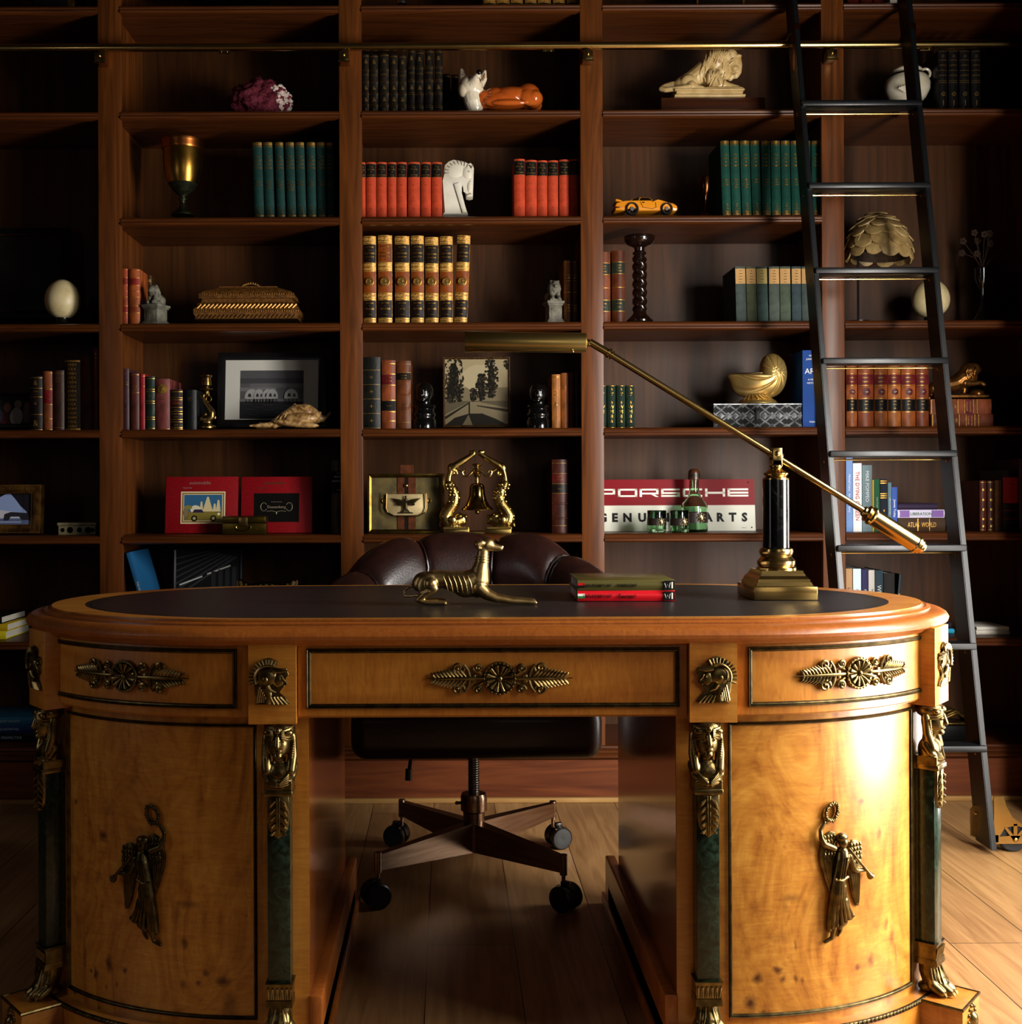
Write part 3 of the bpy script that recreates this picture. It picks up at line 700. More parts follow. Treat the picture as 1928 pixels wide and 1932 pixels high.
def leaf():
    k = KC; y = -42 * k; g = G().prism([(x * k, z * k) for x, z in ((-20, 452), (20, 452), (20, 430), (21, 410), (18, 392), (10, 380), (0, 372), (-10, 380), (-18, 392), (-21, 410), (-20, 430))], y - 4 * k, y + 2 * k, 1.5 * k)
    for s in (-1, 1):
        g.tube([(s * 2.5 * k, y - 5 * k, 450 * k), (s * 2 * k, y - 7 * k, 410 * k), (s * 1 * k, y - 5 * k, 376 * k)], 1.8 * k, 6)
        for i in range(5): g.tube([(s * 5 * k, y - 5 * k, (444 - i * 14) * k), (s * 12 * k, y - 8 * k, (438 - i * 14) * k), (s * (19 - i * .8) * k, y - 4 * k, (424 - i * 11) * k)], [1.6 * k, 3.4 * k, 1.2 * k], 6)
    for i in range(6): g.ball(((-15 + i * 6) * k, y - 3 * k, 455 * k), 3 * k, 1)
    return g
def collar():
    k = KC; g = G()
    def fr(z0, z1, w0, w1, d0, d1):
        g.add([(-w0 * k, 0, z0 * k), (w0 * k, 0, z0 * k), (w0 * k, -d0 * k, z0 * k), (-w0 * k, -d0 * k, z0 * k), (-w1 * k, 0, z1 * k), (w1 * k, 0, z1 * k), (w1 * k, -d1 * k, z1 * k), (-w1 * k, -d1 * k, z1 * k)],
              [(0, 3, 2, 1), (4, 5, 6, 7), (0, 1, 5, 4), (1, 2, 6, 5), (2, 3, 7, 6), (3, 0, 4, 7)])
    fr(96, 102, 25, 26, 44, 46); fr(70, 96, 23, 24, 42, 43); fr(58, 70, 25, 24, 46, 44)
    for i in range(10): g.tube([((-20 + i * 4.4) * k, -42 * k, 73 * k), ((-19 + i * 4.4 + (1.6 if i % 2 else -1.6)) * k, -45 * k, 93 * k)], 1.6 * k, 5)
    return g
def paw():
    P = [('c', [(0, -22, 60, 21), (0, -24, 40, 22), (0, -32, 24, 24), (0, -42, 16, 20)]), ('e', (0, -22, 8), (24, 22, 10))]
    for x, y in ((-21, -52), (-8, -64), (8, -64), (21, -52)):
        P += [('c', [(x * .7, -30, 26, 10), (x * .95, y + 16, 18, 11), (x, y, 9, 9)])]
    me = blob(P, 1.5, 2, KC); g = G().mesh(me); k = KC
    for x, y in ((-21, -52), (-8, -64), (8, -64), (21, -52)):
        for j in (-1, 0, 1): g.tube([((x + j * 3) * k, (y - 6) * k, 10 * k), ((x + j * 3) * k, (y - 11) * k, 2 * k)], [2.2 * k, 1 * k], 6)
    for s in (-1, 1):
        for i in range(4): g.tube([(s * (6 + i * 4) * k, (-42 + i * 4) * k, 58 * k), (s * (9 + i * 4) * k, (-48 + i * 5) * k, 38 * k), (s * (14 + i * 3) * k, (-56 + i * 6) * k, 24 * k)], [1.4 * k, 2.6 * k, 1.2 * k], 6)
    return g
col0 = None
def column(M):
    global col0
    if col0 is None:
        sh = G().box(-21 * KC, 21 * KC, -40 * KC, 0, 98 * KC, 470 * KC, .0006).done('column', MARBLE_G, desk)
        col0 = [sh] + [f.done(nm, mm, sh, 50) for f, nm, mm in ((bust(), 'caryatid_bust', GILT), (leaf(), 'leaf_pendant', GILT), (collar(), 'collar', GILT), (paw(), 'paw_foot', GILT))]
        sh.matrix_local = M; return
    sh = col0[0].copy(); COL.objects.link(sh); sh.parent = desk; sh.matrix_local = M
    for c in col0[1:]: copy_part(c, sh)
UB = CS + next(l for l, t in BOD.tab if t >= R(57))
for s in (-1, 1):
    pd = solid(ped_loop(BOD, .318), PZ, AZ0 + .004, s).done('pedestal', BURL, desk, 30)
    G().box(*sorted((s * .318, s * .352)), -.3565, -.30, PZ, AZ0, 0.).done('pedestal_stile', MAPLE, pd)
    G().box(*sorted((s * .3175, s * .330)), -.3545, .3555, PZ, AZ0, 0.).done('kneehole_panel', mat('mahogany_panel', '#6a3412', .2, 0, .6, '#8c4e20', 12, (8, 8, .6), dist=1.5), pd)
    uo = abs(BOD.u_px(1719, 1640))
    ring(BOD, *sorted((s * .408, s * uo)), .080, .592, .0065, .005, .0005).done('door_molding', BRONZE, pd, 30)
    uf = abs(BOD.u_px(1582, 1648))
    victory().warp(lambda c: Vector((c.x * s, c.y, c.z))).warp(onto(BOD, s * uf)).warp(lambda c: Vector((c.x, c.y, c.z + .3185))).done('victory_figure', BRONZE if s < 0 else GILT, pd, 50)
    # plinth with bead, boxes under the outer columns and the kneehole strip
    pl = solid(ped_loop(BOD, .318, .022), 0., PZ, s).done('plinth', MAPLE, desk, 30)
    g = G(); L = [q for q in ped_loop(BOD, .318, .022)[1:-1]]
    g.tube([(s * x, y, PZ - .004) for x, y, _, _ in L], .0045, 8)
    for x, y, nx, ny in ped_loop(BOD, .318, .022, 150)[1:95]: g.ball((s * (x + nx * .002), y + ny * .002, PZ - .004), (.0042, .0042, .0046), 1)
    g.done('plinth_bead', BRONZE, pl, 60)
    G().box(*sorted((s * .296, s * .320)), -.36, .43, .0, .122, .004).box(*sorted((s * .289, s * .300)), -.36, .45, 0, .03, .004).done('kneehole_base', MOLDWOOD, pl)
    p, n = BOD.at(s * UB); an = math.atan2(n.x, -n.y); M = Matrix.Translation(p) @ Matrix.Rotation(an, 4, 'Z')
    G().box(-.050, .050, -.094, .02, 0, PZ - .002, .001, M).done('plinth_block', MAPLE, pl)
    g = G(); g.tube([M @ Vector((-.050, 0, PZ - .003)), M @ Vector((-.050, -.094, PZ - .003)), M @ Vector((.050, -.094, PZ - .003)), M @ Vector((.050, 0, PZ - .003))], .003, 6)
    for i in range(14):
        a = R(i * 360 / 14); g.ball(M @ Vector((.02 * math.cos(a), -.095, .03 + .026 * math.sin(a))), .004, 1)
    g.ball(M @ Vector((0, -.095, .03)), (.012, .012, .016)); g.done('plinth_mount', GILT, pl, 50)
    column(Matrix.Translation((p.x, p.y, PZ)) @ Matrix.Rotation(an, 4, 'Z'))
    column(Matrix.Translation((s * .3655, -BOD.B, PZ)))
# ------------------------------------------------------------------ desk chair
ch = thing('office_chair', 'dark oxblood leather barrel back swivel chair tucked behind the desk', 'chair', (.062, 3.10, 0))
def back_r(ph): return .335
SEG = [-96, -62, -26, 12, 48, 96]
def backpt(ph, t, seg):                                # t runs round the padded section: 0 inner bottom .. 1 outer bottom
    lo, hi = seg; q = (ph - lo) / (hi - lo); puff = math.sin(max(0, min(1, q)) * math.pi) ** .35
    top = .875 - .20 * (max(0, abs(ph) - 25) / 71) ** 1.5
    rad = .335; w = .055 + .020 * puff; a = t * 2 - 1
    if t < .3: o, z = -w, .47 + (top - .12 - .47) * (t / .3); o -= .012 * puff * math.sin(t / .3 * math.pi)
    elif t < .7:
        b = (t - .3) / .4 * math.pi; o, z = -w * 1.15 * math.cos(b), top - .12 + (.075 + .045 * puff) * math.sin(b)
    else: o, z = w, top - .12 - (top - .12 - .47) * ((t - .7) / .3)
    r = rad + o; p = R(ph); sx = 1.0
    return Vector((r * math.sin(p) * 1.03 * sx, r * math.cos(p) * .95 + .02, z))
bk = None
for i in range(5):
    seg = (SEG[i], SEG[i + 1]); nu, nv = 18, 30; g = G(); vs = []
    for a in range(nu + 1):
        ph = seg[0] + (seg[1] - seg[0]) * a / nu
        for b in range(nv + 1): vs.append(backpt(ph, b / nv, seg))
    m = nv + 1
    g.add(vs, [(a * m + b, (a + 1) * m + b, (a + 1) * m + b + 1, a * m + b + 1) for a in range(nu) for b in range(nv)] + [tuple(range(m)), tuple(range(nu * m, nu * m + m))[::-1]])
    g.done('back_channel', LEATHER, ch, 60)
g = G()
for ph in SEG[1:-1]: g.tube([backpt(ph, t / 24, (ph - 1, ph + 40)) for t in range(25)], .0035, 6)
g.done('piping', LEATHER, ch)
def rbox(x0, x1, y0, y1, z0, z1, b):
    g = G(); bb = bmesh.new(); bmesh.ops.create_cube(bb, size=1, matrix=Matrix.Translation(((x0 + x1) / 2, (y0 + y1) / 2, (z0 + z1) / 2)) @ Matrix.Diagonal((x1 - x0, y1 - y0, z1 - z0, 1)))
    bmesh.ops.bevel(bb, geom=bb.edges[:], offset=b, segments=5, profile=.5, affect='EDGES'); return g.merge(bb)
rbox(-.300, .306, -.23, .26, .345, .475, .038).done('seat', LEATHER, ch, 60)
rbox(-.265, .265, -.225, .22, .440, .525, .035).done('seat_cushion', LEATHER, ch, 60)
G().box(-.06, .06, -.06, .06, .333, .347, .003).done('seat_plate', BLACKMETAL, ch)
g = G(); g.tube([(-.155, -.05, .345), (-.162, -.06, .30), (-.165, -.062, .275)], .005, 8).tube([(-.165, -.062, .29), (-.166, -.064, .262)], .009, 10).done('height_lever', BLACKPLASTIC, ch)
g = G(); pr = []; z = .20
while z < .336: pr += [(.013, z), (.0155, z + .003), (.013, z + .006)]; z += .006
g.lathe(pr, 20).done('threaded_rod', STEEL, ch, 20)
hub = G().lathe([(.026, .066), (.0275, .07), (.0275, .165), (.034, .170), (.034, .205), (.031, .213), (.02, .215)], 32).done('hub', COPPER, ch, 30)
G().tube([(-.034, 0, .188), (-.042, -.002, .188)], .004, 8).ball((-.044, -.002, .188), .005).done('set_screw', COPPER, hub)
for an in (224, 309.5, 127, 46.5):
    c, s = math.cos(R(an)), math.sin(R(an)); M = Matrix.Rotation(R(an), 4, 'Z')
    g = G(); L = .325
    vs = []
    for x, z0, z1, w in ((.02, .066, .140, .016), (L, .088, .126, .009)):
        vs += [(x, -w, z0), (x, w, z0), (x, w, z1), (x, -w, z1)]
    g.add(vs, [(0, 1, 2, 3), (4, 7, 6, 5), (0, 4, 5, 1), (1, 5, 6, 2), (2, 6, 7, 3), (3, 7, 4, 0)], M)
    lg = g.done('leg', COPPER, ch, 30)
    x, y = c * L, s * L
    G().tube([(x, y, .130), (x, y, .082)], .0095, 14).tube([(x, y, .083), (x, y, .058)], .005, 10).done('caster_stem', COPPER, lg)
    ta = R({224: 205, 309.5: 320, 127: 160, 46.5: 20}[an]); ox = .006 if an in (224, 309.5) else .016; M2 = Matrix.Translation((x + ox * math.cos(ta), y + ox * math.sin(ta), .0305)) @ Matrix.Rotation(ta + R(90), 4, 'Z')
    w = G()
    for sgn in (-1, 1):
        w.lathe([(0, sgn * .010), (.0295, sgn * .010), (.0305, sgn * .013), (.0305, sgn * .026), (.027, sgn * .029), (.014, sgn * .030), (0, sgn * .029)], 28, M2 @ Matrix.Rotation(R(90), 4, 'Y'))
    w.lathe([(.0, -.010), (.022, -.010), (.022, .010), (0, .010)], 20, M2 @ Matrix.Rotation(R(90), 4, 'Y'))
    cs = w.done('caster', BLACKPLASTIC, lg, 30)
    g = G(); g.lathe([(.0325, -.009), (.0325, .009)], 20, M2 @ Matrix.Rotation(R(90), 4, 'Y'), a0=90, a1=270)
    g.box(-.008, .008, -.010, .010, .024, .038, .002, M2); g.done('caster_hood', mat('hood_metal', '#3a3835', .3, .9), cs)

# ------------------------------------------------------------------ things on the desk
ZD = ZT0 + .0008
# greyhound
KG = 1 / 990; YG = 2.325
gx = WX(885, 1144, YG)
def gp(x, z, y=0, r=None): return ((x - 885), y, (1143.5 - z)) + ((r,) if r is not None else ())
P = [('c', [gp(919, 1031, 0, 12.5), gp(932, 1035, 0, 8.5), gp(945, 1037, 0, 6)]), ('e', gp(920, 1029), (14, 11, 12)), ('e', gp(948, 1034), (4, 4.5, 3.5)),
     ('c', [gp(912, 1036, 0, 11), gp(911, 1050, 0, 11), gp(909, 1065, 0, 13), gp(906, 1080, 0, 17), gp(903, 1098, 0, 21), gp(900, 1113, 0, 19)]),
     ('c', [gp(897, 1095, 0, 20), gp(878, 1102, 0, 22), gp(860, 1101, 0, 21), gp(838, 1096, 0, 17), gp(815, 1096, 0, 18)]),
     ('e', gp(880, 1114), (26, 15, 17)), ('e', gp(800, 1099), (22, 17, 18)), ('e', gp(788, 1104), (12, 14, 15)),
     ('c', [gp(779, 1107, 2, 3), gp(768, 1112, 4, 2.6), gp(760, 1120, 6, 2.6), gp(763, 1128, 2, 2.6), gp(778, 1127, -8, 2.6), gp(796, 1123, -18, 2.6), gp(808, 1117, -24, 2.4)])]
for s in (-1, 1):
    P += [('e', gp(806, 1106, s * 13), (20, 9, 23), (0, 25, 0)), ('c', [gp(812, 1104, s * 15, 14), gp(818, 1112, s * 17, 9), gp(803, 1121, s * 17, 7), gp(788, 1134, s * 16, 5.5), gp(800, 1138, s * 17, 5), gp(825, 1138, s * 17, 5.2), gp(836, 1139, s * 17, 5)]),
          ('c', [gp(904, 1112, s * 10, 14), gp(918, 1124, s * 13, 11), gp(935, 1131, s * 15, 8.5), gp(965, 1136, s * 14, 6.4), gp(995, 1138, s * 13, 5.4), gp(1008, 1139, s * 13, 5.4)]),
          ('c', [gp(909, 1026, s * 10, 6), gp(901, 1029, s * 12, 6.5), gp(903, 1035, s * 12, 4.5)])]
    for j in (-1, 0, 1):
        P += [('e', gp(1010, 1140, s * 13 + j * 3.4), (4.5, 2, 3.6)), ('e', gp(838, 1140, s * 17 + j * 3.4), (4.5, 2, 3.6))]
me = blob(P, 1.5, 3, KG); g = G().mesh(me)
for s in (-1, 1):
    for i in range(6):
        x = 836 + i * 9.4
        g.tube([tuple(v * KG for v in gp(x, 1088, s * 18.2)), tuple(v * KG for v in gp(x + 4.5, 1101, s * 21.2)), tuple(v * KG for v in gp(x + 9, 1117 + i, s * 17.5))], [.0004, .0016, .0004], 6)
for i in range(3):
    g.tube([tuple(v * KG for v in gp(910 + 13.2 * math.cos(a * .35) * .95, 1053 + i * 5.5 + 1.5 * math.sin(a * .35), 13.2 * math.sin(a * .35))) for a in range(19)], .0014, 6)
o = tag(g.done('greyhound_statue', mat('statue_brass', '#bc9f6a', .37, 1, col2='#967848', scale=40), None, 60, (gx, YG, ZD)), 'brass reclining greyhound statue on the leather desk top', 'statue')
# two lying books
def lying(name, lab, x0, x1, y0, y1, z0, h, cov, pg=PAPERW, group=None, spine='front', cat='book', rot=0.):
    t = thing(name, lab, cat, ((x0 + x1) / 2, (y0 + y1) / 2, z0), R(rot), group)
    a, b, c, d, k = x0 - (x0 + x1) / 2, (x1 - x0) / 2, y0 - (y0 + y1) / 2, (y1 - y0) / 2, .0025
    g = G().box(a, b, c, d, 0, k, .0008).box(a, b, c, d, h - k, h, .0008)
    if spine == 'front':
        n = 8; vs = []
        for x in (a, b): vs += [(x, c - .0035 * math.cos((i / n - .5) * math.pi) + .0005, h * i / n) for i in range(n + 1)] + [(x, c + .003, h), (x, c + .003, 0)]
        m = n + 3; g.add(vs, [(i, (i + 1) % m, m + (i + 1) % m, m + i) for i in range(m)] + [tuple(range(m)), tuple(range(m, 2 * m))[::-1]])
    elif spine == 'right': g.box(b - .003, b + .001, c, d, 0, h, .0008)
    else: g.box(a - .001, a + .003, c, d, 0, h, .0008)
    g.done('cover', cov, t)
    G().box(a + .004, b - .004, c + (.003 if spine == 'front' else .004), d - .004, k, h - k).done('pages', pg, t)
    return t
s_ = 955; bx0, bx1 = WX(1090, 1130, 2.38), WX(1273, 1130, 2.38); by = 2.375
def story(z, h, lab, cov, title, tcol, flag):
    t = lying('book', lab, bx0, bx1, by, by + .185, z, h, cov, rot=-.6); w = (bx1 - bx0) / 2; y = -.0925 - .0045
    put_text(G(), 'THE STORY OF ' + title[0], -w + (.046 if title[0] else .04), y, h / 2, h * .42, .058).done('lettering', tcol, t)
    put_text(G(), title[1], -w + .098, y, h / 2, h * title[2], .038, 0, title[3]).done('title_lettering', tcol, t)
    G().box(-w + .000, -w + .014, y - .0002, y + .002, h * .28, h * .50).done('flag_stripe', flag[0], t)
    G().box(-w + .000, -w + .014, y - .0002, y + .002, h * .50, h * .72).done('flag_stripe', flag[1], t)
    G().box(w - .022, w - .001, y - .0002, y + .002, h * .08, h * .92).done('publisher_block', plain('#0a0a0a'), t)
    g = G(); q = [(-.007, .7), (-.004, .25), (-.001, .6), (.002, .25), (.004, .72)]
    g.tube([(w - .014 + a, y - .0004, h * b) for a, b in q], .0005, 5).box(w - .0075, w - .0045, y - .0005, y, h * .2, h * .8).done('publisher_mark', plain('#d8d4c8'), t)
    return t
story(ZD, .0205, 'red glossy book, lower of the two lying on the desk', plain('#c0101c', .3, .3), ('', 'Ferrari', .62, 1.0), plain('#120a08'), (plain('#2c6a3a'), plain('#e8e4d8')))
story(ZD + .0208, .0210, 'olive book, upper of the two lying on the desk', plain('#4e471f', .35, .2), ('', 'PORSCHE', .42, 1.5), plain('#14120a'), (plain('#0a0a0a'), plain('#b01818')))
# balance-arm lamp
LX, LYY = WX(1464, 980, 2.45), 2.45
lp = thing('desk_lamp', 'brass balance arm desk lamp with a black marble column', 'lamp', (LX, LYY, ZD))
zz = lambda py, Y=2.45, px=1464: WZ(px, py, Y) - ZD
b = .0625
g = G(); g.box(-b, b, -.07, .07, 0, .026, .001)
prf = [(1.0, .026), (.90, .027), (.86, .034), (.84, .034), (.82, .040), (.72, .046), (.70, .050), (.68, .050), (.66, .056)]
vs = []
for q, z in prf: vs += [(-b * q, -.07 * q, z), (b * q, -.07 * q, z), (b * q, .07 * q, z), (-b * q, .07 * q, z)]
g.add(vs, [(i * 4 + j, i * 4 + (j + 1) % 4, i * 4 + 4 + (j + 1) % 4, i * 4 + 4 + j) for i in range(len(prf) - 1) for j in range(4)] + [tuple(range(len(vs) - 4, len(vs)))])
bs = g.done('base', BRASS, lp, 30)
G().ball((b + .003, .03, .012), .007).ball((b - .004, .05, .030), .006).done('dimmer_knob', BLACKPLASTIC, bs)
zc0, zc1, zc2 = zz(1057), zz(905), zz(880)
G().lathe([(.040, .055), (.040, .060), (.036, .063), (.038, .068), (.038, .074), (.033, .079), (.030, .083), (.033, .088), (.034, .093), (.033, .098), (.029, .100), (.0285, zc0)], 36).done('column_foot', BRASS, lp, 30)
G().lathe([(.0265, zc0 - .002), (.0265, zc1)], 40).done('column', MARBLE_B, lp)
zk = zc1
G().lathe([(.0265, zk), (.026, zk + .003), (.020, zk + .006), (.024, zk + .010), (.025, zk + .013), (.018, zk + .017), (.013, zk + .021), (.011, zk + .023), (.013, zk + .026), (.013, zk + .029), (.0, zk + .031)], 36).done('column_cap', BRASS, lp, 30)
zp = zz(858); ph = G().box(-.0105, .0105, -.0115, -.0072, zk + .028, zp + .014, .002).box(-.0105, .0105, .0072, .0115, zk + .028, zp + .014, .002).box(-.0105, .0105, -.0115, .0115, zk + .027, zk + .040, .001).ball((0, -.0118, zp + .002), (.006, .004, .006)).tube([(-.012, 0, zp + .006), (.012, 0, zp - .006)], .0092, 12)
ph.done('pivot', BRASS, lp, 30)
ap = lambda px, py: (WX(px, py, 2.45) - LX, 0, WZ(px, py, 2.45) - ZD)
A0, A1 = Vector(ap(1138, 660)), Vector(ap(1640, 970))
g = G().tube([A0, A1], .0068, 16); d = (A1 - A0).normalized()
g.tube([Vector(ap(1112, 645)), A0 + d * .012], .0078, 16).tube([A0 + d * .010, A0 + d * .016], .0105, 16).tube([A0 + d * .019, A0 + d * .022], .0095, 16)
arm = g.done('arm', BRASS, lp, 30)
W0, W1 = Vector(ap(1632, 966)), Vector(ap(1743, 1036)); d = (W1 - W0).normalized(); Lw = (W1 - W0).length
M = Matrix.Translation(W0) @ d.to_track_quat('Z', 'Y').to_matrix().to_4x4()
G().lathe([(0, -.006), (.009, -.006), (.011, -.003), (.011, 0), (.014, .002), (.0175, .004), (.0175, .007), (.014, .009), (.0185, .012), (.0200, .016), (.0175, .020), (.0175, Lw - .022), (.0195, Lw - .020), (.0195, Lw - .016), (.0165, Lw - .014), (.017, Lw - .010), (.0135, Lw - .008), (.013, Lw - .003), (.009, Lw), (0, Lw + .001)], 32, M).done('counterweight', BRASS, arm, 30)
S0, S1 = Vector(ap(877, 644)), Vector(ap(1105, 647)); M = Matrix.Translation(S0) @ (S1 - S0).to_track_quat('Z', 'Y').to_matrix().to_4x4(); Ls = (S1 - S0).length
g = G().lathe([(.0200, 0), (.0204, .001), (.0204, Ls - .003), (.0195, Ls), (0, Ls + .0005)], 40, M).lathe([(.0190, Ls - .004), (.0190, .0005), (.0200, 0)], 40, M)
sh = g.done('lamp_shade', mat('satin_brass', '#c2a566', .30, 1, col2='#b1934f', scale=7), lp, 30); G().box(S0.x, S1.x - .002, -.012, .012, S0.z - .0215, S0.z - .019, .001).ball((S1.x - .028, -.013, S1.z - .019), .0025).ball((S1.x + .005, 0, S1.z), .008).done('shade_trim', BRASS, sh)
# ------------------------------------------------------------------ books
YBK = 3.90
GLT = mat('gilt_tooling', '#b98f45', .38, .9, col2='#8a6428', scale=220)
GLTD = mat('worn_gilt', '#8d6c34', .5, .6, col2='#4e3a1a', scale=260)
INK = plain('#0c0a08', .6); CREAM = plain('#d9cfb4', .7); INKW = plain('#e8e6e0', .6)
ORD = ['first', 'second', 'third', 'fourth', 'fifth', 'sixth', 'seventh', 'eighth', 'ninth', 'tenth', 'eleventh']
def spine_at(w, bulge): return lambda x: -bulge * max(0., 1 - (2 * x / w) ** 2)
def book(px0, px1, pyt, rk, cov, label, group=None, Y=YBK, dp=.165, bulge=None, bands=(), raised=(), texts=(), vtexts=(), dots=(), lean=0., pg=None, name='book', rotz=0.):
    z0 = ROWS[rk] + .0006; yb = CY - (z0 - 1) * F / Y
    x0, x1 = WX(px0, (pyt + yb) / 2, Y), WX(px1, (pyt + yb) / 2, Y); w = x1 - x0 - .0006; h = WZ((px0 + px1) / 2, pyt, Y) - z0
    bl = min(.0075, w * .2) if bulge is None else bulge
    t = thing(name, label, 'book', ((x0 + x1) / 2, Y, z0), 0, group); t.rotation_euler = (0, R(lean), R(rotz))
    if lean: t.location.z += abs(math.sin(R(lean))) * w / 2
    n = 8; th = .0028; a = w / 2; ya = spine_at(w, bl); e = .0018
    def loop(ex):
        L = [(-a, dp), (-a, 0)] + [(-a + w * i / n, ya(-a + w * i / n) - ex * (1 - abs(2 * i / n - 1) ** 6)) for i in range(1, n)] + [(a, 0), (a, dp), (a - th, dp), (a - th, th)]
        return L + [(a - th - (w - 2 * th) * i / n, ya(a - w * i / n) * .6 + th) for i in range(1, n)] + [(-a + th, th), (-a + th, dp)]
    lv = [(0, 0)]
    for r in sorted(raised): lv += [(r * h - .0032, 0), (r * h - .0016, e), (r * h + .0016, e), (r * h + .0032, 0)]
    lv.append((h, 0)); vs = []; m = len(loop(0))
    for z, ex in lv: vs += [(x, y, z) for x, y in loop(ex)]
    G().add(vs, [(i * m + j, i * m + (j + 1) % m, (i + 1) * m + (j + 1) % m, (i + 1) * m + j) for i in range(len(lv) - 1) for j in range(m)] + [tuple(range(m))[::-1], tuple(range((len(lv) - 1) * m, len(lv) * m))]).done('cover', cov, t, 35)
    G().box(-a + th, a - th, th + .0005, dp - .004, .002, h - .003).done('pages', pg or PAPER, t)
    by = {}
    for z0f, z1f, mm, nm in bands:
        g = by.setdefault((nm, mm.name, z0f if nm == 'title_label' else 0), (G(), mm, nm))[0]; off = .0005 if nm == 'title_label' else .0008
        k = 6; ww = w * .97; v2 = []
        for z in (z0f * h, z1f * h):
            v2 += [(-ww / 2 + ww * i / k, ya(-ww / 2 + ww * i / k) - off, z) for i in range(k + 1)]
            v2 += [(ww / 2 - ww * i / k, ya(ww / 2 - ww * i / k) + .0006, z) for i in range(k + 1)]
        q = 2 * (k + 1); g.add(v2, [(i, (i + 1) % q, q + (i + 1) % q, q + i) for i in range(q)] + [tuple(range(q))[::-1], tuple(range(q, 2 * q))])
    for g, mm, nm in by.values(): g.done(nm, mm, t)
    tx = {}
    for zc, s, hf, mm in texts: put_text(tx.setdefault(mm.name, (G(), mm))[0], s, 0, 0, zc * h, hf * h, w * .86)
    for zc, s, hf, mm in vtexts:
        put_text(tx.setdefault(mm.name, (G(), mm))[0], s, 0, 0, zc * h, hf * w, None, 90)
    for zc, r, mm in dots:
        g = tx.setdefault(mm.name, (G(), mm))[0]; g.lathe([(0, -.0004), (r * w, -.0004), (r * w, 0), (0, 0)], 16, Matrix.Translation((0, 0, zc * h)) @ Matrix.Rotation(R(90), 4, 'X'))
    for g, mm in tx.values(): g.warp(lambda c: Vector((c.x, ya(c.x) - .0012 + c.y, c.z))).done('lettering', mm, t, 20)
    return t
def rows_of(edges, tops, rk, cov, lab, group, **kw):
    out = []
    for i, (a, b) in enumerate(edges):
        k = kw
        tp = tops[i] if isinstance(tops, (list, tuple)) else tops
        out.append(book(a, b, tp, rk, cov[i] if isinstance(cov, list) else cov, lab.format(ORD[i]), group, **k))
    return out
B_ = lambda z, t, m=GLT: (z - t / 2, z + t / 2, m, 'gilt_band')
LB = lambda a, b, m: (a, b, m, 'title_label')
# black gilt books beside the ceramic fox
bb = [B_(z, .008) for z in (.02, .17, .19, .36, .38, .55, .57, .74, .76, .97)] 
rows_of([(684.5, 696.5), (698, 713.5), (716.5, 733.8), (735.5, 750.8), (752, 767)], [103, 104, 102, 104, 105], 207, hide('#2a241c'), '{} black gilt-banded leather book from the middle post, on the ceramic fox shelf', 'black gilt-banded books beside the fox', bands=bb, raised=(.18, .37, .56, .75),
        texts=[(.88, '&', .09, GLTD), (.665, 'WORKS', .035, GLTD), (.46, '&', .09, GLTD), (.27, '&', .09, GLTD), (.1, '&', .09, GLTD)])
rows_of([(770, 783), (784.5, 799), (801.5, 817.5), (819.5, 835)], [95, 97, 95, 95], 207, hide('#221d18'), '{} of the four taller dark gilt books left of the ceramic fox', 'taller dark gilt books beside the fox', Y=3.93, bands=bb, raised=(.18, .37, .56, .75), texts=[(.88, '&', .09, GLTD), (.665, 'WORKS', .035, GLTD), (.46, '&', .09, GLTD)])
rows_of([(835.5, 850), (851.5, 865)], [140, 141.5], 207, hide('#1c1814'), '{} of the two short black books tucked behind the ceramic fox head', 'short black books behind the fox', Y=4.0, dp=.15, bands=[B_(z, .012) for z in (.3, .5, .7, .95)], raised=(.3, .5, .7))
# green poetry sets
GR = cloth('#24443f'); GR2 = cloth('#1f4a3f')
POEM = lambda v, c: [(.815, 'The', .034, GLT), (.768, 'World\'s', .036, GLT), (.722, 'Great', .036, GLT), (.675, 'Poems', .038, GLT), (.49, 'VOL.' + v, .024, GLT)] + [(.455 - .033 * i, q, .021, GLT) for i, q in enumerate(c)] + [(.17 - .03 * i, q, .018, GLT) for i, q in enumerate(('THE', 'POETS', 'OF THE', 'GREATEST', 'NATIONS'))]
PB = [(.955, .995, GLT, 'gilt_band'), (.005, .045, GLTD, 'gilt_band'), B_(.065, .006), B_(.940, .006)]
vols = [('III', ('ENGLAND',)), ('II', ('ITALY', 'SPAIN')), ('IV', ('HOMER', 'VIRGIL')), ('VI', ('GERMANY', 'AUSTRIA', 'FRANCE')), ('V', ('AFRICA',)), ('I', ('GREECE',)), ('VII', ('RUSSIA',)), ('X', ('INDEX',))]
for i, (a, b) in enumerate([(477.5, 495.5), (497, 515), (519.5, 535.5), (539, 556), (558, 575), (577, 594), (596, 613), (614.5, 628.5)]):
    v, c = vols[i]; book(a + 3, b + 3, 269, 407, GR, f'{ORD[i]} dark green cloth volume right of the large brass goblet', 'green poetry books beside the brass goblet', lean=-1.6 if i < 5 else -.8, bands=PB, texts=[(z, s, h, GLTD) for z, s, h, m in POEM(v, c)])
vols = [('IX', ('AMERICA', 'CANADA')), ('VII', ('CHINA', 'JAPAN', 'PERSIA')), ('IV', ('GERMANY', 'AUSTRIA', 'FRANCE')), ('VI', ('ENGLAND',)), ('II', ('GREECE', 'ROME')), ('III', ('ROME', 'GERMANY')), ('I', ('ANCIENT', 'GREECE')), ('V', ('SPAIN', 'ITALY')), ('VIII', ('ENGLAND',)), ('X', ('INDEX',))]
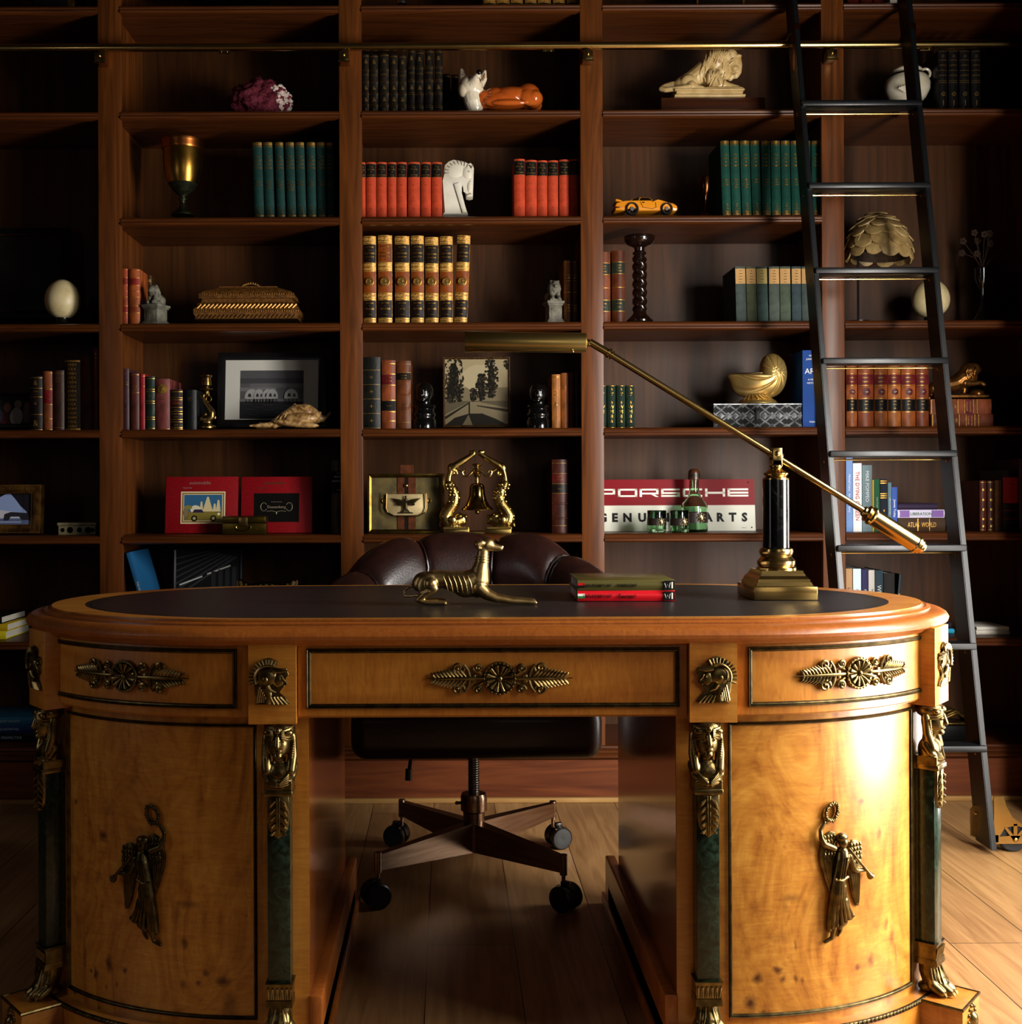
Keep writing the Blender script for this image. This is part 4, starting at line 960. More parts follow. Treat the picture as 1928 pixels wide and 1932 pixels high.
for i, (a, b) in enumerate([(1363, 1379.5), (1381, 1398), (1400, 1418), (1419.5, 1436.5), (1438, 1454.5), (1456, 1473.5), (1475, 1492), (1493.5, 1510), (1511.5, 1529), (1531, 1550.5)]):
    v, c = vols[i]; book(a, b, 266, 407, GR2, f'{ORD[i]} green and gold cloth volume right of the small copper wine cup', 'green and gold poetry books behind the ladder', lean=-1.7 if i < 4 else (-.8 if i < 8 else 0), bands=PB, texts=POEM(v, c), dp=.175, Y=3.87)
# red novels either side of the horse head
RD = cloth('#b84c30', .6); RNAMES = ['Hugo', 'Dumas', 'Dickens', 'Poe', 'Balzac', 'Kipling', 'Stevenson', 'Twain', 'Tolstoy', 'Flaubert', 'Zola', 'Conrad', 'Wilde', 'Ibsen']
def novel(i): return dict(bands=[LB(.745, .965, INK), B_(.74, .006, GLTD), B_(.97, .006, GLTD)], texts=[(.92, 'The', .045, GLTD), (.875, 'Works', .045, GLTD), (.83, 'of', .04, GLTD), (.78, RNAMES[i], .045, GLTD), (.6, 'o', .03, GLTD), (.4, 'o', .03, GLTD), (.2, 'o', .03, GLTD)])
for i, (a, b) in enumerate([(676, 689.6), (690.4, 709.6), (710.2, 729.8), (731, 748), (748.6, 767.6), (769.5, 792.4), (794, 813), (814, 834.2)]):
    book(a, b, 306.8, 407, RD, f'{ORD[i]} red novel from the left, in the row left of the horse head', 'red novels left of the horse head', dp=.13, Y=3.89, **novel(i))
for i, (a, b) in enumerate([(969.6, 990.6), (991.4, 1013), (1013.6, 1032.6), (1033.7, 1053), (1054.8, 1074.4), (1075.3, 1092)]):
    book(a, b, (300.8, 302.8, 303.4, 303.4, 302, 301)[i], 407, RD, f'{ORD[i]} red novel from the left, in the row right of the horse head', 'red novels right of the horse head', dp=.13, Y=3.89, **novel(8 + i))
# gilt calf history set
CALF = mat('gilt_calf', '#8a5c22', .36, .25, 0, '#cc9c4c', 90, (1, 1, 1), .3, 200, 1.2, 6, (.38, .62)); CALFD = hide('#8a4a1c'); LBLK = hide('#231610')
for i, (a, b) in enumerate([(685.5, 709.6), (713, 740), (744.8, 772.6), (775.2, 799.8), (802, 827.4), (829.8, 854.4), (856, 881)]):
    t = book(a, b, (446, 444.5, 446, 445.3, 448, 446.5, 445)[i], 607, CALF, f'{ORD[i]} tall gilt calf history volume from the middle post' + (', leaning right' if i == 6 else ''), 'gilt calf history set', lean=2.4 if i == 6 else 0,
         bands=[LB(.70, .905, CALFD if i == 1 else LBLK), LB(.08, .275, LBLK), LB(.36, .60, CALFD)] + [B_(z, .008) for z in (.015, .045, .07, .285, .31, .35, .61, .65, .69, .915, .94, .985)],
         texts=[(.875, 'HISTOIRE', .022, GLT), (.84, 'DE LA', .014, GLT), (.805, 'NATION', .028, GLT), (.765, 'FRANÇAISE', .020, GLT), (.725, ('IX', 'I', 'XI', 'XII', 'XIII', 'XIV', 'XV')[i], .018, GLT), (.245, 'HISTOIRE', .02, GLT), (.215, 'DES', .013, GLT), (.18, ('PEUPLES', 'NATIONS', 'ARTS', 'LETTRES', 'LETTRES', 'SCIENCES', 'SCIENCES')[i], .026, GLT), (.115, 'TOME', .016, GLT)])
    w = (b - a) * YBK / F
    g = G(); M = Matrix.Translation((0, -w * .2, .483 * (WZ(a, 446, YBK) - ROWS[607]))) @ Matrix.Rotation(R(90), 4, 'X')
    g.lathe([(0, 0), (w * .33, 0), (w * .33, .0012), (w * .29, .0018), (w * .27, .0006), (0, .0006)], 24, M)
    g.done('medallion', GLT, t); g = G(); c = M.translation
    g.ball((c.x, c.y - .001, c.z + w * .06), (w * .10, .0014, w * .12)).ball((c.x, c.y - .0008, c.z - w * .15), (w * .18, .0012, w * .09)).done('medallion_portrait', GLTD, t)
for i, (a, b) in enumerate([(1063.4, 1080), (1080.8, 1092)]):
    book(a, b, 491.7, 607, hide('#6a4020'), f'{ORD[i]} of the two slim brown gilt-lined books right of the small stone lion', 'slim brown books beside the small stone lion', bands=[B_(z, .006) for z in (.02, .21, .25, .3, .5, .68, .72, .77, .97)], texts=[(.735, 'ESSAIS', .018, GLT), (.27, 'TOME I', .016, GLT)])
for i, (a, b) in enumerate([(1124, 1151.6), (1153.8, 1179)]):
    book(a, b, (476, 473.5)[i], 607, hide('#7c4426' if i == 0 else '#5e3018'), f'{ORD[i]} brown leather book with green labels left of the twisted candlestick', 'brown books beside the twisted candlestick',
         bands=[LB(.69, .84, hide('#2b3226')), LB(.18, .325, hide('#2b3226'))] + [B_(z, .007) for z in (.685, .845, .175, .33, .50)], texts=[(.80, 'LETTRES', .02, GLT), (.765, 'ET DES', .016, GLT), (.725, 'VOYAGES', .02, GLT), (.28, 'HISTOIRE', .02, GLT), (.23, 'TOME II', .016, GLT)])
GC = ['#4c5652', '#565c48', '#435450', '#525a52', '#505a4c', '#3f4c50', '#4a5450', '#465250']
for i, (a, b) in enumerate([(1389, 1408.5), (1409.5, 1428.4), (1429.2, 1449.6), (1451.2, 1471), (1472, 1492), (1494, 1512), (1513, 1530), (1531, 1550)]):
    book(a, b, 503, 607, cloth(GC[i]), f'{ORD[i]} grey-green book with a tan paper label, right of the twisted candlestick', 'grey-green books with tan labels', lean=-1.3 if i < 3 else -.5, dp=.175, bulge=.003, Y=3.87,
         bands=[LB(.69, .96, plain('#b08a58' if i != 2 else '#a3935c', .8))], texts=[(.92 - .05 * j, q, .016, INK) for j, q in enumerate(('THE', 'STORY', 'OF THE', 'WORLD', 'VOL. ' + str(i + 1)))])
# lower left groups
dk = [('#4a2f34', 229.2, 244, 696, 'dark plum'), ('#5a2e28', 245, 263, 704, 'maroon-brown'), ('#9c2a30', 263.5, 273.6, 705.7, 'thin bright red'), ('#26362a', 274.6, 292.6, 710.5, 'dark green gilt'), ('#7c4440', 293.7, 320.6, 715, 'dusty rose, gold medallion on its spine,'), ('#2b211c', 321.4, 345, 735.5, 'short gilt-panelled black'), ('#15181a', 346, 371, 736, 'short plain black')]
for i, (c, a, b, tp, d) in enumerate(dk):
    kw = {}
    if i == 0: kw = dict(dots=[(z, .07, GLT) for z in (.93, .48, .35, .18)], texts=[(.78, 'ESSAYS', .022, GLT), (.745, 'MACAULAY', .018, GLT)])
    if i == 1: kw = dict(bands=[B_(.97, .008), B_(.655, .004)], texts=[(.77, 'JOHN PARK', .018, GLT), (.735, 'HARRISON', .018, GLT), (.70, 'ATHENS', .018, GLT)])
    if i == 2: kw = dict(bands=[B_(.96, .008), B_(.78, .004)], texts=[(.23, 'D.C.', .018, GLT)])
    if i == 3: kw = dict(bands=[B_(z, .01) for z in (.03, .2, .24, .5, .54, .72, .76, .96)], raised=(.22, .52, .74), texts=[(.63, 'VERSE', .025, GLT)])
    if i == 4: kw = dict(bands=[B_(.02, .008)], dots=[(.80, .36, GLT)], texts=[(.64, 'PETITE', .02, GLT), (.60, 'HISTOIRE', .02, GLT)])
    if i == 5: kw = dict(bands=[LB(.60, .72, hide('#5a2018'))] + [B_(z, .016) for z in (.02, .06, .2, .26, .4, .46, .56, .75, .8, .95)], raised=(.23, .43, .6, .78), texts=[(.66, 'CURIOSITIES', .03, GLT), (.33, 'oOo', .06, GLT), (.13, 'oOo', .06, GLT), (.5, 'oOo', .05, GLT)])
    if i == 6: kw = dict(texts=[(.80, 'LES AMIS', .025, GLT), (.75, 'DE PARIS', .02, GLT)])
    book(a, b, tp, 808, hide(c), f'{d} book left of the dolphin candlestick', 'assorted old books left of the dolphin candlestick', Y=3.88, **kw)
la = [('#241a14', 56.5, 80.4, 710, 'black book with gilt scrolls on its spine'), ('#8a5030', 80.8, 99, 700.6, 'tan leather book with a crimson label'), ('#43291e', 99.6, 121.4, 699, 'brown embossed book'), ('#2a1d10', 122, 152, 679, 'black book covered in gold lattice'), ('#5a2a18', 152.6, 175.4, 673, 'russet leather book'), ('#7a3c1c', 176, 187, 657, 'tall narrow tan book')]
for i, (c, a, b, tp, d) in enumerate(la):
    kw = {}
    if i == 0: kw = dict(bands=[B_(z, .008) for z in (.02, .3, .62, .78, .97)], texts=[(.88, '&', .12, GLTD), (.72, 'WORKS', .03, GLT), (.5, '&', .07, GLTD), (.14, '&', .16, GLTD)])
    if i == 1: kw = dict(bands=[LB(.46, .68, hide('#7c1c24'))] + [B_(z, .008) for z in (.02, .2, .44, .7, .97)], texts=[(.6, 'WALTON', .02, GLT), (.53, 'ANGLER', .02, GLT)])
    if i == 2: kw = dict(texts=[(.86, 'ANCIENT', .02, GLTD), (.82, 'HISTORY', .02, GLTD), (.12, 'V.I', .03, GLTD)], bands=[B_(.05, .006, GLTD), B_(.95, .006, GLTD)])
    if i == 3: kw = dict(texts=[(.93 - .062 * j, ('HHH', 'XXX')[j % 2], .058, GLT) for j in range(15)], bands=[B_(.02, .02), B_(.98, .02)])
    if i == 5: kw = dict(texts=[(.93 - .05 * j, q, .03, GLT) for j, q in enumerate('EPIC')])
    book(a, b, tp, 808, hide(c), d + ' on the shelf below the left egg', 'old books on the far left shelf', **kw)
for i, (a, b) in enumerate([(229.2, 241), (243, 264)]):
    book(a, b, 507 + i, 607, hide('#a35a2e' if i else '#a04c2c'), ('slim' if i == 0 else 'wide') + ' tan leather book beside the grey lion bookend', 'tan leather books by the lion bookend', Y=3.88, bands=[LB(.72, .83, hide('#8c2c26')), LB(.23, .33, hide('#8c2c26' if i == 0 else '#8a4422'))] + [B_(z, .006) for z in (.02, .22, .34, .5, .6, .71, .84, .98)], texts=[(.79, 'TRAVELS', .016, GLT), (.755, 'ITALY', .016, GLT), (.28, 'VOL. II', .014, GLT)])
book(276, 286, 520, 607, hide('#4a3218'), 'dark gilt book tucked behind the grey lion bookend', None, Y=3.985, bands=[B_(.9, .05, GLTD)])
# middle bay, second shelf up from the desk
old = [('#20211c', 683.8, 718, 674, 'thick battered black book'), ('#8c4c2c', 720, 746.6, 680, 'tan leather book, red and black labels,'), ('#6c3e20', 748, 775.6, 681, 'scuffed brown leather book')]
for i, (c, a, b, tp, d) in enumerate(old):
    kw = [dict(bands=[B_(z, .006, GLTD) for z in (.02, .22, .42, .62, .82)], texts=[(z, '+', .1, GLTD) for z in (.12, .32, .52, .72)]),
          dict(bands=[LB(.65, .79, hide('#6a1c22')), LB(.27, .41, INK)] + [B_(z, .008) for z in (.12, .255, .42, .64, .80, .95)], texts=[(.75, 'PERSIAN', .025, GLT), (.70, 'LETTERS', .025, GLT), (.34, 'VOL. III', .022, GLTD)]),
          dict(bands=[LB(.72, .82, INK)] + [B_(z, .006, GLTD) for z in (.1, .3, .5, .71, .83, .95)], raised=(.3, .5, .71), texts=[(.785, 'ROLLIN', .025, GLT), (.745, 'ATLAS', .03, GLT)])][i]
    book(a, b, tp, 808, hide(c), d + ' left of the first black bust', 'old books left of the black bust', **kw)
rt = [('#a8703a', 1041, 1057.5, 706.6, 'pale tan book with gilt scroll'), ('#9a5c2c', 1058.2, 1072.4, 704, 'plain tan book'), ('#5c2c18', 1073.6, 1083.6, 703, 'narrow brown ribbed book'), ('#3c1814', 1085, 1096, 701, 'dark red book')]
for i, (c, a, b, tp, d) in enumerate(rt):
    kw = [dict(bands=[B_(.96, .008), B_(.94, .004)], texts=[(.68, 'RILEY', .02, GLT), (.62, 'POEMS', .02, GLT), (.45, '&', .08, GLT), (.3, 'o', .05, GLT)]), dict(texts=[(.75, 'STUDIES', .018, GLT), (.71, 'LETTERS', .018, GLT)]), dict(raised=(.25, .45, .65, .85), bands=[B_(z, .006, GLTD) for z in (.24, .46, .64, .86)]), {}][i]
    book(a, b, tp, 808, hide(c), d + ' right of the second black bust', 'books right of the second black bust', **kw)
for i, (a, b) in enumerate([(1128, 1144), (1145.4, 1161.4), (1163, 1179.6), (1180.8, 1197.2)]):
    book(a, b, 727, 808, cloth('#27382e'), f'{ORD[i]} small dark green gilt book from the post, below the twisted candlestick', 'small green gilt books', dp=.12, bands=[B_(.985, .01), B_(.02, .012)], texts=[(.91, '&', .08, GLT), (.82, 'TALES', .035, GLT), (.77, 'OF', .03, GLT), (.6, '8', .09, GLT), (.5, 'W', .12, GLT), (.39, 'M', .12, GLT), (.28, '8', .12, GLT), (.17, '&', .1, GLT)])
# law reports behind the ladder
LAW = ['#9a5c34', '#8a4a2c', '#9c5c30', '#a06434', '#96562c', '#7e4226']
def law(i): return dict(bands=[LB(.66, .81, hide('#6c2228')), LB(.25, .43, hide('#151310'))] + [B_(z, .007) for z in (.235, .445, .645, .825)], dots=[(.545, .26, hide('#5a1c22'))],
                        texts=[(.765, 'MICHIGAN', .026, GLT), (.70, 'REPORTS', .026, GLT), (.545, ('172', '168', '163', '167', '170', '171')[i], .03, CREAM), (.40, 'CASES', .018, GLT), (.35, 'DECIDED', .014, GLT), (.29, '1911', .02, GLT)])
for i, (a, b) in enumerate([(1596.5, 1617), (1618.4, 1648), (1649.4, 1674), (1674.8, 1699.4), (1700.4, 1727), (1728, 1752)]):
    book(a, b, 684, 808, hide(LAW[i]), f'{ORD[i]} brown law report from the post, seen between the ladder stiles', 'law reports behind the ladder', **law(i))
# far right bay, beside and behind the lamp counterweight
mod = [('#6f8fc4', 1596, 1608.6, 863.7, 'pale blue', "Michael Lopez   America's Story", '#f0f2f8', .45), ('#e4e4e2', 1609.2, 1625.8, 874, 'white', 'THE DYING CITIZEN', '#b03038', .62), ('#6c8188', 1626.6, 1645.4, 877.6, 'grey', 'MIKE POMPEO', '#d8e0e4', .5), ('#d2b43a', 1645.6, 1649, 905, 'very thin yellow', '', '#101010', .5), ('#2c6a4c', 1649.3, 1659.6, 904, 'green', 'THE STORY OF', '#c8d8c8', .42), ('#1c2430', 1660.2, 1674.2, 903.6, 'navy gilt', '', '#b08c40', .4), ('#5a7884', 1674.8, 1681.8, 910.5, 'narrow slate blue', 'LIFE ILLUSTRATED', '#d0d8d8', .6), ('#34509a', 1682.2, 1693, 919, 'short cobalt blue', 'Jeeves Today', '#e0e4f0', .6)]
for i, (c, a, b, tp, d, s, tc, hf) in enumerate(mod):
    kw = dict(vtexts=[(.52, s, hf, plain(tc, .6))] if s else [])
    if i == 5: kw = dict(bands=[B_(z, .02) for z in (.96, .92, .72, .68, .64, .25)], texts=[(.4, '8', .06, GLT)])
    if i == 2: kw['vtexts'] = [(.68, s, hf, plain(tc, .6))]
    book(a, b, tp, 1008, plain(c, .55), f'{d} jacketed book on the shelf behind the lamp counterweight', 'modern books behind the lamp counterweight', bulge=.0012, pg=PAPERW, **kw)
rb = [('#5c2a1c', 1848, 1861, 907, 'brown gilt-dotted'), ('#4c281a', 1862.4, 1875.8, 907, 'dark brown'), ('#6a4a28', 1876.6, 1890.4, 906, 'worn tan'), ('#241a1c', 1891.4, 1921.6, 887, 'thick black and red'), ('#4c1414', 1922.4, 1944, 866, 'tall dark red')]
for i, (c, a, b, tp, d) in enumerate(rb):
    kw = dict(dots=[(z, .2, GLT) for z in (.1, .24, .43, .62, .82)], bands=[B_(.97, .01), B_(.03, .01)]) if i < 2 else {}
    if i == 3: kw = dict(bands=[LB(.46, .88, plain('#8c1c22', .5)), B_(.34, .008, plain('#8c1c22', .5)), B_(.2, .008, plain('#8c1c22', .5))], texts=[(.76, 'MEDICAL', .025, GLT), (.7, 'TEXTS', .025, GLT), (.55, 'SECOND', .02, GLT), (.15, 'VOLUME', .02, GLT)])
    book(a, b, tp, 1008, hide(c), f'{d} book right of the ladder, level with the lamp counterweight', 'old books right of the ladder', **kw)
lowb = [('#a8845c', 1596, 1608, 1072.8, 'tan', 'Learning', '#101010', .62), ('#c4dce6', 1609.4, 1624.6, 1073.2, 'pale sky blue', 'FAITH', '#6a90a8', .5), ('#2c2c54', 1626, 1638, 1074, 'indigo', 'Profiles', '#e0e0ea', .55), ('#d8d6d0', 1638.6, 1650.2, 1075.6, 'off-white', 'The Ace', '#303030', .6), ('#2e4450', 1651, 1666, 1076, 'dark teal', 'Where I', '#f0f0f0', .75), ('#181412', 1667, 1688, 1081, 'black', '', '#902020', .5)]
for i, (c, a, b, tp, d, s, tc, hf) in enumerate(lowb):
    kw = dict(vtexts=[(.62, s, hf, plain(tc, .6))] if s else []);
    if i == 5: kw = dict(texts=[(.55, 'NO RISK', .05, plain('#902020', .6))])
    book(a, b, tp, 1208, plain(c, .55), f'{d} jacketed book seen just over the right end of the desk', 'books seen over the right end of the desk', bulge=.001, pg=PAPERW, **kw)
book(1686.5, 1692, 1083, 1208, plain('#20282c', .4), 'thin dark book leaning against the black one over the desk end', None, bulge=.001, lean=5, vtexts=[(.6, 'GREEN BERETS', .6, INKW)], pg=PAPERW)
# books above the rail
for i, (a, b) in enumerate([(912, 935), (936, 961), (963, 986.4), (990, 1012), (1014, 1039), (1043, 1066), (1069, 1092)]):
    book(a, b, -150, 7, CALF, f'{ORD[i]} gilt calf book from the left, above the rail over the ceramic fox', 'gilt calf books above the rail', bands=[LB(.02, .09, LBLK), LB(.68, .9, LBLK)] + [B_(z, .008) for z in (.012, .1, .3, .6, .95)], raised=(.1, .3, .6))
for i, (a, b) in enumerate([(1598, 1620), (1623.5, 1645.4), (1647.6, 1669.2)]):
    book(a, b, -120, 7, hide('#6a2a20'), f'{ORD[i]} dark red gilt book at the top between the ladder stiles', 'red books above the rail', bands=[B_(z, .01) for z in (.02, .06, .3, .6, .9)], texts=[(.04, 'ooo', .02, GLT)])
book(1679, 1692.4, -60, 7, plain('#cfcabc', .6), 'pale slim book at the top beside the right ladder stile', None, bulge=.001)
for i, (a, b) in enumerate([(1769.4, 1786.6), (1789, 1806.6), (1809.6, 1828.6), (1832, 1849.6)]):
    book(a, b, 95, 207, hide('#1c1a18'), f'{ORD[i]} black gilt-emblem book right of the white jar', 'black books beside the white jar', bands=[B_(z, .005, GLTD) for z in (.03, .06, .49, .52, .68, .84, .98)], texts=[(.9, 'O', .05, GLTD), (.76, 'ANNALS', .03, GLTD), (.6, 'OF ROME', .03, GLTD), (.31, 'O', .09, GLTD), (.31, 'I', .05, GLTD), (.17, 'I', .12, GLTD)])
book(625, 654, 869, 1008, hide('#5a4a30'), 'tan and black book half behind the second post, beside the red annuals', None, bands=[LB(.56, .86, INK)], texts=[(.78, 'MODERN', .03, INKW), (.72, 'DICTIONARY', .03, INKW), (.83, 'ooooo', .02, INKW), (.6, 'ooooo', .02, INKW)], dp=.14)
book(1041, 1071, 867, 1008, hide('#4a2418'), 'thick brown leather book alone at the right of the ship bell', None, bands=[LB(.70, .80, hide('#5c1c18')), LB(.55, .66, hide('#1c1410'))] + [B_(z, .006, GLTD) for z in (.1, .2, .4, .54, .67, .81, .95)], raised=(.2, .4), texts=[(.77, 'WEBSTER', .02, GLTD), (.73, 'LEXICON', .02, GLTD), (.6, 'VOL. 1', .022, GLTD)])
book(284, 295, 1037, 1208, plain('#235f90', .5), 'blue book leaning left in the bay under the red annuals', None, lean=-16, bulge=.0015, dp=.22, pg=PAPERW, vtexts=[(.5, 'THE WINNING STORY', .5, CREAM)])
# books lying flat
def lie(px0, px1, py0, py1, rk, lab, cov, zoff=None, Y=3.90, dp=.16, group=None, rot=0., spine='front', pg=PAPERW):
    x0, x1 = WX(px0, py1, Y), WX(px1, py1, Y); h = (py1 - py0) * Y / F
    z = ROWS[rk] + .0006 if zoff is None else zoff
    return lying('book', lab, x0, x1, Y, Y + dp, z, h, cov, pg, group, spine, 'book', rot), z + h + .0003, h, (x1 - x0) / 2
gL = 'law reports lying under the gilded lion'
for i, (a, b, y0, y1) in enumerate([(1756, 1873, 779.4, 804), (1754, 1870, 751, 779)]):
    t, z_, h, w = lie(a, b, y0, y1, 808, ('lower' if i == 0 else 'upper') + ' law report lying flat under the gilded lion', hide('#6e3a24' if i == 0 else '#84482a'), None if i == 0 else z_, Y=3.91, group=gL)
    g = G()
    for x in (.02, .45, .56, .70, .76): g.box(-w + 2 * w * x - .0012, -w + 2 * w * x + .0012, -.0848, -.078, .001, h - .001)
    g.done('gilt_band', GLT, t); G().box(-w + 2 * w * .57, -w + 2 * w * .69, -.0846, -.078, .0005, h - .0005).done('title_label', hide('#6c2228'), t)
    put_text(put_text(put_text(G(), 'REPORTS', -w + 2 * w * .595, -.085, h / 2, .007, None, -90), 'MICHIGAN', -w + 2 * w * .65, -.085, h / 2, .007, None, -90), '150' if i == 0 else '162', -w + 2 * w * .40, -.085, h / 2, .009, None, -90).done('lettering', GLT, t)
LION_Z = z_
gS = 'books stacked flat behind the lamp counterweight'; z_ = None
for i, (a, b, y0, y1, c, d) in enumerate([(1694, 1783, 979, 1004.6, '#3a2616', 'thick dark brown book, bottom'), (1693, 1781.5, 963, 978, '#c9c6dc', 'white and lilac book, middle'), (1693, 1769, 950, 962, '#281c34', 'dark violet book, top')]):
    t, z_, h, w = lie(a, b, y0, y1, 1008, d + ' of the flat stack by the right ladder stile', plain(c, .5), z_, group=gS)
    if i < 2: put_text(G(), ('ATLAS  WORLD', 'LIBERATION')[i], .0, -.0840, h / 2, h * .5, w * 1.2).done('lettering', (GLT, plain('#2c5a34'))[i], t)
    if i == 0: G().box(-w * .2, -w * .15, -.0842, -.079, .002, h - .002).box(w * .3, w * .33, -.0842, -.079, .002, h - .002).done('gilt_band', GLT, t)
    if i == 1: G().box(w * .45, w * .95, -.0840, -.079, .002, h - .002).box(-w * .9, -w * .5, -.0840, -.079, .002, h - .002).done('spine_panel', plain('#7a5a9c', .4), t)
z_ = None
for i, (a, b, y0, y1, c) in enumerate([(1841, 1904, 1194.8, 1202.4, '#d2ccbe'), (1842, 1903, 1187, 1194.2, '#dcd8cc')]):
    t, z_, h, w = lie(a, b, y0, y1, 1208, ('lower' if i == 0 else 'upper') + ' cream book of the flat pair right of the ladder', plain(c, .6), z_, group='cream books lying right of the ladder', Y=3.91)
t, z_, h, w = lie(1752, 1800, 1191, 1199.4, 1208, 'small cyan book lying beside the right edge of the desk top', plain('#2a9cc0', .4), None, Y=3.95); put_text(G(), '+', w * .3, -.0842, h / 2, h * .6).done('lettering', INK, t)
lie(1750, 1794, 1178, 1190, 1208, 'dark book lying on the small cyan book', plain('#1c2030', .4), z_, Y=3.95)
lie(1700, 1746, 1121, 1131, 1208, 'olive green book lying flat, seen just over the right end of the desk', cloth('#566040'), None, Y=3.93)
bpy.context.view_layer.update()
z_ = None
for i, (a, b, y0, y1, c, d) in enumerate([(-62, 11, 1192, 1207, '#cfc020', 'lower yellow'), (-64, 14, 1178, 1191.6, '#b89a18', 'upper yellow'), (-60, 3, 1164, 1177.6, '#101010', 'black-covered')]):
    t, z_, h, w = lie(a, b, y0, y1, 1208, d + ' book of the flat stack left of the desk', plain(c, .45), z_, Y=3.90, dp=.23, group='flat books left of the desk')
z_ = None
for i, (a, b, y0, y1, c, d) in enumerate([(-60, 84, 1388, 1405, '#0c1018', 'black'), (-60, 82, 1372, 1387, '#16264a', 'navy blue'), (-60, 81, 1357, 1371.4, '#1c4660', 'teal blue')]):
    t, z_, h, w = lie(a, b, y0, y1, 1408, d + ' book in the flat pile on the bottom left shelf', plain(c, .4), z_, Y=3.92, dp=.2, group='flat books on the bottom left shelf')
    put_text(G(), ('A PERSPECTIVE', 'ILLUSTRATED', 'GREAT YACHTS')[i], w * .1, -.1042, h / 2, h * .4).done('lettering', plain('#7a8a94'), t)
# ------------------------------------------------------------------ ornaments on the shelves
def spot(pxc, rk, Y=3.93, zoff=None):
    """base point on a shelf, metres per picture pixel there, and local (x, z) of a picture point"""
    Z = ROWS[rk] + .0006 if zoff is None else zoff
    yb = CY - (Z - 1) * F / Y - ROLL * (pxc - CX); k = Y / F
    f = lambda px, py, d=0.: ((px - pxc) * k, d * k, (yb - py) * k)
    return (WX(pxc, yb, Y), Y, Z), k, f
def lathe_px(f, k, pxc, prof, seg=32, cap=True):       # profile: (radius px, picture y)
    return G().lathe([(r * k, f(pxc, y)[2]) for r, y in prof][::-1], seg, None, cap=cap)
from mathutils.bvhtree import BVHTree
def tree_of(me): return BVHTree.FromPolygons([v.co for v in me.vertices], [list(p.vertices) for p in me.polygons])
def P2(f, pts): return [(f(x, y)[0], f(x, y)[2]) for x, y in pts]
def solo(name, g, m, lab, cat, loc, group=None, sharp=50):
    return tag(g.done(name, m, None, sharp, loc), lab, cat, group)
def mosaic(name, parent, f, polys, y, step=.00012):
    me = bpy.data.meshes.new(name); b = bmesh.new(); ms = []
    for i, (pts, c) in enumerate(polys):
        m = plain(c, .45)
        if m not in ms: ms.append(m)
        vs = [b.verts.new((x, y - i * step, z)) for x, z in P2(f, pts)]
        fc = b.faces.new(vs[::-1]); fc.material_index = ms.index(m); fc.normal_update()
        if fc.normal.y > 0: fc.normal_flip()
    b.to_mesh(me); b.free()
    for m in ms: me.materials.append(m)
    o = bpy.data.objects.new(name, me); COL.objects.link(o); o.parent = parent; return o
def bx(f, x0, x1, y0, y1): return [(x0, y0), (x1, y0), (x1, y1), (x0, y1)]
def ell(cx, cy, rx, ry, n=14, a0=0, a1=360): return [(cx + rx * math.cos(R(a0 + (a1 - a0) * i / n)), cy - ry * math.sin(R(a0 + (a1 - a0) * i / n))) for i in range(n + (0 if a1 - a0 >= 360 else 1))]
def rframe(g, f, x0, x1, y0, y1, w, d0, d1, prof=True):    # picture frame of four mitred sides
    o = P2(f, [(x0, y0), (x1, y0), (x1, y1), (x0, y1)]); i = P2(f, [(x0 + w, y0 + w), (x1 - w, y0 + w), (x1 - w, y1 - w), (x0 + w, y1 - w)]); m = P2(f, [(x0 + w * .45, y0 + w * .45), (x1 - w * .45, y0 + w * .45), (x1 - w * .45, y1 - w * .45), (x0 + w * .45, y1 - w * .45)])
    R_ = [[(x, d1, z) for x, z in o], [(x, d0 + .002, z) for x, z in o], [(x, d0, z) for x, z in m], [(x, d0 + .004, z) for x, z in i], [(x, d1, z) for x, z in i]]
    vs = [p for r in R_ for p in r]
    return g.add(vs, [(a * 4 + j, a * 4 + (j + 1) % 4, a * 4 + 4 + (j + 1) % 4, a * 4 + 4 + j) for a in range(4) for j in range(4)] + [(j, (j + 1) % 4, 16 + (j + 1) % 4, 16 + j) for j in range(4)])

# --- row under the rail
loc, k, f = spot(495, 207, 3.95)
b = bmesh.new(); bmesh.ops.create_icosphere(b, subdivisions=5, radius=1)
for v in b.verts:
    n = v.co.normalized(); d = 1 + .22 * noise.noise(n * 1.7) + .14 * noise.noise(n * 4) + .10 * noise.noise(n * 10) + .07 * noise.noise(n * 24)
    v.co = Vector((n.x * 58 * d, n.y * 42 * d, max(0, 33 + n.z * 40 * d * (1.1 if n.x < .4 else .9)))) * k
rock = thing('mineral_rock', 'deep red crystalline rock with a white crust on the shelf below the rail', 'rock', loc)
G().merge(b).done('rock_body', mat('red_mineral', '#3a0e18', .7, col2='#6c2432', scale=160, bump=1.0, bscale=420, spec=.2), rock, 180)
g = G(); rr = random.Random(3)
for i in range(260):
    a, e = rr.uniform(-62, 20), rr.uniform(-30, 58); n = Vector((math.cos(R(a)) * math.cos(R(e)), math.sin(R(a)) * math.cos(R(e)), math.sin(R(e))))
    if noise.noise(n * 4 + Vector((2, 5, 1))) < -.12: continue
    p = Vector((n.x * 58, n.y * 41, 33 + n.z * 35)) * k; d = 1 + .22 * noise.noise(n * 1.7) + .14 * noise.noise(n * 4); p = Vector((p.x * d, p.y * d, (33 + n.z * 35 * d) * k))
    if p.z > .003: g.ball(p, rr.uniform(.004, .0075), 1, (rr.uniform(0, 90),) * 3)
g.done('white_crust', mat('white_mineral', '#cfc0b4', .6, col2='#a08a84', scale=200, bump=.6), rock, 20)
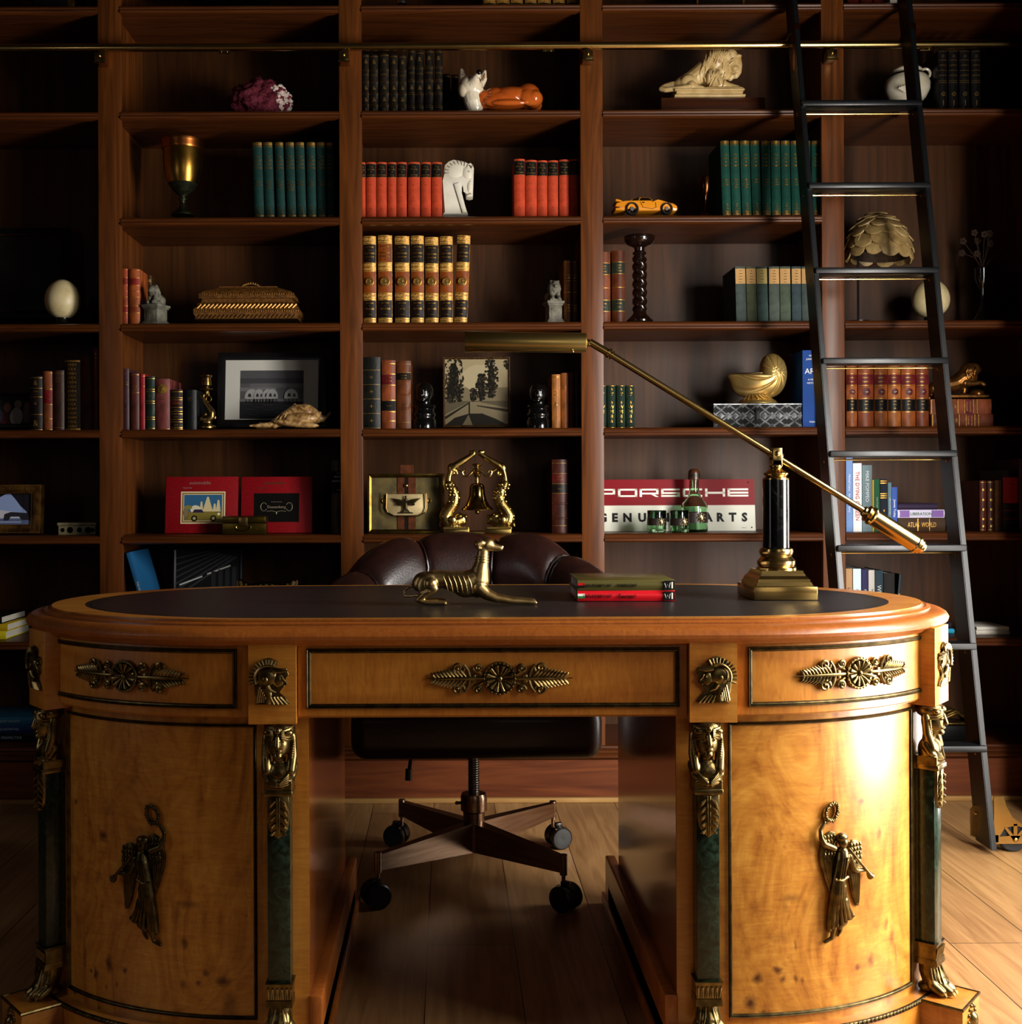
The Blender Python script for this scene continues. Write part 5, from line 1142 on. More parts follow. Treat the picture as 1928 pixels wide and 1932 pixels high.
# ceramic fox
loc, k, f = spot(945, 207, 3.91)
fox = thing('fox_figurine', 'glazed ceramic fox lying with its white face lifted, on the shelf below the rail', 'figurine', loc)
FX = mat('fox_glaze', '#9c4414', .14, 0, .6, '#b3551c', 14); FW = mat('fox_white_glaze', '#d8cdb8', .2, 0, .5, '#c4b394', 12)
def norm(P, k): return [(p[0], tuple(c / k for c in p[1]), *p[2:]) if p[0] in 'eb' else (p[0], [tuple(c / k for c in q[:3]) + (q[3],) for q in p[1]]) for p in P]
P = norm([('e', f(950, 190), (50, 26, 19)), ('e', f(965, 184), (44, 25, 20)), ('e', f(996, 181), (24, 24, 23)), ('e', f(1006, 190, -8), (18, 22, 17)), ('e', f(998, 190, -18), (20, 10, 16), (0, 20, 0)), ('e', f(912, 188), (20, 20, 18)), ('e', f(934, 183), (22, 22, 18)), ('e', f(928, 196, -16), (18, 9, 10)), ('e', f(960, 202, -24), (34, 8, 6)),
          ('c', [f(1014, 196, 10) + (10,), f(1010, 202, 30) + (8,), f(960, 203, 38) + (7,)])], k)
link('body', blob(P, 1.5, 5, k), FX, fox, 180)
P = norm([('e', f(889, 165, -8), (22, 18, 21)), ('e', f(877, 172, -8), (13, 14, 15)), ('e', f(899, 174, -6), (14, 14, 14)), ('c', [f(889, 178, -6) + (17,), f(893, 192, -4) + (18,), f(896, 204, -2) + (16,)]), ('c', [f(892, 163, -14) + (15,), f(898, 157, -28) + (9,), f(902, 152, -37) + (5.4,)]),
          ('c', [f(878, 158, -3) + (11,), f(874, 147, -3) + (8.5,), f(871, 133, -3) + (3.4,)]), ('c', [f(904, 158, 2) + (11,), f(911, 148, 3) + (8.5,), f(915, 134, 3) + (3.4,)])], k)
hd = link('head', blob(P, 1.0, 5, k), FW, fox, 180)
g = G().tube([f(876, 153, -11), f(873, 145, -9.6), f(871.6, 137, -7)], [3.4 * k, 3 * k, 1 * k], 8, True, .4).done('inner_ear', mat('ear_glaze', '#8a6a50', .3), hd)
g = G().tube([f(909, 154, -7), f(913, 147, -5), f(914.6, 139, -2)], [3 * k, 2.6 * k, 1 * k], 8, True, .4); g.done('inner_ear', mat('ear_glaze', '#8a6a50', .3), hd)
bk_ = plain('#080606', .15)
G().ball(f(903, 150, -41), (5 * k, 4 * k, 5 * k)).done('nose', bk_, hd)
for q in ((886, 154, -24), (905, 158, -20)): G().ball(f(*q), (2.4 * k, 2 * k, 2 * k)).done('eye', bk_, hd)
G().tube([f(897, 164, -31), f(901, 159, -37), f(902, 157, -38), f(904, 160, -36), f(907, 164, -28)], .6 * k, 5).done('mouth_line', bk_, hd)
# marble-toned lion on a wooden plinth
loc, k, f = spot(1325, 207, 3.95)
o = solo('wooden_plinth', G().box(f(1243, 0)[0], f(1437, 0)[0], -.045, .075, 0, f(0, 192.4)[2], .001), wood('plinth_wood', '#2c1408', '#44200e', 0), 'flat dark wood plinth under the cream lion sculpture', 'plinth', loc)
zl = f(0, 192.2)[2]
loc2 = (loc[0], loc[1], loc[2] + zl); f2 = lambda px, py, d=0.: (f(px, py)[0], d * k, f(px, py)[2] - zl)
lion = thing('lion_sculpture', 'cream sculpted lion crouching with bowed head, on a dark wood plinth', 'sculpture', loc2)
IV = mat('ivory_resin', '#c9ad78', .38, 0, .1, '#a98a55', 20)
P = norm([('e', f2(1290, 163), (22, 18, 17)), ('c', [f2(1284, 163) + (16,), f2(1306, 150) + (17,), f2(1328, 134) + (19,)]), ('e', f2(1340, 146), (17, 20, 26)), ('e', f2(1350, 117), (23, 21, 24), (0, 35, 0)), ('e', f2(1360, 134), (18, 18, 22)), ('e', f2(1368, 108), (17, 17, 14)),
          ('c', [f2(1378, 105, -2) + (12.5,), f2(1385, 112, -2) + (11,), f2(1380, 128, -2) + (12,)]), ('c', [f2(1391, 112, -2) + (7.5,), f2(1393, 124, -3) + (7,), f2(1391, 137, -4) + (7.5,), f2(1387, 144, -4) + (6.5,)]), ('c', [f2(1383, 140, -2) + (8,), f2(1377, 149, -2) + (5.4,)]), ('e', f2(1391, 109, -8), (7, 6, 3.6)), ('e', f2(1384, 133, -10), (7, 6, 6)),
          ('c', [f2(1340, 152, -12) + (15,), f2(1352, 164, -16) + (11,), f2(1370, 169, -16) + (7.5,), f2(1388, 173, -14) + (7,)]), ('c', [f2(1336, 150, 12) + (15,), f2(1345, 165, 14) + (11,), f2(1340, 174, -2) + (8,)]), ('e', f2(1392, 174, -14), (9, 8, 5)), ('e', f2(1336, 173, -14), (10, 9, 5)),
          ('e', f2(1297, 162, -13), (17, 10, 17), (0, 30, 0)), ('c', [f2(1300, 168, -18) + (10,), f2(1312, 173, -20) + (6,), f2(1320, 174, -20) + (6,)]),
          ('c', [f2(1270, 161) + (8,), f2(1254, 165, -4) + (6,), f2(1246, 170, -8) + (5,), f2(1254, 174, -14) + (5,), f2(1275, 174, -22) + (4.6,), f2(1296, 171, -26) + (4,)]), ('b', f2(1338, 175.5), (56, 26, 3))], k)
me = blob(P, 1.1, 2, k); g = G().mesh(me); rr = random.Random(5); bv = tree_of(me)
for i in range(44):
    t = i / 43; x, y = 1328 + 54 * t + rr.uniform(-2, 2), 112 - 22 * math.sin(math.pi * min(1, t * .9 + .1)) + rr.uniform(0, 6); L_ = rr.uniform(26, 48) * (1 - .35 * t); q = rr.uniform(-4, 4)
    if t > .86: L_ *= .45
    drape(g, bv, [f2(x - 9 * j / 7 + q * math.sin(j * .9), y + L_ * j / 7) for j in range(8)], 2.6 * k, .4 * k)
for i in range(16):
    x, y = 1336 + rr.uniform(0, 30), 134 + rr.uniform(0, 16); q = rr.uniform(-4, 4)
    drape(g, bv, [f2(x - 7 * j / 5 + q * math.sin(j), y + 24 * j / 5) for j in range(6)], 2.4 * k, .4 * k)
for i in range(4): drape(g, bv, [f2(1310 + i * 6 + j * 1.5, 148 + i * -3 + j * 4) for j in range(6)], 1.5 * k)
g.tube([f2(1381, 145, -11), f2(1386, 142, -11), f2(1392, 143, -8)], .8 * k, 5).ball(f2(1388, 117, -11), 1.8 * k, 1)
g.done('lion_body', IV, lion, 180)
g = G()
for x0, x1, y0, y1, d in ((1268, 1398, 177, 180, 30), (1271, 1395, 180, 188, 28), (1267, 1399, 188, 192, 32)): g.box(f2(x0, 0)[0], f2(x1, 0)[0], -d * k, d * k, f2(0, y1)[2], f2(0, y0)[2], .8 * k)
g.done('lion_base', IV, lion)
# white jar
loc, k, f = spot(1712, 207, 3.95)
jar = thing('ginger_jar', 'round white porcelain jar behind the right ladder stile', 'jar', loc)
W_ = mat('old_porcelain', '#c9c0ac', .25, 0, .4, '#b3a88f', 20)
lathe_px(f, k, 1712, [(0, 134), (20, 134), (25, 131), (27, 134), (24, 138), (30, 142), (38, 150), (41, 160), (40, 172), (33, 186), (24, 196), (21, 203), (24, 206.8), (0, 206.8)]).done('jar_body', W_, jar)
lathe_px(f, k, 1712, [(29.5, 141), (32, 142.6), (35.4, 146), (34, 146), (29, 142.2)], cap=False).done('dark_band', INK, jar)
G().tube([f(1712 + 34 + 9 * math.cos(R(a)), 139 - 9 * math.sin(R(a))) for a in range(-60, 230, 24)], 2.6 * k, 8).done('handle', W_, jar)
g = G()
for i in range(9): g.tube([f(1694, 186, -36), f(1694 + (i - 4) * 3.4, 178 - (4 - abs(i - 4)) * 1.2, -39.5)], [1 * k, 2.4 * k], 6)
g.done('shell_relief', W_, jar)

# --- third row
loc, k, f = spot(345, 407, 3.95)
gb = thing('goblet', 'large brass goblet with a copper rim and dark patinated foot', 'goblet', loc)
lathe_px(f, k, 345, [(37.5, 266), (39.5, 266), (39.5, 271), (38.5, 274), (39, 280), (38, 283), (35.5, 283), (35.5, 270), (37.5, 266)], 48, False).done('rim', mat('copper_rim', '#a8622e', .3, 1, col2='#7c4a22', scale=18), gb, 30)
lathe_px(f, k, 345, [(36, 282), (36.4, 300), (35, 320), (32, 336), (27.5, 347), (24, 346), (29, 330), (33, 300), (33.5, 284)], 48, False).done('bowl', mat('bowl_brass', '#a98238', .27, 1, col2='#8a6426', scale=16), gb, 60)
PAT = mat('verdigris_bronze', '#1e221a', .4, .8, col2='#3a3a26', scale=60)
lathe_px(f, k, 345, [(27.6, 346.4), (21, 357), (12, 366), (6, 371), (5.5, 373), (8, 375), (8, 377), (5.5, 379), (5, 384), (6.5, 391), (12, 397), (19, 401), (22, 404), (22, 407), (0, 407)], 40).done('stem', PAT, gb, 60)
# horse head
loc, k, f = spot(862, 407, 3.91); c = lambda x, z: (x / 3.708 + 640, z / 3.708)
hb = thing('horse_head_bookend', 'white carved stone horse head bookend between the red novels', 'bookend', loc)
HM = mat('white_stone', '#d5cfc0', .5, col2='#c2b9a4', scale=12, bump=.08)
g = G().prism(P2(f, [c(*p) for p in [(725, 1509), (725, 1275), (728, 1205), (737, 1165), (762, 1140), (800, 1125), (842, 1132), (880, 1146), (905, 1160), (920, 1172), (935, 1160), (943, 1190), (940, 1240), (938, 1300), (935, 1385), (912, 1391), (888, 1386), (885, 1350), (864, 1305), (848, 1262), (845, 1300), (858, 1370), (900, 1509)]]), -13 * k, 13 * k, 4 * k)
g.ball(f(*c(815, 1205), -8), (22 * k, 7 * k, 20 * k), 3).ball(f(*c(895, 1225), -8), (12 * k, 7.4 * k, 17 * k), 3, (0, -15, 0)).ball(f(*c(911, 1320), -7), (7 * k, 8 * k, 17 * k), 3)
g.prism(P2(f, [c(*p) for p in [(800, 1300), (840, 1290), (893, 1503), (860, 1503)]]), -17 * k, 0, 3 * k).done('head', HM, hb, 40)
g = G()
for i in range(9):
    a = R(176 - i * 16); g.tube([f(*c(838 + 96 * math.cos(a), 1232 - 94 * math.sin(a)), -13.5), f(*c(838 + 70 * math.cos(a - .1), 1232 - 66 * math.sin(a - .1)), -13)], [1.2 * k, .7 * k], 5)
g.tube([f(*c(905, 1165), -12), f(*c(925, 1185), -14), f(*c(938, 1165), -10)], [1 * k, 2.4 * k, .5 * k], 6).ball(f(*c(905, 1215), -14), (2.4 * k, 2 * k, 2 * k), 1)
for i in range(7): g.tube([f(*c(912, 1250 + i * 15), -13.4), f(*c(936, 1255 + i * 15), -10)], .7 * k, 5)
g.tube([f(*c(893, 1375), -12), f(*c(915, 1368), -14.5), f(*c(932, 1372), -10)], .9 * k, 5).done('carved_mane', mat('stone_grooves', '#7a7062', .6), hb)
# orange toy sports car
loc, k, f = spot(1215, 407, 3.91); c = lambda x, z: (x / 4.284 + 1110, z / 4.284)
car = thing('model_car', 'small orange model sports car with a rear wing on a shelf', 'model car', loc)
OR = mat('orange_enamel', '#d2831c', .2, 0, .8); q = lambda L: P2(f, [c(*p) for p in L])
g = G().prism(q([(205, 1722), (198, 1690), (215, 1660), (280, 1648), (320, 1640), (500, 1640), (545, 1652), (610, 1656), (670, 1664), (700, 1688), (705, 1715), (690, 1728), (640, 1728), (640, 1705), (615, 1685), (590, 1705), (588, 1726), (385, 1728), (378, 1700), (338, 1680), (300, 1700), (296, 1726)]), -24 * k, 24 * k, 3.5 * k)
g.prism(q([(300, 1650), (345, 1622), (400, 1610), (470, 1610), (495, 1622), (535, 1652)]), -18.5 * k, 18.5 * k, 3 * k)
body = g.done('body', OR, car, 40)
g = G().prism(q([(325, 1646), (355, 1626), (395, 1617), (405, 1617), (385, 1648)]), -19.2 * k, 19.2 * k).prism(q([(395, 1648), (412, 1617), (468, 1617), (488, 1626), (515, 1650)]), -19.2 * k, 19.2 * k).done('window', plain('#120c06', .1), car)
g = G().prism(q([(207, 1645), (210, 1628), (240, 1634), (270, 1648), (268, 1656), (240, 1650)]), -22 * k, 22 * k, 1 * k).prism(q([(225, 1668), (235, 1645), (260, 1650), (262, 1662)]), -16 * k, 16 * k).done('rear_wing', OR, car)
g = G(); g.tube([f(*c(405, 1655), -24.6), f(*c(425, 1700), -24.6), f(*c(500, 1712), -24.6), f(*c(530, 1700), -24.6), f(*c(525, 1660), -24.6)], .4 * k, 5).tube([f(*c(420, 1661), -24.8), f(*c(437, 1661), -24.8)], .9 * k, 5).done('door_line', INK, body)
G().prism(q([(205, 1690), (250, 1695), (250, 1704), (206, 1706)]), -25 * k, 25 * k, 1 * k).done('tail_light', plain('#5c1008', .2), car)
G().prism(q([(684, 1672), (696, 1680), (702, 1700), (690, 1700)]), -22 * k, 22 * k, 1 * k).done('headlight', STEEL, car)
for x in (338, 615):
    for s in (-1, 1):
        M = Matrix.Translation(f(*c(x, 1712), s * 23)) @ Matrix.Rotation(R(90), 4, 'X')
        r = (12.2 if x < 400 else 11) * k
        w = G().lathe([(r * .72, -5 * k), (r * .95, -5 * k), (r, -3 * k), (r, 3 * k), (r * .95, 5 * k), (r * .72, 5 * k)], 28, M, cap=False).done('wheel', plain('#0c0c0c', .6), car, 30)
        gg = G().lathe([(r * .72, -4.6 * k), (r * .78, -5.2 * k), (r * .78, 5.2 * k), (r * .72, 4.6 * k)], 28, M, cap=False).lathe([(0, -3.5 * k), (r * .3, -3.5 * k), (r * .3, 3.5 * k), (0, 3.5 * k)], 14, M)
        for i in range(5): a = R(72 * i); gg.tube([M @ Vector((0, 0, s * 4.4 * k)), M @ Vector((r * .74 * math.cos(a), r * .74 * math.sin(a), s * 4.4 * k))], 1.3 * k, 5)
        gg.done('rim', STEEL, w, 30)
# small wine cup
loc, k, f = spot(1331, 407, 3.93)
solo('wine_cup', lathe_px(f, k, 1331, [(11.5, 335), (12, 335), (12.3, 345), (11, 357), (7, 366), (2.5, 371), (1.8, 378), (1.8, 392), (3, 398), (8, 401), (10, 404), (10, 407), (0, 407)], 28), mat('copper_cup', '#6e4022', .22, 1, col2='#3c2412', scale=20), 'small dark copper wine cup between the model car and the green books', 'cup', loc)

# --- tall outer bays and the fourth row
loc, k, f = spot(40, 607, 4.06); loc = (loc[0], loc[1], loc[2])
fr = thing('picture_frame', 'large black frame with a thin gold inner edge behind the left egg', 'picture frame', loc); fr.rotation_euler.x = R(-6)
rframe(G(), f, -50, 126, 426, 601, 15, -.012, .008).done('frame', plain('#0a0908', .4), fr)
rframe(G(), f, -36, 112, 438, 588, 3, -.013, .004).done('gold_fillet', GOLD_DULL, fr)
G().box(f(-34, 0)[0], f(110, 0)[0], -.002, .003, f(0, 587)[2], f(0, 440)[2]).done('picture', mat('dark_print', '#0a0908', .25, col2='#14110e', scale=14), fr)
def egg(px, py, rx, rz, rk, lab, Y=3.93):
    loc, k, f = spot(px, rk, Y); e = thing('ostrich_egg', lab, 'egg', loc); z0, z1 = py + rz, py - rz
    pr = []
    for i in range(25):
        a = math.pi * i / 24; pr.append((rx * math.sin(a) * (1 + .06 * math.cos(a)), py + rz * math.cos(a)))
    lathe_px(f, k, px, pr, 40).done('shell', mat('egg_shell', '#cdbd92', .42, 0, .1, '#bda97a', 30, bump=.05, bscale=600), e, 180)
    lathe_px(f, k, px, [(12, z0 - 5), (13.5, z0 - 5), (12, z0 - 2), (12.5, z0 + 2), (15, 611), (0, 611)], 24).done('stand', plain('#0c0806', .3), e)
egg(118.5, 565, 33, 37.5, 607, 'pale ostrich egg in front of the large black frame')
egg(1756, 564, 34, 36.5, 607, 'pale ostrich egg behind the right ladder stile', 3.95)
# lion bookends in stone
STN = mat('weathered_stone', '#6e6a5c', .75, col2='#4a473c', scale=40, bump=.5, bscale=160)
def stone_lion(px, rk, top, mid, w, lab, Y, rotz, slim):
    loc, k, f = spot(px, rk, Y); t = thing('lion_bookend', lab, 'bookend', loc, R(rotz)); yb = 608.5
    h = yb - mid; g = G()
    for a, b_, e, d in ((0, .12, 1.0, 1.0), (.12, .2, .88, .9), (.2, .8, .78, .8), (.8, .88, .9, .92), (.88, 1.0, 1.02, 1.02)): g.box(-w * e * k, w * e * k, -w * d * k * 1.1, w * d * k * 1.1, h * a * k, h * b_ * k, .6 * k)
    g.box(-w * .5 * k, w * .5 * k, -w * .92 * k, 0, h * .3 * k, h * .7 * k, 1 * k)
    g.done('pedestal', STN, t, 40); H = mid - top; s = H / 40.
    q = lambda x, z, y=0: (x * s, y * s, (h + z * s))
    P = [('e', q(0, 12, 8), (11 * s, 14 * s, 12 * s)), ('c', [q(0, 12, 4) + (11 * s,), q(0, 22, -4) + (10 * s,)]), ('e', q(0, 27, -6), (12 * s, 11 * s, 12 * s)), ('e', q(0, 30, -12), (7 * s, 8 * s, 8 * s)), ('e', q(0, 27, -19), (4.5 * s, 4 * s, 4 * s)), ('b', q(0, 1.5, 0), (11 * s, 18 * s, 2 * s)),
         ('e', q(0, 36, -4), (8 * s, 8 * s, 4 * s))]
    for sg in (-1, 1): P += [('c', [q(sg * 6, 18, -8) + (5 * s,), q(sg * 6, 8, -12) + (4 * s,), q(sg * 6, 4, -18) + (3.5 * s,)]), ('e', q(sg * 10, 9, 8), (5 * s, 10 * s, 9 * s)), ('e', q(sg * 10, 4, -2), (4 * s, 8 * s, 3 * s)), ('e', q(sg * 7, 37, -8), (2.5 * s, 2 * s, 3 * s))]
    me = blob(P, 1.0 * s, 2, k); g = G().mesh(me); rr = random.Random(9)
    for i in range(34):
        a = R(rr.uniform(0, 360)); g.tube([(q(0, 0)[0] + 9 * s * k * math.cos(a), (-5 * s + 9 * s * math.sin(a)) * k, (h + (34 - rr.uniform(0, 6)) * s) * k), (11.8 * s * k * math.cos(a), (-5 * s + 10.6 * s * math.sin(a)) * k, (h + 24 * s) * k), (10.5 * s * k * math.cos(a), (-4 * s + 9 * s * math.sin(a)) * k, (h + 15 * s) * k)], [.6 * s * k, 1.8 * s * k, .5 * s * k], 5)
    g.done('lion_figure', STN, t, 180)
stone_lion(294, 607, 532, 570, 18.5, 'grey stone lion bookend beside the tan leather books', 3.89, -22, 0)
stone_lion(1044.5, 607, 526, 566, 16, 'small grey stone lion on a pedestal beside the slim brown books', 3.90, 10, 1)
# ornate casket
loc, k, f = spot(473, 607, 3.95)
cas = thing('ornate_casket', 'gilded casket with beaded tiers and an arched handle on the lid', 'box', loc)
OG = mat('antique_gilding', '#7a4e1e', .45, .35, col2='#4a2c0e', scale=120, bump=.4, bscale=350); OGL = mat('worn_bright_gilding', '#96703a', .42, .9, col2='#6e4820', scale=160)
def tiers(g, L, dr=.52):
    vs = []
    for w, y in L:
        z = f(0, y)[2]; d = w * dr; vs += [(-w * k, -d * k, z), (w * k, -d * k, z), (w * k, d * k, z), (-w * k, d * k, z)]
    n = len(L)
    return g.add(vs, [(i * 4 + j, i * 4 + (j + 1) % 4, i * 4 + 4 + (j + 1) % 4, i * 4 + 4 + j) for i in range(n - 1) for j in range(4)] + [(3, 2, 1, 0), tuple(range(n * 4 - 4, n * 4))])
tiers(G(), [(94, 608), (94, 603), (97, 600), (98, 592), (96, 589), (92, 585), (90, 579), (84, 577), (83, 570)]).done('box_body', OG, cas, 30)
tiers(G(), [(88, 569.6), (88, 563), (86, 560), (80, 556), (56, 548), (54, 547), (54, 545), (0.5, 544)]).done('lid', OG, cas, 30)
g = G(); g.tube([f(473 + 18 * math.cos(R(a)), 546 - 11 * math.sin(R(a))) for a in range(0, 181, 15)], 3 * k, 8)
for a in range(0, 181, 15): g.ball(f(473 + 18 * math.cos(R(a)), 546 - 11 * math.sin(R(a))), 4 * k, 1)
g.done('lid_handle', OGL, cas)
g = G()
for i in range(46): g.ball(f(473 - 96 + i * 192 / 45, 594, -98 * .52), 2.0 * k, 1)
for i in range(40): g.ball(f(473 - 87 + i * 174 / 39, 562, -88 * .52), 1.5 * k, 1)
g.done('beading', OGL, cas); g = G()
for i in range(24):
    x = 473 - 88 + i * 176 / 23; g.tube([f(x - 3, 588.5, -95 * .52), f(x + 4, 581, -91 * .52)], [1.8 * k, 2.6 * k], 6)
    g.tube([f(x - 3, 607, -94 * .52), f(x + 3, 601, -96 * .52)], [1.6 * k, 2.0 * k], 6)
g.done('gadrooning', OGL, cas)
# twisted candlestick
loc, k, f = spot(1207, 607, 3.92)
tw = thing('twisted_candlestick', 'tall dark barley twist candlestick beside brown leather books', 'candlestick', loc)
EB = mat('ebonised_wood', '#160a06', .16, 0, .6)
lathe_px(f, k, 1207, [(20, 449), (28, 446), (29, 448), (28, 455), (24, 461), (14, 466), (10, 468), (9, 474), (13, 477), (13, 480), (9.5, 482), (9.5, 486), (12, 488), (12, 490), (0, 491)][::1], 36).done('cup', EB, tw, 40)
g = G()
for ph in (0, 180):
    g.tube([f(1207 + 6.6 * math.cos(R(ph + t * 19)), 488 + t * 1.72, 6.6 * math.sin(R(ph + t * 19))) for t in range(57)], 7.6 * k, 10)
g.done('twisted_stem', EB, tw, 60)
lathe_px(f, k, 1207, [(9, 582), (12, 583), (12, 589), (13, 593), (17, 597), (22, 602), (25, 605), (25, 608), (0, 608)], 36).done('foot', EB, tw, 40)
# scaled dome on a rod stand
loc, k, f = spot(1657, 607, 3.97)
hel = thing('scale_helmet', 'domed helmet of overlapping tan scales on a thin rod stand', 'helmet', loc)
SCL = mat('horn_scales', '#a98f5c', .5, 0, .1, '#7c6238', 26, (1, 1, 1), .3, 200); RAW = mat('raw_hide', '#3c2614', .8, col2='#241408', scale=60, bump=.5)
cxp, cyp = 1658, 463
P = []
for a in range(0, 36):
    for e in range(7): P.append((R(a * 10), R(e * 15)))
vs = [f(cxp + 54 * math.cos(a) * math.cos(e), cyp + 20 - 72 * math.sin(e) + 4 * math.cos(a), 58 * math.sin(a) * math.cos(e)) for a, e in P]
g = G().add(vs, [(a * 7 + e, ((a + 1) % 36) * 7 + e, ((a + 1) % 36) * 7 + e + 1, a * 7 + e + 1) for a in range(36) for e in range(6)])
vs = [f(cxp + 50 * math.cos(a) * math.cos(e), cyp + 22 - 68 * math.sin(e) + 4 * math.cos(a), 54 * math.sin(a) * math.cos(e)) for a, e in P]
g.add(vs, [(a * 7 + e, ((a + 1) % 36) * 7 + e, ((a + 1) % 36) * 7 + e + 1, a * 7 + e + 1) for a in range(36) for e in range(6)]).done('hide_cap', RAW, hel, 180)
rr = random.Random(11); n_s = 0
for rw, (e, cnt, sz) in enumerate([(4, 12, 17), (19, 12, 18), (34, 11, 18), (49, 9, 18), (64, 7, 17), (80, 3, 17)]):
    for i in range(cnt):
        a = R(i * 360 / cnt + (rw % 2) * 180 / cnt + rr.uniform(-4, 4) - 90); ee = R(e + rr.uniform(-2, 2)); s = sz * rr.uniform(.88, 1.18)
        n = Vector((math.cos(a) * math.cos(ee), math.sin(a) * math.cos(ee), math.sin(ee)))
        up = Vector((-math.cos(a) * math.sin(ee), -math.sin(a) * math.sin(ee), math.cos(ee))); sd = up.cross(n)
        n2 = (n + up * .15).normalized(); up2 = (up - n2 * up.dot(n2)).normalized()
        c0 = Vector(f(cxp + 56 * n.x, cyp + 18 - 73 * n.z + 4 * math.cos(a), 60 * n.y))
        M = Matrix((( sd.x, -n2.x, up2.x, c0.x), (sd.y, -n2.y, up2.y, c0.y), (sd.z, -n2.z, up2.z, c0.z), (0, 0, 0, 1)))
        pts = [(-s * .9, s * .8), (-s * .95, -s * .2), (-s * .7, -s * .75), (-s * .2, -s), (s * .3, -s * .98), (s * .75, -s * .7), (s * .95, -s * .1), (s * .88, s * .8)]
        o_ = G().prism([(x * k, z * k) for x, z in pts], -1.6 * k, 1.2 * k, .9 * k, M).done('scale', SCL, hel, 40)
G().tube([f(1619, 606), f(1619, 470)], 2.2 * k, 8).tube([f(1619, 470), f(1640, 462)], 2 * k, 8).lathe([(22 * k, 0), (22 * k, 2 * k), (4 * k, 4 * k)], 24, Matrix.Translation(f(1619, 608, 0))).done('rod_stand', BLACKMETAL, hel)
# dark vase, far right
loc, k, f = spot(1854, 607, 3.95)
dv = thing('dark_vase', 'dark glass vase with dim dried flowers right of the ladder', 'vase', loc)
lathe_px(f, k, 1854, [(12, 506), (14, 506), (13.5, 525), (9, 538), (4, 546), (3, 556), (4, 575), (9, 590), (16, 602), (18, 606), (0, 606)], 32).done('vase_body', plain('#050505', .08, .5), dv)
g = G(); rr = random.Random(2)
for i in range(12):
    x, y, d = 1854 + rr.uniform(-42, 42), 450 + rr.uniform(-18, 34), rr.uniform(-20, 20)
    g.tube([f(1854, 510), f(1854 + (x - 1854) * .4, 485, d * .4), f(x, y, d)], .8 * k, 5)
    for j in range(5): g.ball(f(x + 4 * math.cos(j * 1.26), y + 4 * math.sin(j * 1.26), d), (3.6 * k, 3 * k, 3.6 * k), 1)
g.done('dried_flowers', plain('#2a1c14', .8), dv)
# --- fifth row (808)
loc, k, f = spot(25, 808, 3.97)
fr = thing('photo_frame', 'dark framed photograph of a crowd at the far left edge', 'picture frame', loc); fr.rotation_euler.x = R(-8)
rframe(G(), f, -60, 60, 741, 806, 6, -.008, .006).done('frame', plain('#0c0a0a', .3), fr)
mosaic('photograph', fr, f, [(bx(f, -56, 56, 746, 800), '#1e1a1a'), (ell(12, 788, 16, 14), '#3a1c1c'), (ell(30, 786, 12, 18), '#8a8684'), (ell(12, 768, 7, 9), '#5c3a30'), (ell(32, 762, 7, 8), '#7a6a64'), (ell(50, 780, 8, 18), '#57504e'), (ell(49, 764, 5, 6), '#6a4c40'), (bx(f, -56, 56, 746, 754), '#141216'), (ell(-10, 784, 14, 18), '#2a2e3a'), (ell(-10, 764, 7, 8), '#6a4c40')], -.002)
# dolphin candlestick
loc, k, f = spot(390, 808, 3.91)
dc = thing('dolphin_candlestick', 'brass candlestick with a curling dolphin stem', 'candlestick', loc)
lathe_px(f, k, 391, [(8, 708), (10, 708), (10.5, 711), (8, 713), (9, 722), (9, 727), (5, 729), (4, 732), (11, 733), (11.5, 735), (4, 738), (3, 741), (4, 745), (0, 748)], 24).done('candle_cup', BRASS_AGED, dc, 40)
lathe_px(f, k, 389, [(6, 797), (9, 799), (10, 801), (16, 803), (18, 805), (18, 808), (0, 808)], 28).done('base', BRASS_AGED, dc, 40)
c = lambda x, y, d=0: f(x / 2.921, y / 2.921 + 400, d)
g = G().tube([c(1150 + 15 * math.cos(R(a)), 1030 - 15 * math.sin(R(a))) for a in range(0, 361, 30)], 1.5 * k, 6, False)
P = norm([('c', [c(1118, 1020) + (3,), c(1130, 1050) + (4.5,), c(1152, 1080) + (5.5,), c(1168, 1105) + (6.5,), c(1165, 1130) + (7.5,), c(1145, 1145) + (8.5,), c(1125, 1145) + (8,)]), ('e', c(1118, 1140), (8, 7, 8)), ('e', c(1108, 1148), (5, 5, 4)), ('e', c(1130, 1120), (5, 4, 7)), ('c', [c(1118, 1020) + (3,), c(1100, 1000) + (1.5,)]), ('c', [c(1118, 1022) + (3,), c(1128, 1000) + (1.6,)]), ('c', [c(1118, 1022) + (3,), c(1098, 1025) + (1.4,)]), ('e', c(1175, 1125), (5, 2, 8), (0, -30, 0)), ('c', [c(1150, 1010) + (2.4,), c(1148, 990) + (2,)]), ('e', c(1140, 1160), (10, 8, 6))], k)
me = blob(P, .7, 2, k); g.mesh(me).done('dolphin_stem', BRASS_AGED, dc, 180)
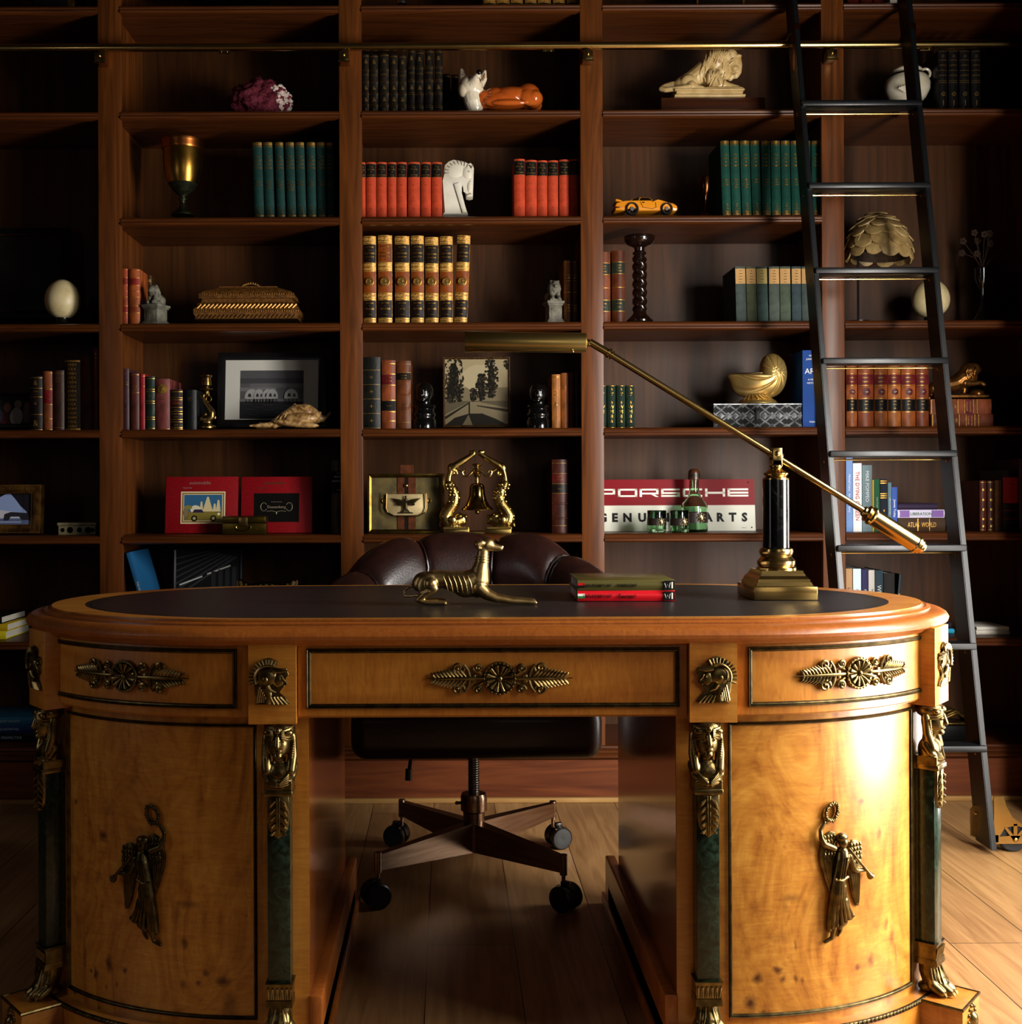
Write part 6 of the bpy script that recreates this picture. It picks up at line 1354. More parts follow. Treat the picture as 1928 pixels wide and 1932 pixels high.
# black and white print
loc, k, f = spot(512, 808, 4.02)
fr = thing('framed_print', 'black framed white-matted print of domed huts over water', 'framed picture', loc); fr.rotation_euler.x = R(-7)
rframe(G(), f, 410, 614, 663, 806, 14, -.012, .008).done('frame', plain('#080808', .35), fr)
G().box(f(422, 0)[0], f(602, 0)[0], -.002, .004, f(0, 795)[2], f(0, 676)[2]).done('mat_board', plain('#b9b7ae', .5), fr)
L = [(bx(f, 452, 572, 697, 790), '#4a4a4c'), (bx(f, 452, 572, 712, 722), '#3a3a3c'), (bx(f, 470, 572, 722, 730), '#565658'), (bx(f, 452, 520, 730, 737), '#626264'), (bx(f, 452, 572, 756, 790), '#232325'), (bx(f, 452, 572, 752, 757), '#5c5c5c')]
for x, r in ((474, 13), (488, 10), (505, 11), (513, 11), (549, 13)):
    L += [(ell(x, 748, r, 15, 14, 0, 180), '#8c8c8a'), (bx(f, x - r, x + r, 747, 752), '#8c8c8a'), (ell(x - r * .3, 748, r * .25, 7, 8, 0, 180), '#2c2c2c'), (ell(x + r * .45, 748, r * .2, 6, 8, 0, 180), '#333333')] + [(bx(f, x + q * r - .6, x + q * r + .6, 752, 760), '#151515') for q in (-.8, -.3, .3, .8)]
for i in range(14): L.append((bx(f, 456 + (i * 37) % 90, 476 + (i * 37) % 90, 762 + i * 2, 762.8 + i * 2), '#3c3c3e'))
mosaic('photograph', fr, f, L, -.0026)
# conch
loc, k, f = spot(552, 808, 3.90); c = lambda x, y, d=0: f(x / 2.921, y / 2.921 + 400, d)
P = norm([('c', [c(1420, 1185, -10) + (3,), c(1500, 1175, -8) + (7,), c(1570, 1140, -4) + (13,), c(1630, 1110) + (17,), c(1690, 1110) + (18,), c(1740, 1130, 4) + (13,), c(1775, 1140, 4) + (7,), c(1800, 1130, 4) + (3.4,), c(1820, 1105, 4) + (1.6,)]), ('e', c(1660, 1140, -8), (34, 18, 13)), ('e', c(1600, 1165, -14), (30, 12, 6)),
          ('c', [c(1630, 1090) + (10,), c(1625, 1062) + (3,)]), ('c', [c(1680, 1090) + (9,), c(1690, 1072) + (3,)]), ('c', [c(1740, 1120) + (8,), c(1768, 1105) + (2,)]), ('c', [c(1500, 1175, -12) + (6,), c(1385, 1180, -16) + (2,)]), ('c', [c(1520, 1182, -14) + (5,), c(1435, 1165, -8) + (1.8,)]), ('e', c(1640, 1170, -20), (44, 9, 7), (0, 6, 0))], k)
me = blob(P, .9, 2, k); g = G().mesh(me)
for i in range(10): x = 1530 + i * 22; g.tube([c(x + 22, 1078 + abs(i - 5) * 7, -6), c(x + 5, 1110 + abs(i - 5) * 5, -17), c(x - 8, 1150, -19)], [.5 * k, 1.5 * k, .5 * k], 5)
solo('conch_shell', g, mat('conch', '#5c3c18', .45, 0, .1, '#b8925c', 30, (1, .4, 1), .3, 150, 2.5), 'brown spiny conch shell lying in front of the domed huts print', 'shell', loc, None, 180)
# pair of black busts
def bustp(px, lab):
    loc, k, f = spot(px, 808, 3.92); t = thing('black_bust', lab, 'bust', loc, 0, 'black busts either side of the tree photograph'); BL = mat('black_lacquer', '#070707', .16, 0, .6)
    lathe_px(f, k, px, [(15, 764), (21, 765), (22, 768), (19, 772), (19.5, 778), (22, 781), (22, 784), (20, 787), (20, 790), (22.5, 793), (22.5, 808), (0, 808)], 36).done('pedestal', BL, t, 40)
    P = norm([('e', f(px - 1, 742), (16.5, 17, 21.5)), ('e', f(px + 3, 738, 4), (15, 15, 17)), ('c', [f(px + 1, 752) + (10,), f(px + 2, 766) + (9.5,)]), ('e', f(px + 2, 767), (17, 13, 5)), ('c', [f(px - 4, 736, -16) + (3,), f(px - 4, 747, -20) + (3.6,)]), ('e', f(px - 3, 756, -11), (6, 5, 4)), ('e', f(px - 2, 750, -13), (4.4, 3, 1.8)), ('e', f(px + 15, 744, 2), (3, 4, 5)), ('e', f(px - 9, 737, -15), (4, 3, 2)), ('e', f(px + 3, 737, -15), (4, 3, 2))], k)
    link('head', blob(P, .8, 3, k), BL, t, 180)
bustp(800, 'glossy black bust left of the framed tree photograph'); bustp(1016, 'glossy black bust right of the framed tree photograph')
# tree-lined canal photograph
loc, k, f = spot(899, 808, 4.02)
fr = thing('framed_photograph', 'thin framed sepia photograph of tall trees beside a canal', 'framed picture', loc); fr.rotation_euler.x = R(-6)
g = rframe(G(), f, 836, 963, 672, 806, 4, -.007, .006)
for i in range(32):
    for yy in (673.5,): g.ball(f(838 + i * 123 / 31, yy, -7), .9 * k, 1)
for i in range(34):
    for xx in (837.4, 961.4): g.ball(f(xx, 674 + i * 130 / 33, -7), .9 * k, 1)
g.done('frame', mat('bronzed_frame', '#3a2614', .4, .5, col2='#5c4020', scale=90), fr, 40)
rr = random.Random(4); sky, dk_, md = '#8f8264', '#15120d', '#2c261b'
L = [(bx(f, 839, 960, 675, 803), '#6a5f48'), (bx(f, 839, 960, 675, 730), sky), (ell(905, 712, 34, 26), '#9c9070'), (bx(f, 839, 960, 756, 803), '#4c4434'), ([(839, 782), (885, 758), (905, 758), (960, 770), (960, 800), (839, 800)], '#6e634b'), ([(839, 803), (858, 788), (885, 780), (910, 780), (935, 790), (960, 803)], '#1a1712'), ([(872, 803), (884, 782), (892, 803)], '#5a503c'), ([(884, 781), (884, 758), (887, 758), (887, 781)], '#201c15'), ([(839, 786), (884, 759), (884, 762), (839, 792)], '#201c15'), ([(900, 764), (960, 772), (960, 778), (900, 766)], '#2a241b')]
def tree(cx, y0, y1, w, n):
    o = [(ell(cx, (y0 + y1) / 2 + 3, w * .5, (y1 - y0) / 2.3), dk_)]
    for i in range(n):
        t = rr.random(); y = y0 + (y1 - y0) * t; ww = w * min(1, .25 + 1.6 * math.sin(math.pi * min(.98, t * .9 + .08)) * .7)
        o.append((ell(cx + rr.uniform(-1, 1) * ww, y, rr.uniform(1., 2.6), rr.uniform(1.2, 3.2), 9), rr.choice([dk_, dk_, dk_, md, '#332c20'])))
    return o
L += tree(857, 676, 742, 18, 120) + tree(851, 712, 760, 14, 70) + tree(866, 720, 758, 8, 36) + tree(928, 676, 750, 12, 110) + tree(909, 705, 756, 10, 80) + tree(894, 734, 756, 5, 24) + tree(958, 680, 694, 4, 10)
mosaic('photograph', fr, f, L, -.002, .00001)
# carved box and nautilus
loc, k, f = spot(1429, 808, 3.876)
cb = thing('carved_box', 'silvered carved box with a diamond pattern under the gold nautilus', 'box', loc)
SV = mat('silvered_wood', '#a4a8aa', .38, .35, col2='#5a5e62', scale=70, bump=.3, bscale=220); SVD = plain('#0c0d0e', .6)
x0, x1, zz1 = f(1346, 0)[0], f(1512, 0)[0], f(0, 762.5)[2]
G().box(x0, x1, 0, .115, 0, zz1).done('box_body', SVD, cb)
g = G(); n = 6; wv = (x1 - x0) / n; h2 = zz1 / 2
for i in range(n):
    for j in range(2):
        cx_, cz = x0 + wv * (i + .5), h2 * (j + .5) ; a, b = wv * .5, h2 * .5
        for sx, sz in ((-1, -1), (1, 1), (-1, 1), (1, -1)): g.tube([(cx_ + sx * a, -.001, max(.0027, cz + sz * b)), (cx_, -.001, cz)], [.0026, .0026], 4)
for i in range(n + 1):
    for zc in (0, h2, zz1):
        cx_ = x0 + wv * i; a, b = wv * .30, h2 * .34; p = [(cx_ - a, 0, zc), (cx_, 0, zc - b), (cx_ + a, 0, zc), (cx_, 0, zc + b)]
        p = [(min(max(q[0], x0), x1), q[1], min(max(q[2], .001), zz1)) for q in p]
        g.add([(min(max(cx_, x0 + .002), x1 - .002), -.006, min(max(zc, .004), zz1 - .003))] + p, [(0, 1, 2), (0, 2, 3), (0, 3, 4), (0, 4, 1)])
for i in range(n):
    cx_, zc = x0 + wv * (i + .5), h2
    a, b = wv * .28, h2 * .30; g.add([(cx_, -.006, zc), (cx_ - a, 0, zc), (cx_, 0, zc - b), (cx_ + a, 0, zc), (cx_, 0, zc + b)], [(0, 1, 2), (0, 2, 3), (0, 3, 4), (0, 4, 1)])
g.box(x0, x1, -.003, .117, zz1 - .002, zz1 + .0015).done('diamond_carving', SV, cb, 20)
G().box(-.008, .006, -.0075, 0, h2 * .7, h2 * 1.5, .001).done('clasp', mat('dark_iron', '#1c1c1e', .5, .6), cb)
NB = loc[2] + zz1 + .002
loc, k, f = spot(1429, 808, 3.934, NB)
nt_ = thing('nautilus_shell', 'gold nautilus shell with swept ribs standing on the carved silver box', 'shell', loc)
NG = mat('satin_gold', '#c6aa6a', .36, .7, col2='#b0904e', scale=14)
out = smooth_loop(P2(f, [(1374, 706.5), (1377, 720), (1382, 734), (1391, 745), (1410, 750.5), (1440, 752), (1464, 747), (1478, 732), (1484, 708), (1480, 685), (1468, 671), (1455, 667), (1443, 672), (1435, 686), (1434, 702), (1431, 706.2), (1404, 706)]), 10)
e0 = f(1463, 704); nx_, nz_ = f(1452, 712)[0], f(1452, 712)[2]
def ribs(px_, pz_):
    dx_, dz_ = px_ - e0[0], pz_ - e0[2]; r_ = math.hypot(dx_, dz_) / k
    return -.15 * max(0., math.cos(13 * (math.atan2(dz_, dx_) + .010 * r_))) ** 3 * min(1, r_ / 8)
pillow(G(), out, (nx_, nz_), 30 * k, 40, ribs, .9).done('shell_body', NG, nt_, 180)
g = G().tube([f(1374, 706.5, -1), f(1390, 706, -9), (f(1412, 706)[0], -16 * k, f(0, 706)[2]), f(1434, 705, -18)], [.6 * k, 1.6 * k, 1.8 * k, 1 * k], 8)
g.done('shell_lip', mat('bright_gold', '#d0b67c', .25, 1), nt_, 60)
lathe_px(f, k, 1427, [(16, 746), (20, 748), (26, 752), (34, 757), (37, 761), (37, 762.4), (0, 762.4)], 30).done('foot', NG, nt_, 60)
g = G()
for i in range(9): a = R(200 + i * 17.5); g.tube([f(1427 + 20 * math.cos(a), 748, 20 * math.sin(a)), f(1427 + 32 * math.cos(a + .15), 756, 32 * math.sin(a + .15))], [2.4 * k, 1.2 * k], 6)
g.done('foot_scrolls', NG, nt_)
# blue art history book and the two beside it
for a, b, tp, c_, lab in ((1491, 1501, 668, '#4a1018', 'dark red book between the nautilus and the blue art book'), (1502, 1510, 664, '#10182c', 'navy book beside the blue art book')):
    book(a, b, tp, 808, plain(c_, .5), lab, None, Y=4.03, dp=.13, bulge=.001)
t = book(1514, 1549, 661, 808, plain('#123c80', .6), 'tall blue art history book partly hidden by the left ladder stile', None, Y=3.876, dp=.14, bulge=.0015, pg=PAPERW, texts=[(.93, 'PAUL', .032, INKW), (.885, 'JOHNSON', .032, INKW), (.73, 'ART', .10, INKW), (.62, 'A NEW', .032, INKW), (.575, 'HISTORY', .032, INKW), (.07, 'W&N', .03, INKW)])
# gilded lion on the lying law reports
loc, k, f = spot(1818, 808, 3.96, LION_Z); c = lambda x, y, d=0: f(x / 4.293 + 1480, y / 4.293 + 380, d)
P = norm([('c', [c(1210, 1520) + (13,), c(1290, 1500) + (15,), c(1390, 1480) + (15,), c(1450, 1440) + (17,)]), ('e', c(1490, 1390), (17, 16, 18)), ('e', c(1530, 1365), (13, 12, 12)), ('e', c(1565, 1372), (7, 7, 6)), ('e', c(1500, 1430), (14, 15, 17)), ('c', [c(1440, 1480, -10) + (8,), c(1500, 1485, -12) + (5,), c(1570, 1480, -12) + (4,), c(1595, 1495, -12) + (4,)]), ('c', [c(1450, 1470, 10) + (8,), c(1475, 1525, 8) + (5,), c(1465, 1560, 8) + (5,)]), ('c', [c(1240, 1520, -10) + (10,), c(1215, 1570, -10) + (6,), c(1245, 1588, -12) + (5,)]), ('c', [c(1240, 1520, 10) + (10,), c(1270, 1580, 10) + (6,), c(1300, 1590, 8) + (5,)]),
          ('c', [c(1205, 1510) + (3,), c(1180, 1540) + (3,), c(1190, 1580) + (3,), c(1170, 1600) + (4,)]), ('b', c(1400, 1590), (52, 20, 2.6)), ('e', c(1560, 1565), (13, 14, 9)), ('e', c(1440, 1585), (18, 15, 6))], k)
me = blob(P, .9, 2, k); g = G().mesh(me); rr = random.Random(8)
for i in range(30):
    x, y = rr.uniform(1455, 1530), rr.uniform(1335, 1400); g.tube([c(x, y, -13), c(x - 14, y + 35, -16), c(x - 8, y + 70, -14)], [.5 * k, 1.8 * k, .5 * k], 5)
loc = (loc[0], loc[1], loc[2] + .0024)
solo('gilded_lion', g, mat('lion_gilt', '#9c6a36', .32, .9, col2='#6a431c', scale=40), 'gilded striding lion on two lying law reports', 'figurine', loc, None, 180)

# --- sixth row (1008)
loc, k, f = spot(20, 1008, 3.93)
fr = thing('gilt_photo_frame', 'ornate gold frame holding a sea arch photograph at the left edge', 'picture frame', loc); fr.rotation_euler.x = R(-5)
g = rframe(G(), f, -60, 80, 915, 1007, 17, -.018, .01).done('frame', mat('carved_gilt', '#8c642c', .35, .9, col2='#3c260e', scale=26, bump=.8, bscale=60), fr, 30)
gg = G()
for i in range(40):
    for yy in (917, 1005.5): gg.ball(f(-58 + i * 136 / 39, yy, -14), 1.3 * k, 1)
for i in range(27):
    gg.ball(f(78.4, 917 + i * 88 / 26, -14), 1.3 * k, 1)
for i in range(26): gg.ball(f(62.5, 930 + i * 61 / 25, -14), .9 * k, 1); gg.ball(f(-44 + i * 106 / 25, 931, -14), .9 * k, 1); gg.ball(f(-44 + i * 106 / 25, 990.5, -14), .9 * k, 1)
gg.done('beading', OGL, fr)
mosaic('photograph', fr, f, [(bx(f, -45, 63, 931, 991), '#1c1a20'), ([(-40, 985), (-38, 955), (-15, 945), (8, 933), (18, 931), (28, 942), (38, 955), (50, 966), (50, 985)], '#8fa2cf'), ([(-38, 985), (-36, 968), (0, 962), (50, 970), (50, 985)], '#c4c2cf'), (bx(f, -45, 63, 978, 991), '#5a668a'), ([(6, 982), (8, 970), (20, 966), (50, 968), (58, 982), (40, 981), (36, 975), (20, 975), (16, 982)], '#2a2830'), (bx(f, -45, 40, 984, 986), '#9aa4c4')], -.003)
loc, k, f = spot(145, 1008, 3.92)
bxo = thing('trinket_box', 'small cream painted trinket box near the left post', 'box', loc)
CRM = mat('cream_lacquer', '#8f8664', .5, 0, .2, '#6a5f42', 40)
G().box(f(110, 0)[0], f(180, 0)[0], -.0, .075, .0, f(0, 992)[2], .001).done('box_body', CRM, bxo)
G().box(f(108, 0)[0], f(182, 0)[0], -.002, .077, f(0, 991.6)[2], f(0, 986)[2], .0015).done('lid', CRM, bxo)
g = G()
for x, r in ((118, 4), (132, 6), (150, 5), (166, 6), (175, 4)): g.lathe([(0, -.0004), (r * k, -.0004), (r * k, 0), (0, 0)], 12, Matrix.Translation(f(x, 1000, -.0)) @ Matrix.Rotation(R(90), 4, 'X'))
g.done('painted_motif', plain('#4a3e22', .5), bxo)
# red motoring annuals standing face out
def annual(x0, x1, lab, pic):
    loc, k, f = spot((x0 + x1) / 2, 1008, 3.96); t = thing('book', lab, 'book', loc, 0, 'red motoring annuals'); t.rotation_euler.x = R(-7); t.location.z += .0018
    a, b, zt = f(x0, 0)[0], f(x1, 0)[0], f(0, 899.5)[2]; dpt = .018
    g = G().box(a, b, 0, .003, 0, zt, .001).box(a, b, dpt - .003, dpt, 0, zt, .001).box(a - .001, a + .003, .001, dpt - .001, 0, zt, .001).done('cover', mat('red_cloth_cover', '#860a14', .5, 0, 0, '#76080f', 120, spec=.2), t)
    G().box(a + .003, b - .003, .003, dpt - .003, .003, zt - .003).done('pages', PAPERW, t)
    xm = (x0 + x1) / 2; g = G(); q = f(xm - 4, 911)
    put_text(g, 'automobile', q[0], -.0004, q[2], .0155, (60 * k)); q = f(xm - 28, 920.5); put_text(g, 'Quarterly', q[0], -.0004, q[2], .0075, 24 * k).done('lettering', mat('silver_foil' if pic else 'dark_foil', '#b08a80' if pic else '#5c4a2c', .4, .6), t); return t, k, f
t, k, f = annual(311, 448, 'red motoring annual with a vintage car picture, left of the pair', True)
L = [(bx(f, 340, 424, 928, 989), '#d8cfa8'), (bx(f, 342, 422, 930, 987), '#8a6a34'), (bx(f, 345, 419, 933, 984), '#d8cfa8'), (bx(f, 346, 418, 934, 983), '#2f5c80'), (bx(f, 346, 418, 966, 983), '#6a6240')]
for x, w, y in ((391, 10, 938), (379, 3.5, 947), (404, 4, 951), (411, 4.5, 944)): L.append(([(x - w, 966), (x - 1.4, y), (x + 1.6, y), (x + w, 966)], '#c9b98c'))
L += [(ell(368, 962, 10, 8), '#d0c8ac'), (ell(354, 958, 8, 4), '#7c7a3c'), (ell(350, 968, 5, 8), '#7c6a4c'), ([(352, 982), (356, 968), (376, 966), (400, 966), (416, 970), (417, 982)], '#7a6c2c'), ([(362, 968), (366, 962), (380, 962), (384, 968)], '#2c2440'), (ell(366, 979, 6, 6), '#1c1a14'), (ell(366, 979, 3, 3), '#a89868'), (ell(402, 979, 6, 6), '#1c1a14'), (ell(402, 979, 3, 3), '#a89868'), (ell(412, 971, 2.5, 2.5), '#e0d8b0')]
mosaic('cover_picture', t, f, L, -.0004, .00008)
t, k, f = annual(454, 588, 'red motoring annual with a black panel, right of the pair', False)
mosaic('cover_panel', t, f, [(bx(f, 478, 564, 931, 986), '#120c08'), (bx(f, 480, 562, 933, 984), '#0a0908')], -.0004)
g = G(); q = f(521, 957); put_text(g, 'Duesenberg', q[0], -.0008, q[2], .0125, 46 * k)
q = f(521, 947.5); put_text(g, 'The World\'s Finest Motor', q[0], -.0008, q[2], .0035, 36 * k)
for s in (-1, 1): g.tube([f(521 + s * (24 + 6 * math.cos(R(a))), 957 - 8 * math.sin(R(a)), -.6) for a in range(-150, 151, 30)], .5 * k, 5)
g.tube([f(503, 966, -.6), f(512, 964.5, -.6), f(521, 967, -.6), f(530, 964.5, -.6), f(539, 966, -.6)], .5 * k, 5).tube([f(521, 967, -.6), f(521, 971, -.6)], .9 * k, 5).done('lettering', mat('panel_foil', '#9a8e70', .5, .4), t)
# small brass chest
loc, k, f = spot(460, 1008, 3.885)
cs_ = thing('brass_chest', 'small tarnished brass chest in front of the red annuals', 'box', loc)
OB = mat('tarnished_brass', '#5c4a18', .3, .9, col2='#40340f', scale=16)
x0, x1 = f(419, 0)[0], f(501, 0)[0]
G().box(x0, x1, 0, .055, 0, f(0, 987)[2], .002).done('chest_body', OB, cs_, 30)
G().box(x0 - .0005, x1 + .0005, -.001, .056, f(0, 986.6)[2], f(0, 974)[2], .004).done('lid', OB, cs_, 30)
g = G(); g.box(f(450, 0)[0], f(467, 0)[0], -.004, 0, f(0, 992)[2], f(0, 976)[2], .0012)
g.tube([f(460 + 14 * math.sin(R(a)), 994 + 7 * math.cos(R(a)), -3) for a in range(-100, 101, 20)], 1.1 * k, 6).ball(f(446, 994, -2), 2.4 * k, 1).ball(f(474, 994, -2), 2.4 * k, 1)
g.done('latch', BRASS_AGED, cs_)
# pouch display in a brass tray
loc, k, f = spot(766, 1008, 3.916)
pd_ = thing('pouch_display', 'framed brass display with an eagle pouch, left of the ship bell', 'display', loc); pd_.rotation_euler.x = R(-4); pd_.location.z += .0021
c = lambda x, y, d=0: f(x / 3.708 + 620, y / 3.708 + 820, d)
rframe(G(), f, 694, 839, 895, 1007, 7, -.008, .016).done('frame', mat('gold_frame', '#8c7434', .3, 1, col2='#6c5622', scale=40), pd_, 30)
G().box(f(698, 0)[0], f(835, 0)[0], .004, .010, f(0, 1003)[2], f(0, 899)[2]).done('backing', mat('olive_velvet', '#5a4c22', .6, .2, 0, '#3c3214', 30), pd_)
STR = mat('strap_leather', '#3c1a06', .5, 0, 0, '#54280c', 60, spec=.2)
for x0, x1 in ((482, 530), (558, 610)): G().box(c(x0, 0)[0], c(x1, 0)[0], .001, .004, c(0, 668)[2], c(0, 300)[2]).done('leather_strap', STR, pd_)
G().box(c(530, 0)[0], c(558, 0)[0], .002, .004, c(0, 668)[2], c(0, 300)[2]).done('centre_strap', plain('#120a06', .5), pd_)
G().ball(c(544, 360, -2), (4 * k, 3 * k, 4 * k)).done('stud', BRASS, pd_)
PO = mat('pouch_brass', '#cdb98a', .42, .6, col2='#b5a070', scale=18)
g = G().prism(P2(lambda x, y: c(x, y), [(407, 420), (683, 420), (686, 520), (672, 552), (630, 574), (460, 574), (418, 552), (402, 520)]), -.010, .004, .003)
fl = g.done('pouch', PO, pd_, 40)
g = G()
for x in (407, 683): g.tube([c(x, 418, -11), c(x + (4 if x > 500 else -4), 520, -11), c(x + (-8 if x > 500 else 8), 552, -11)], 1.6 * k, 6)
g.tube([c(418, 552, -10), c(460, 575, -10), c(630, 575, -10), c(672, 552, -10)], 1.2 * k, 6)
for s in (-1, 1): g.tube([c(545 + s * (160 + 11 * math.cos(R(a))), 468 - 14 * math.sin(R(a)), 0) for a in range(0, 361, 40)], 1.2 * k, 6)
g.done('pouch_rim', BRASS_AGED, fl)
g = G(); DE = mat('eagle_bronze', '#2c2416', .4, .8, col2='#4a3c22', scale=60)
g.ball(c(540, 505, -11), (4.4 * k, 2 * k, 10 * k)).ball(c(541, 462, -11.5), (3 * k, 2 * k, 4.4 * k)).ball(c(548, 462, -12), (2.2 * k, 1 * k, 1.2 * k)).ball(c(541, 440, -11), (2.4 * k, 1.4 * k, 2 * k))
for s in (-1, 1):
    for i in range(7): g.tube([c(541 + s * 12, 478 + i * 3, -11.5), c(541 + s * (45 + i * 3), 466 + i * 5, -12), c(541 + s * (104 - i * 11), 452 + i * 9, -11)], [1.6 * k, 1.9 * k, .5 * k], 5)
    for i in range(3): g.tube([c(541 + s * 5, 525, -11), c(541 + s * (8 + i * 10), 552, -11)], [1.4 * k, 1 * k], 5)
g.box(c(484, 0)[0], c(590, 0)[0], -.012, -.010, c(0, 558)[2], c(0, 549)[2]).done('eagle_emblem', DE, fl, 60)
G().box(f(755, 0)[0], f(781, 0)[0], .018, .024, 0, f(0, 877)[2]).done('easel_strap', STR, pd_)
# ship bell between dolphins
loc, k, f = spot(903, 1008, 3.876)
sb = thing('dolphin_bell', 'polished brass bell hung between two scaly dolphins', 'bell', loc)
PB_ = mat('bell_brass', '#b89c5c', .26, 1, col2='#9c8044', scale=12)
for s in (-1, 1):
    P, sc_ = [], G()
    x = lambda v: 1040 + s * (v - 1040)               # right half given, left mirrored about the bell
    q = lambda v, y, d=0: c(x(v), y, d)
    P += [('c', [q(1240, 340) + (7,), q(1210, 385) + (9.5,), q(1195, 430) + (10.5,), q(1205, 480) + (11.5,), q(1240, 530) + (12,), q(1262, 570) + (12.5,), q(1250, 610) + (13,), q(1215, 620) + (12,), q(1175, 605) + (11,), q(1145, 590) + (9,)]),
          ('c', [q(1145, 595) + (9,), q(1120, 572) + (3.5,), q(1118, 560) + (2,)]), ('c', [q(1140, 605) + (8,), q(1118, 618) + (3,)]), ('e', q(1165, 575), (9, 8, 8)), ('e', q(1215, 595, -12), (8, 4, 8)), ('c', [q(1275, 590) + (7,), q(1298, 640) + (3,)]), ('b', q(1190, 652), (24, 16, 2.4)), ('c', [q(1200, 620) + (9,), q(1195, 645) + (10,)]),
          ('c', [q(1240, 340) + (6,), q(1235, 290) + (5,), q(1222, 245) + (6,), q(1190, 215) + (6.5,), q(1140, 185) + (6,), q(1100, 160) + (5,), q(1062, 132) + (4.5,), q(1062, 122) + (4,), q(1085, 120) + (3,)]), ('e', q(1215, 235), (9, 6, 10)), ('e', q(1230, 345), (10, 8, 7)), ('c', [q(1190, 250) + (3,), q(1180, 272) + (3,), q(1200, 282) + (2.5,), q(1205, 262) + (2.5,)])]
    for i in range(11):
        t = i / 10; px_, py_ = [(1235, 350), (1205, 400), (1196, 440), (1215, 495), (1250, 545), (1262, 580)][min(5, int(t * 5))], 0
        a0_, a1_ = [(1235, 350), (1205, 400), (1196, 440), (1215, 495), (1250, 545), (1262, 590)][int(t * 4.99)], [(1235, 350), (1205, 400), (1196, 440), (1215, 495), (1250, 545), (1262, 590)][min(5, int(t * 4.99) + 1)]
        u = t * 4.99 - int(t * 4.99); xx, yy = a0_[0] + (a1_[0] - a0_[0]) * u, a0_[1] + (a1_[1] - a0_[1]) * u
        for j in (-1, 0, 1): sc_.ball(q(xx + j * 24 + (8 if i % 2 else 0), yy, -9.5 + 3 * abs(j)), (3.4 * k, 2.6 * k, 3.4 * k), 1)
        if i < 10: sc_.tube([q(xx - 36, yy, -3), q(xx - 48, yy - 4, -2)], [2 * k, .6 * k], 5)
    sc_.done('dolphin_scales', PB_, link('dolphin', blob(norm(P, k), .8, 2, k), PB_, sb, 180))
g = G()
for s in (-1, 1): g.tube([c(1040 + s * 10, 240), c(1040 + s * 35, 262, -2), c(1040 + s * 62, 290, -2), c(1040 + s * 92, 290, -2), c(1040 + s * 104, 262, -2), c(1040 + s * 88, 248, -2), c(1040 + s * 76, 262, -2)], [2.6 * k, 2.2 * k, 2 * k, 2 * k, 2 * k, 2 * k, 2.2 * k], 8)
g.tube([c(940, 262), c(905, 240)], 2 * k, 6).tube([c(1140, 262), c(1175, 240)], 2 * k, 6)
zc = lambda y: c(0, y)[2]; M = Matrix.Translation((c(1040, 0)[0], 0, 0))
g.lathe([(3 * k, zc(340)), (4 * k, zc(315)), (3 * k, zc(300)), (8 * k, zc(290)), (6 * k, zc(275)), (9 * k, zc(262)), (5 * k, zc(245)), (4 * k, zc(225)), (10 * k, zc(212)), (9 * k, zc(204)), (0, zc(200))], 24, M).done('bell_hanger', PB_, sb, 40)
G().lathe([(0, zc(338)), (7 * k, zc(340)), (12 * k, zc(350)), (14 * k, zc(365)), (15 * k, zc(420)), (18 * k, zc(460)), (23 * k, zc(495)), (29 * k, zc(515)), (30 * k, zc(522)), (29 * k, zc(528)), (26 * k, zc(522)), (15 * k, zc(470)), (0, zc(380))], 48, M).done('bell', mat('bell_polish', '#c0a25c', .12, 1), sb, 40)
G().tube([c(1040, 480), c(1040, 535)], 1.6 * k, 8).ball(c(1040, 540), 5 * k).done('clapper', BRASS_AGED, sb)
g = G()
for s in (-1, 1): g.box(*sorted((c(1040 + s * 58, 0)[0], c(1040 + s * 235, 0)[0])), -.016, .016, .0, zc(656), .001)
g.box(c(982, 0)[0], c(1098, 0)[0], -.008, .012, 0, .005).done('base', PB_, sb)
# enamel sign
loc, k, f = spot(1275, 1008, 4.03); c = lambda x, y, d=0: f(x / 4.017 + 1100, y / 4.017 + 820, d)
sg_ = thing('enamel_sign', 'red and white enamel parts sign leaning behind the green decanter', 'sign', loc); sg_.rotation_euler.x = R(-6)
xa, xb, zt, zm = c(118, 0)[0], c(1308, 0)[0], c(0, 337)[2], c(0, 535)[2]
ENW = mat('white_enamel', '#d4d4c6', .4, spec=.15); ENR = mat('red_enamel', '#780613', .4, spec=.12)
G().box(xa, xb, 0, .003, 0, zm).done('white_panel', ENW, sg_); G().box(xa, xb, 0, .003, zm, zt).done('red_panel', ENR, sg_)
g = G(); T = 15
def bars(L):
    for x0, x1, y0, y1 in L: g.box(c(x0, 0)[0], c(x1, 0)[0], -.0006, 0, c(0, y1)[2], c(0, y0)[2])
yt, ym, yb_ = 408, 438, 470; t_ = 13; v_ = 18
bars([(122, 248, yt, yt + t_), (122, 140, yt, yb_), (230, 248, yt, ym + t_), (140, 248, ym, ym + t_)])                       # P
bars([(270, 416, yt, yt + t_), (270, 416, yb_ - t_, yb_), (270, 288, yt, yb_), (398, 416, yt, yb_)])                          # O
bars([(434, 578, yt, yt + t_), (434, 452, yt, yb_), (560, 578, yt, ym + t_), (452, 578, ym, ym + t_)])                        # R
g.prism([(c(520, 0)[0], c(0, ym + t_)[2]), (c(545, 0)[0], c(0, ym + t_)[2]), (c(580, 0)[0], c(0, yb_)[2]), (c(556, 0)[0], c(0, yb_)[2])], -.0006, 0)
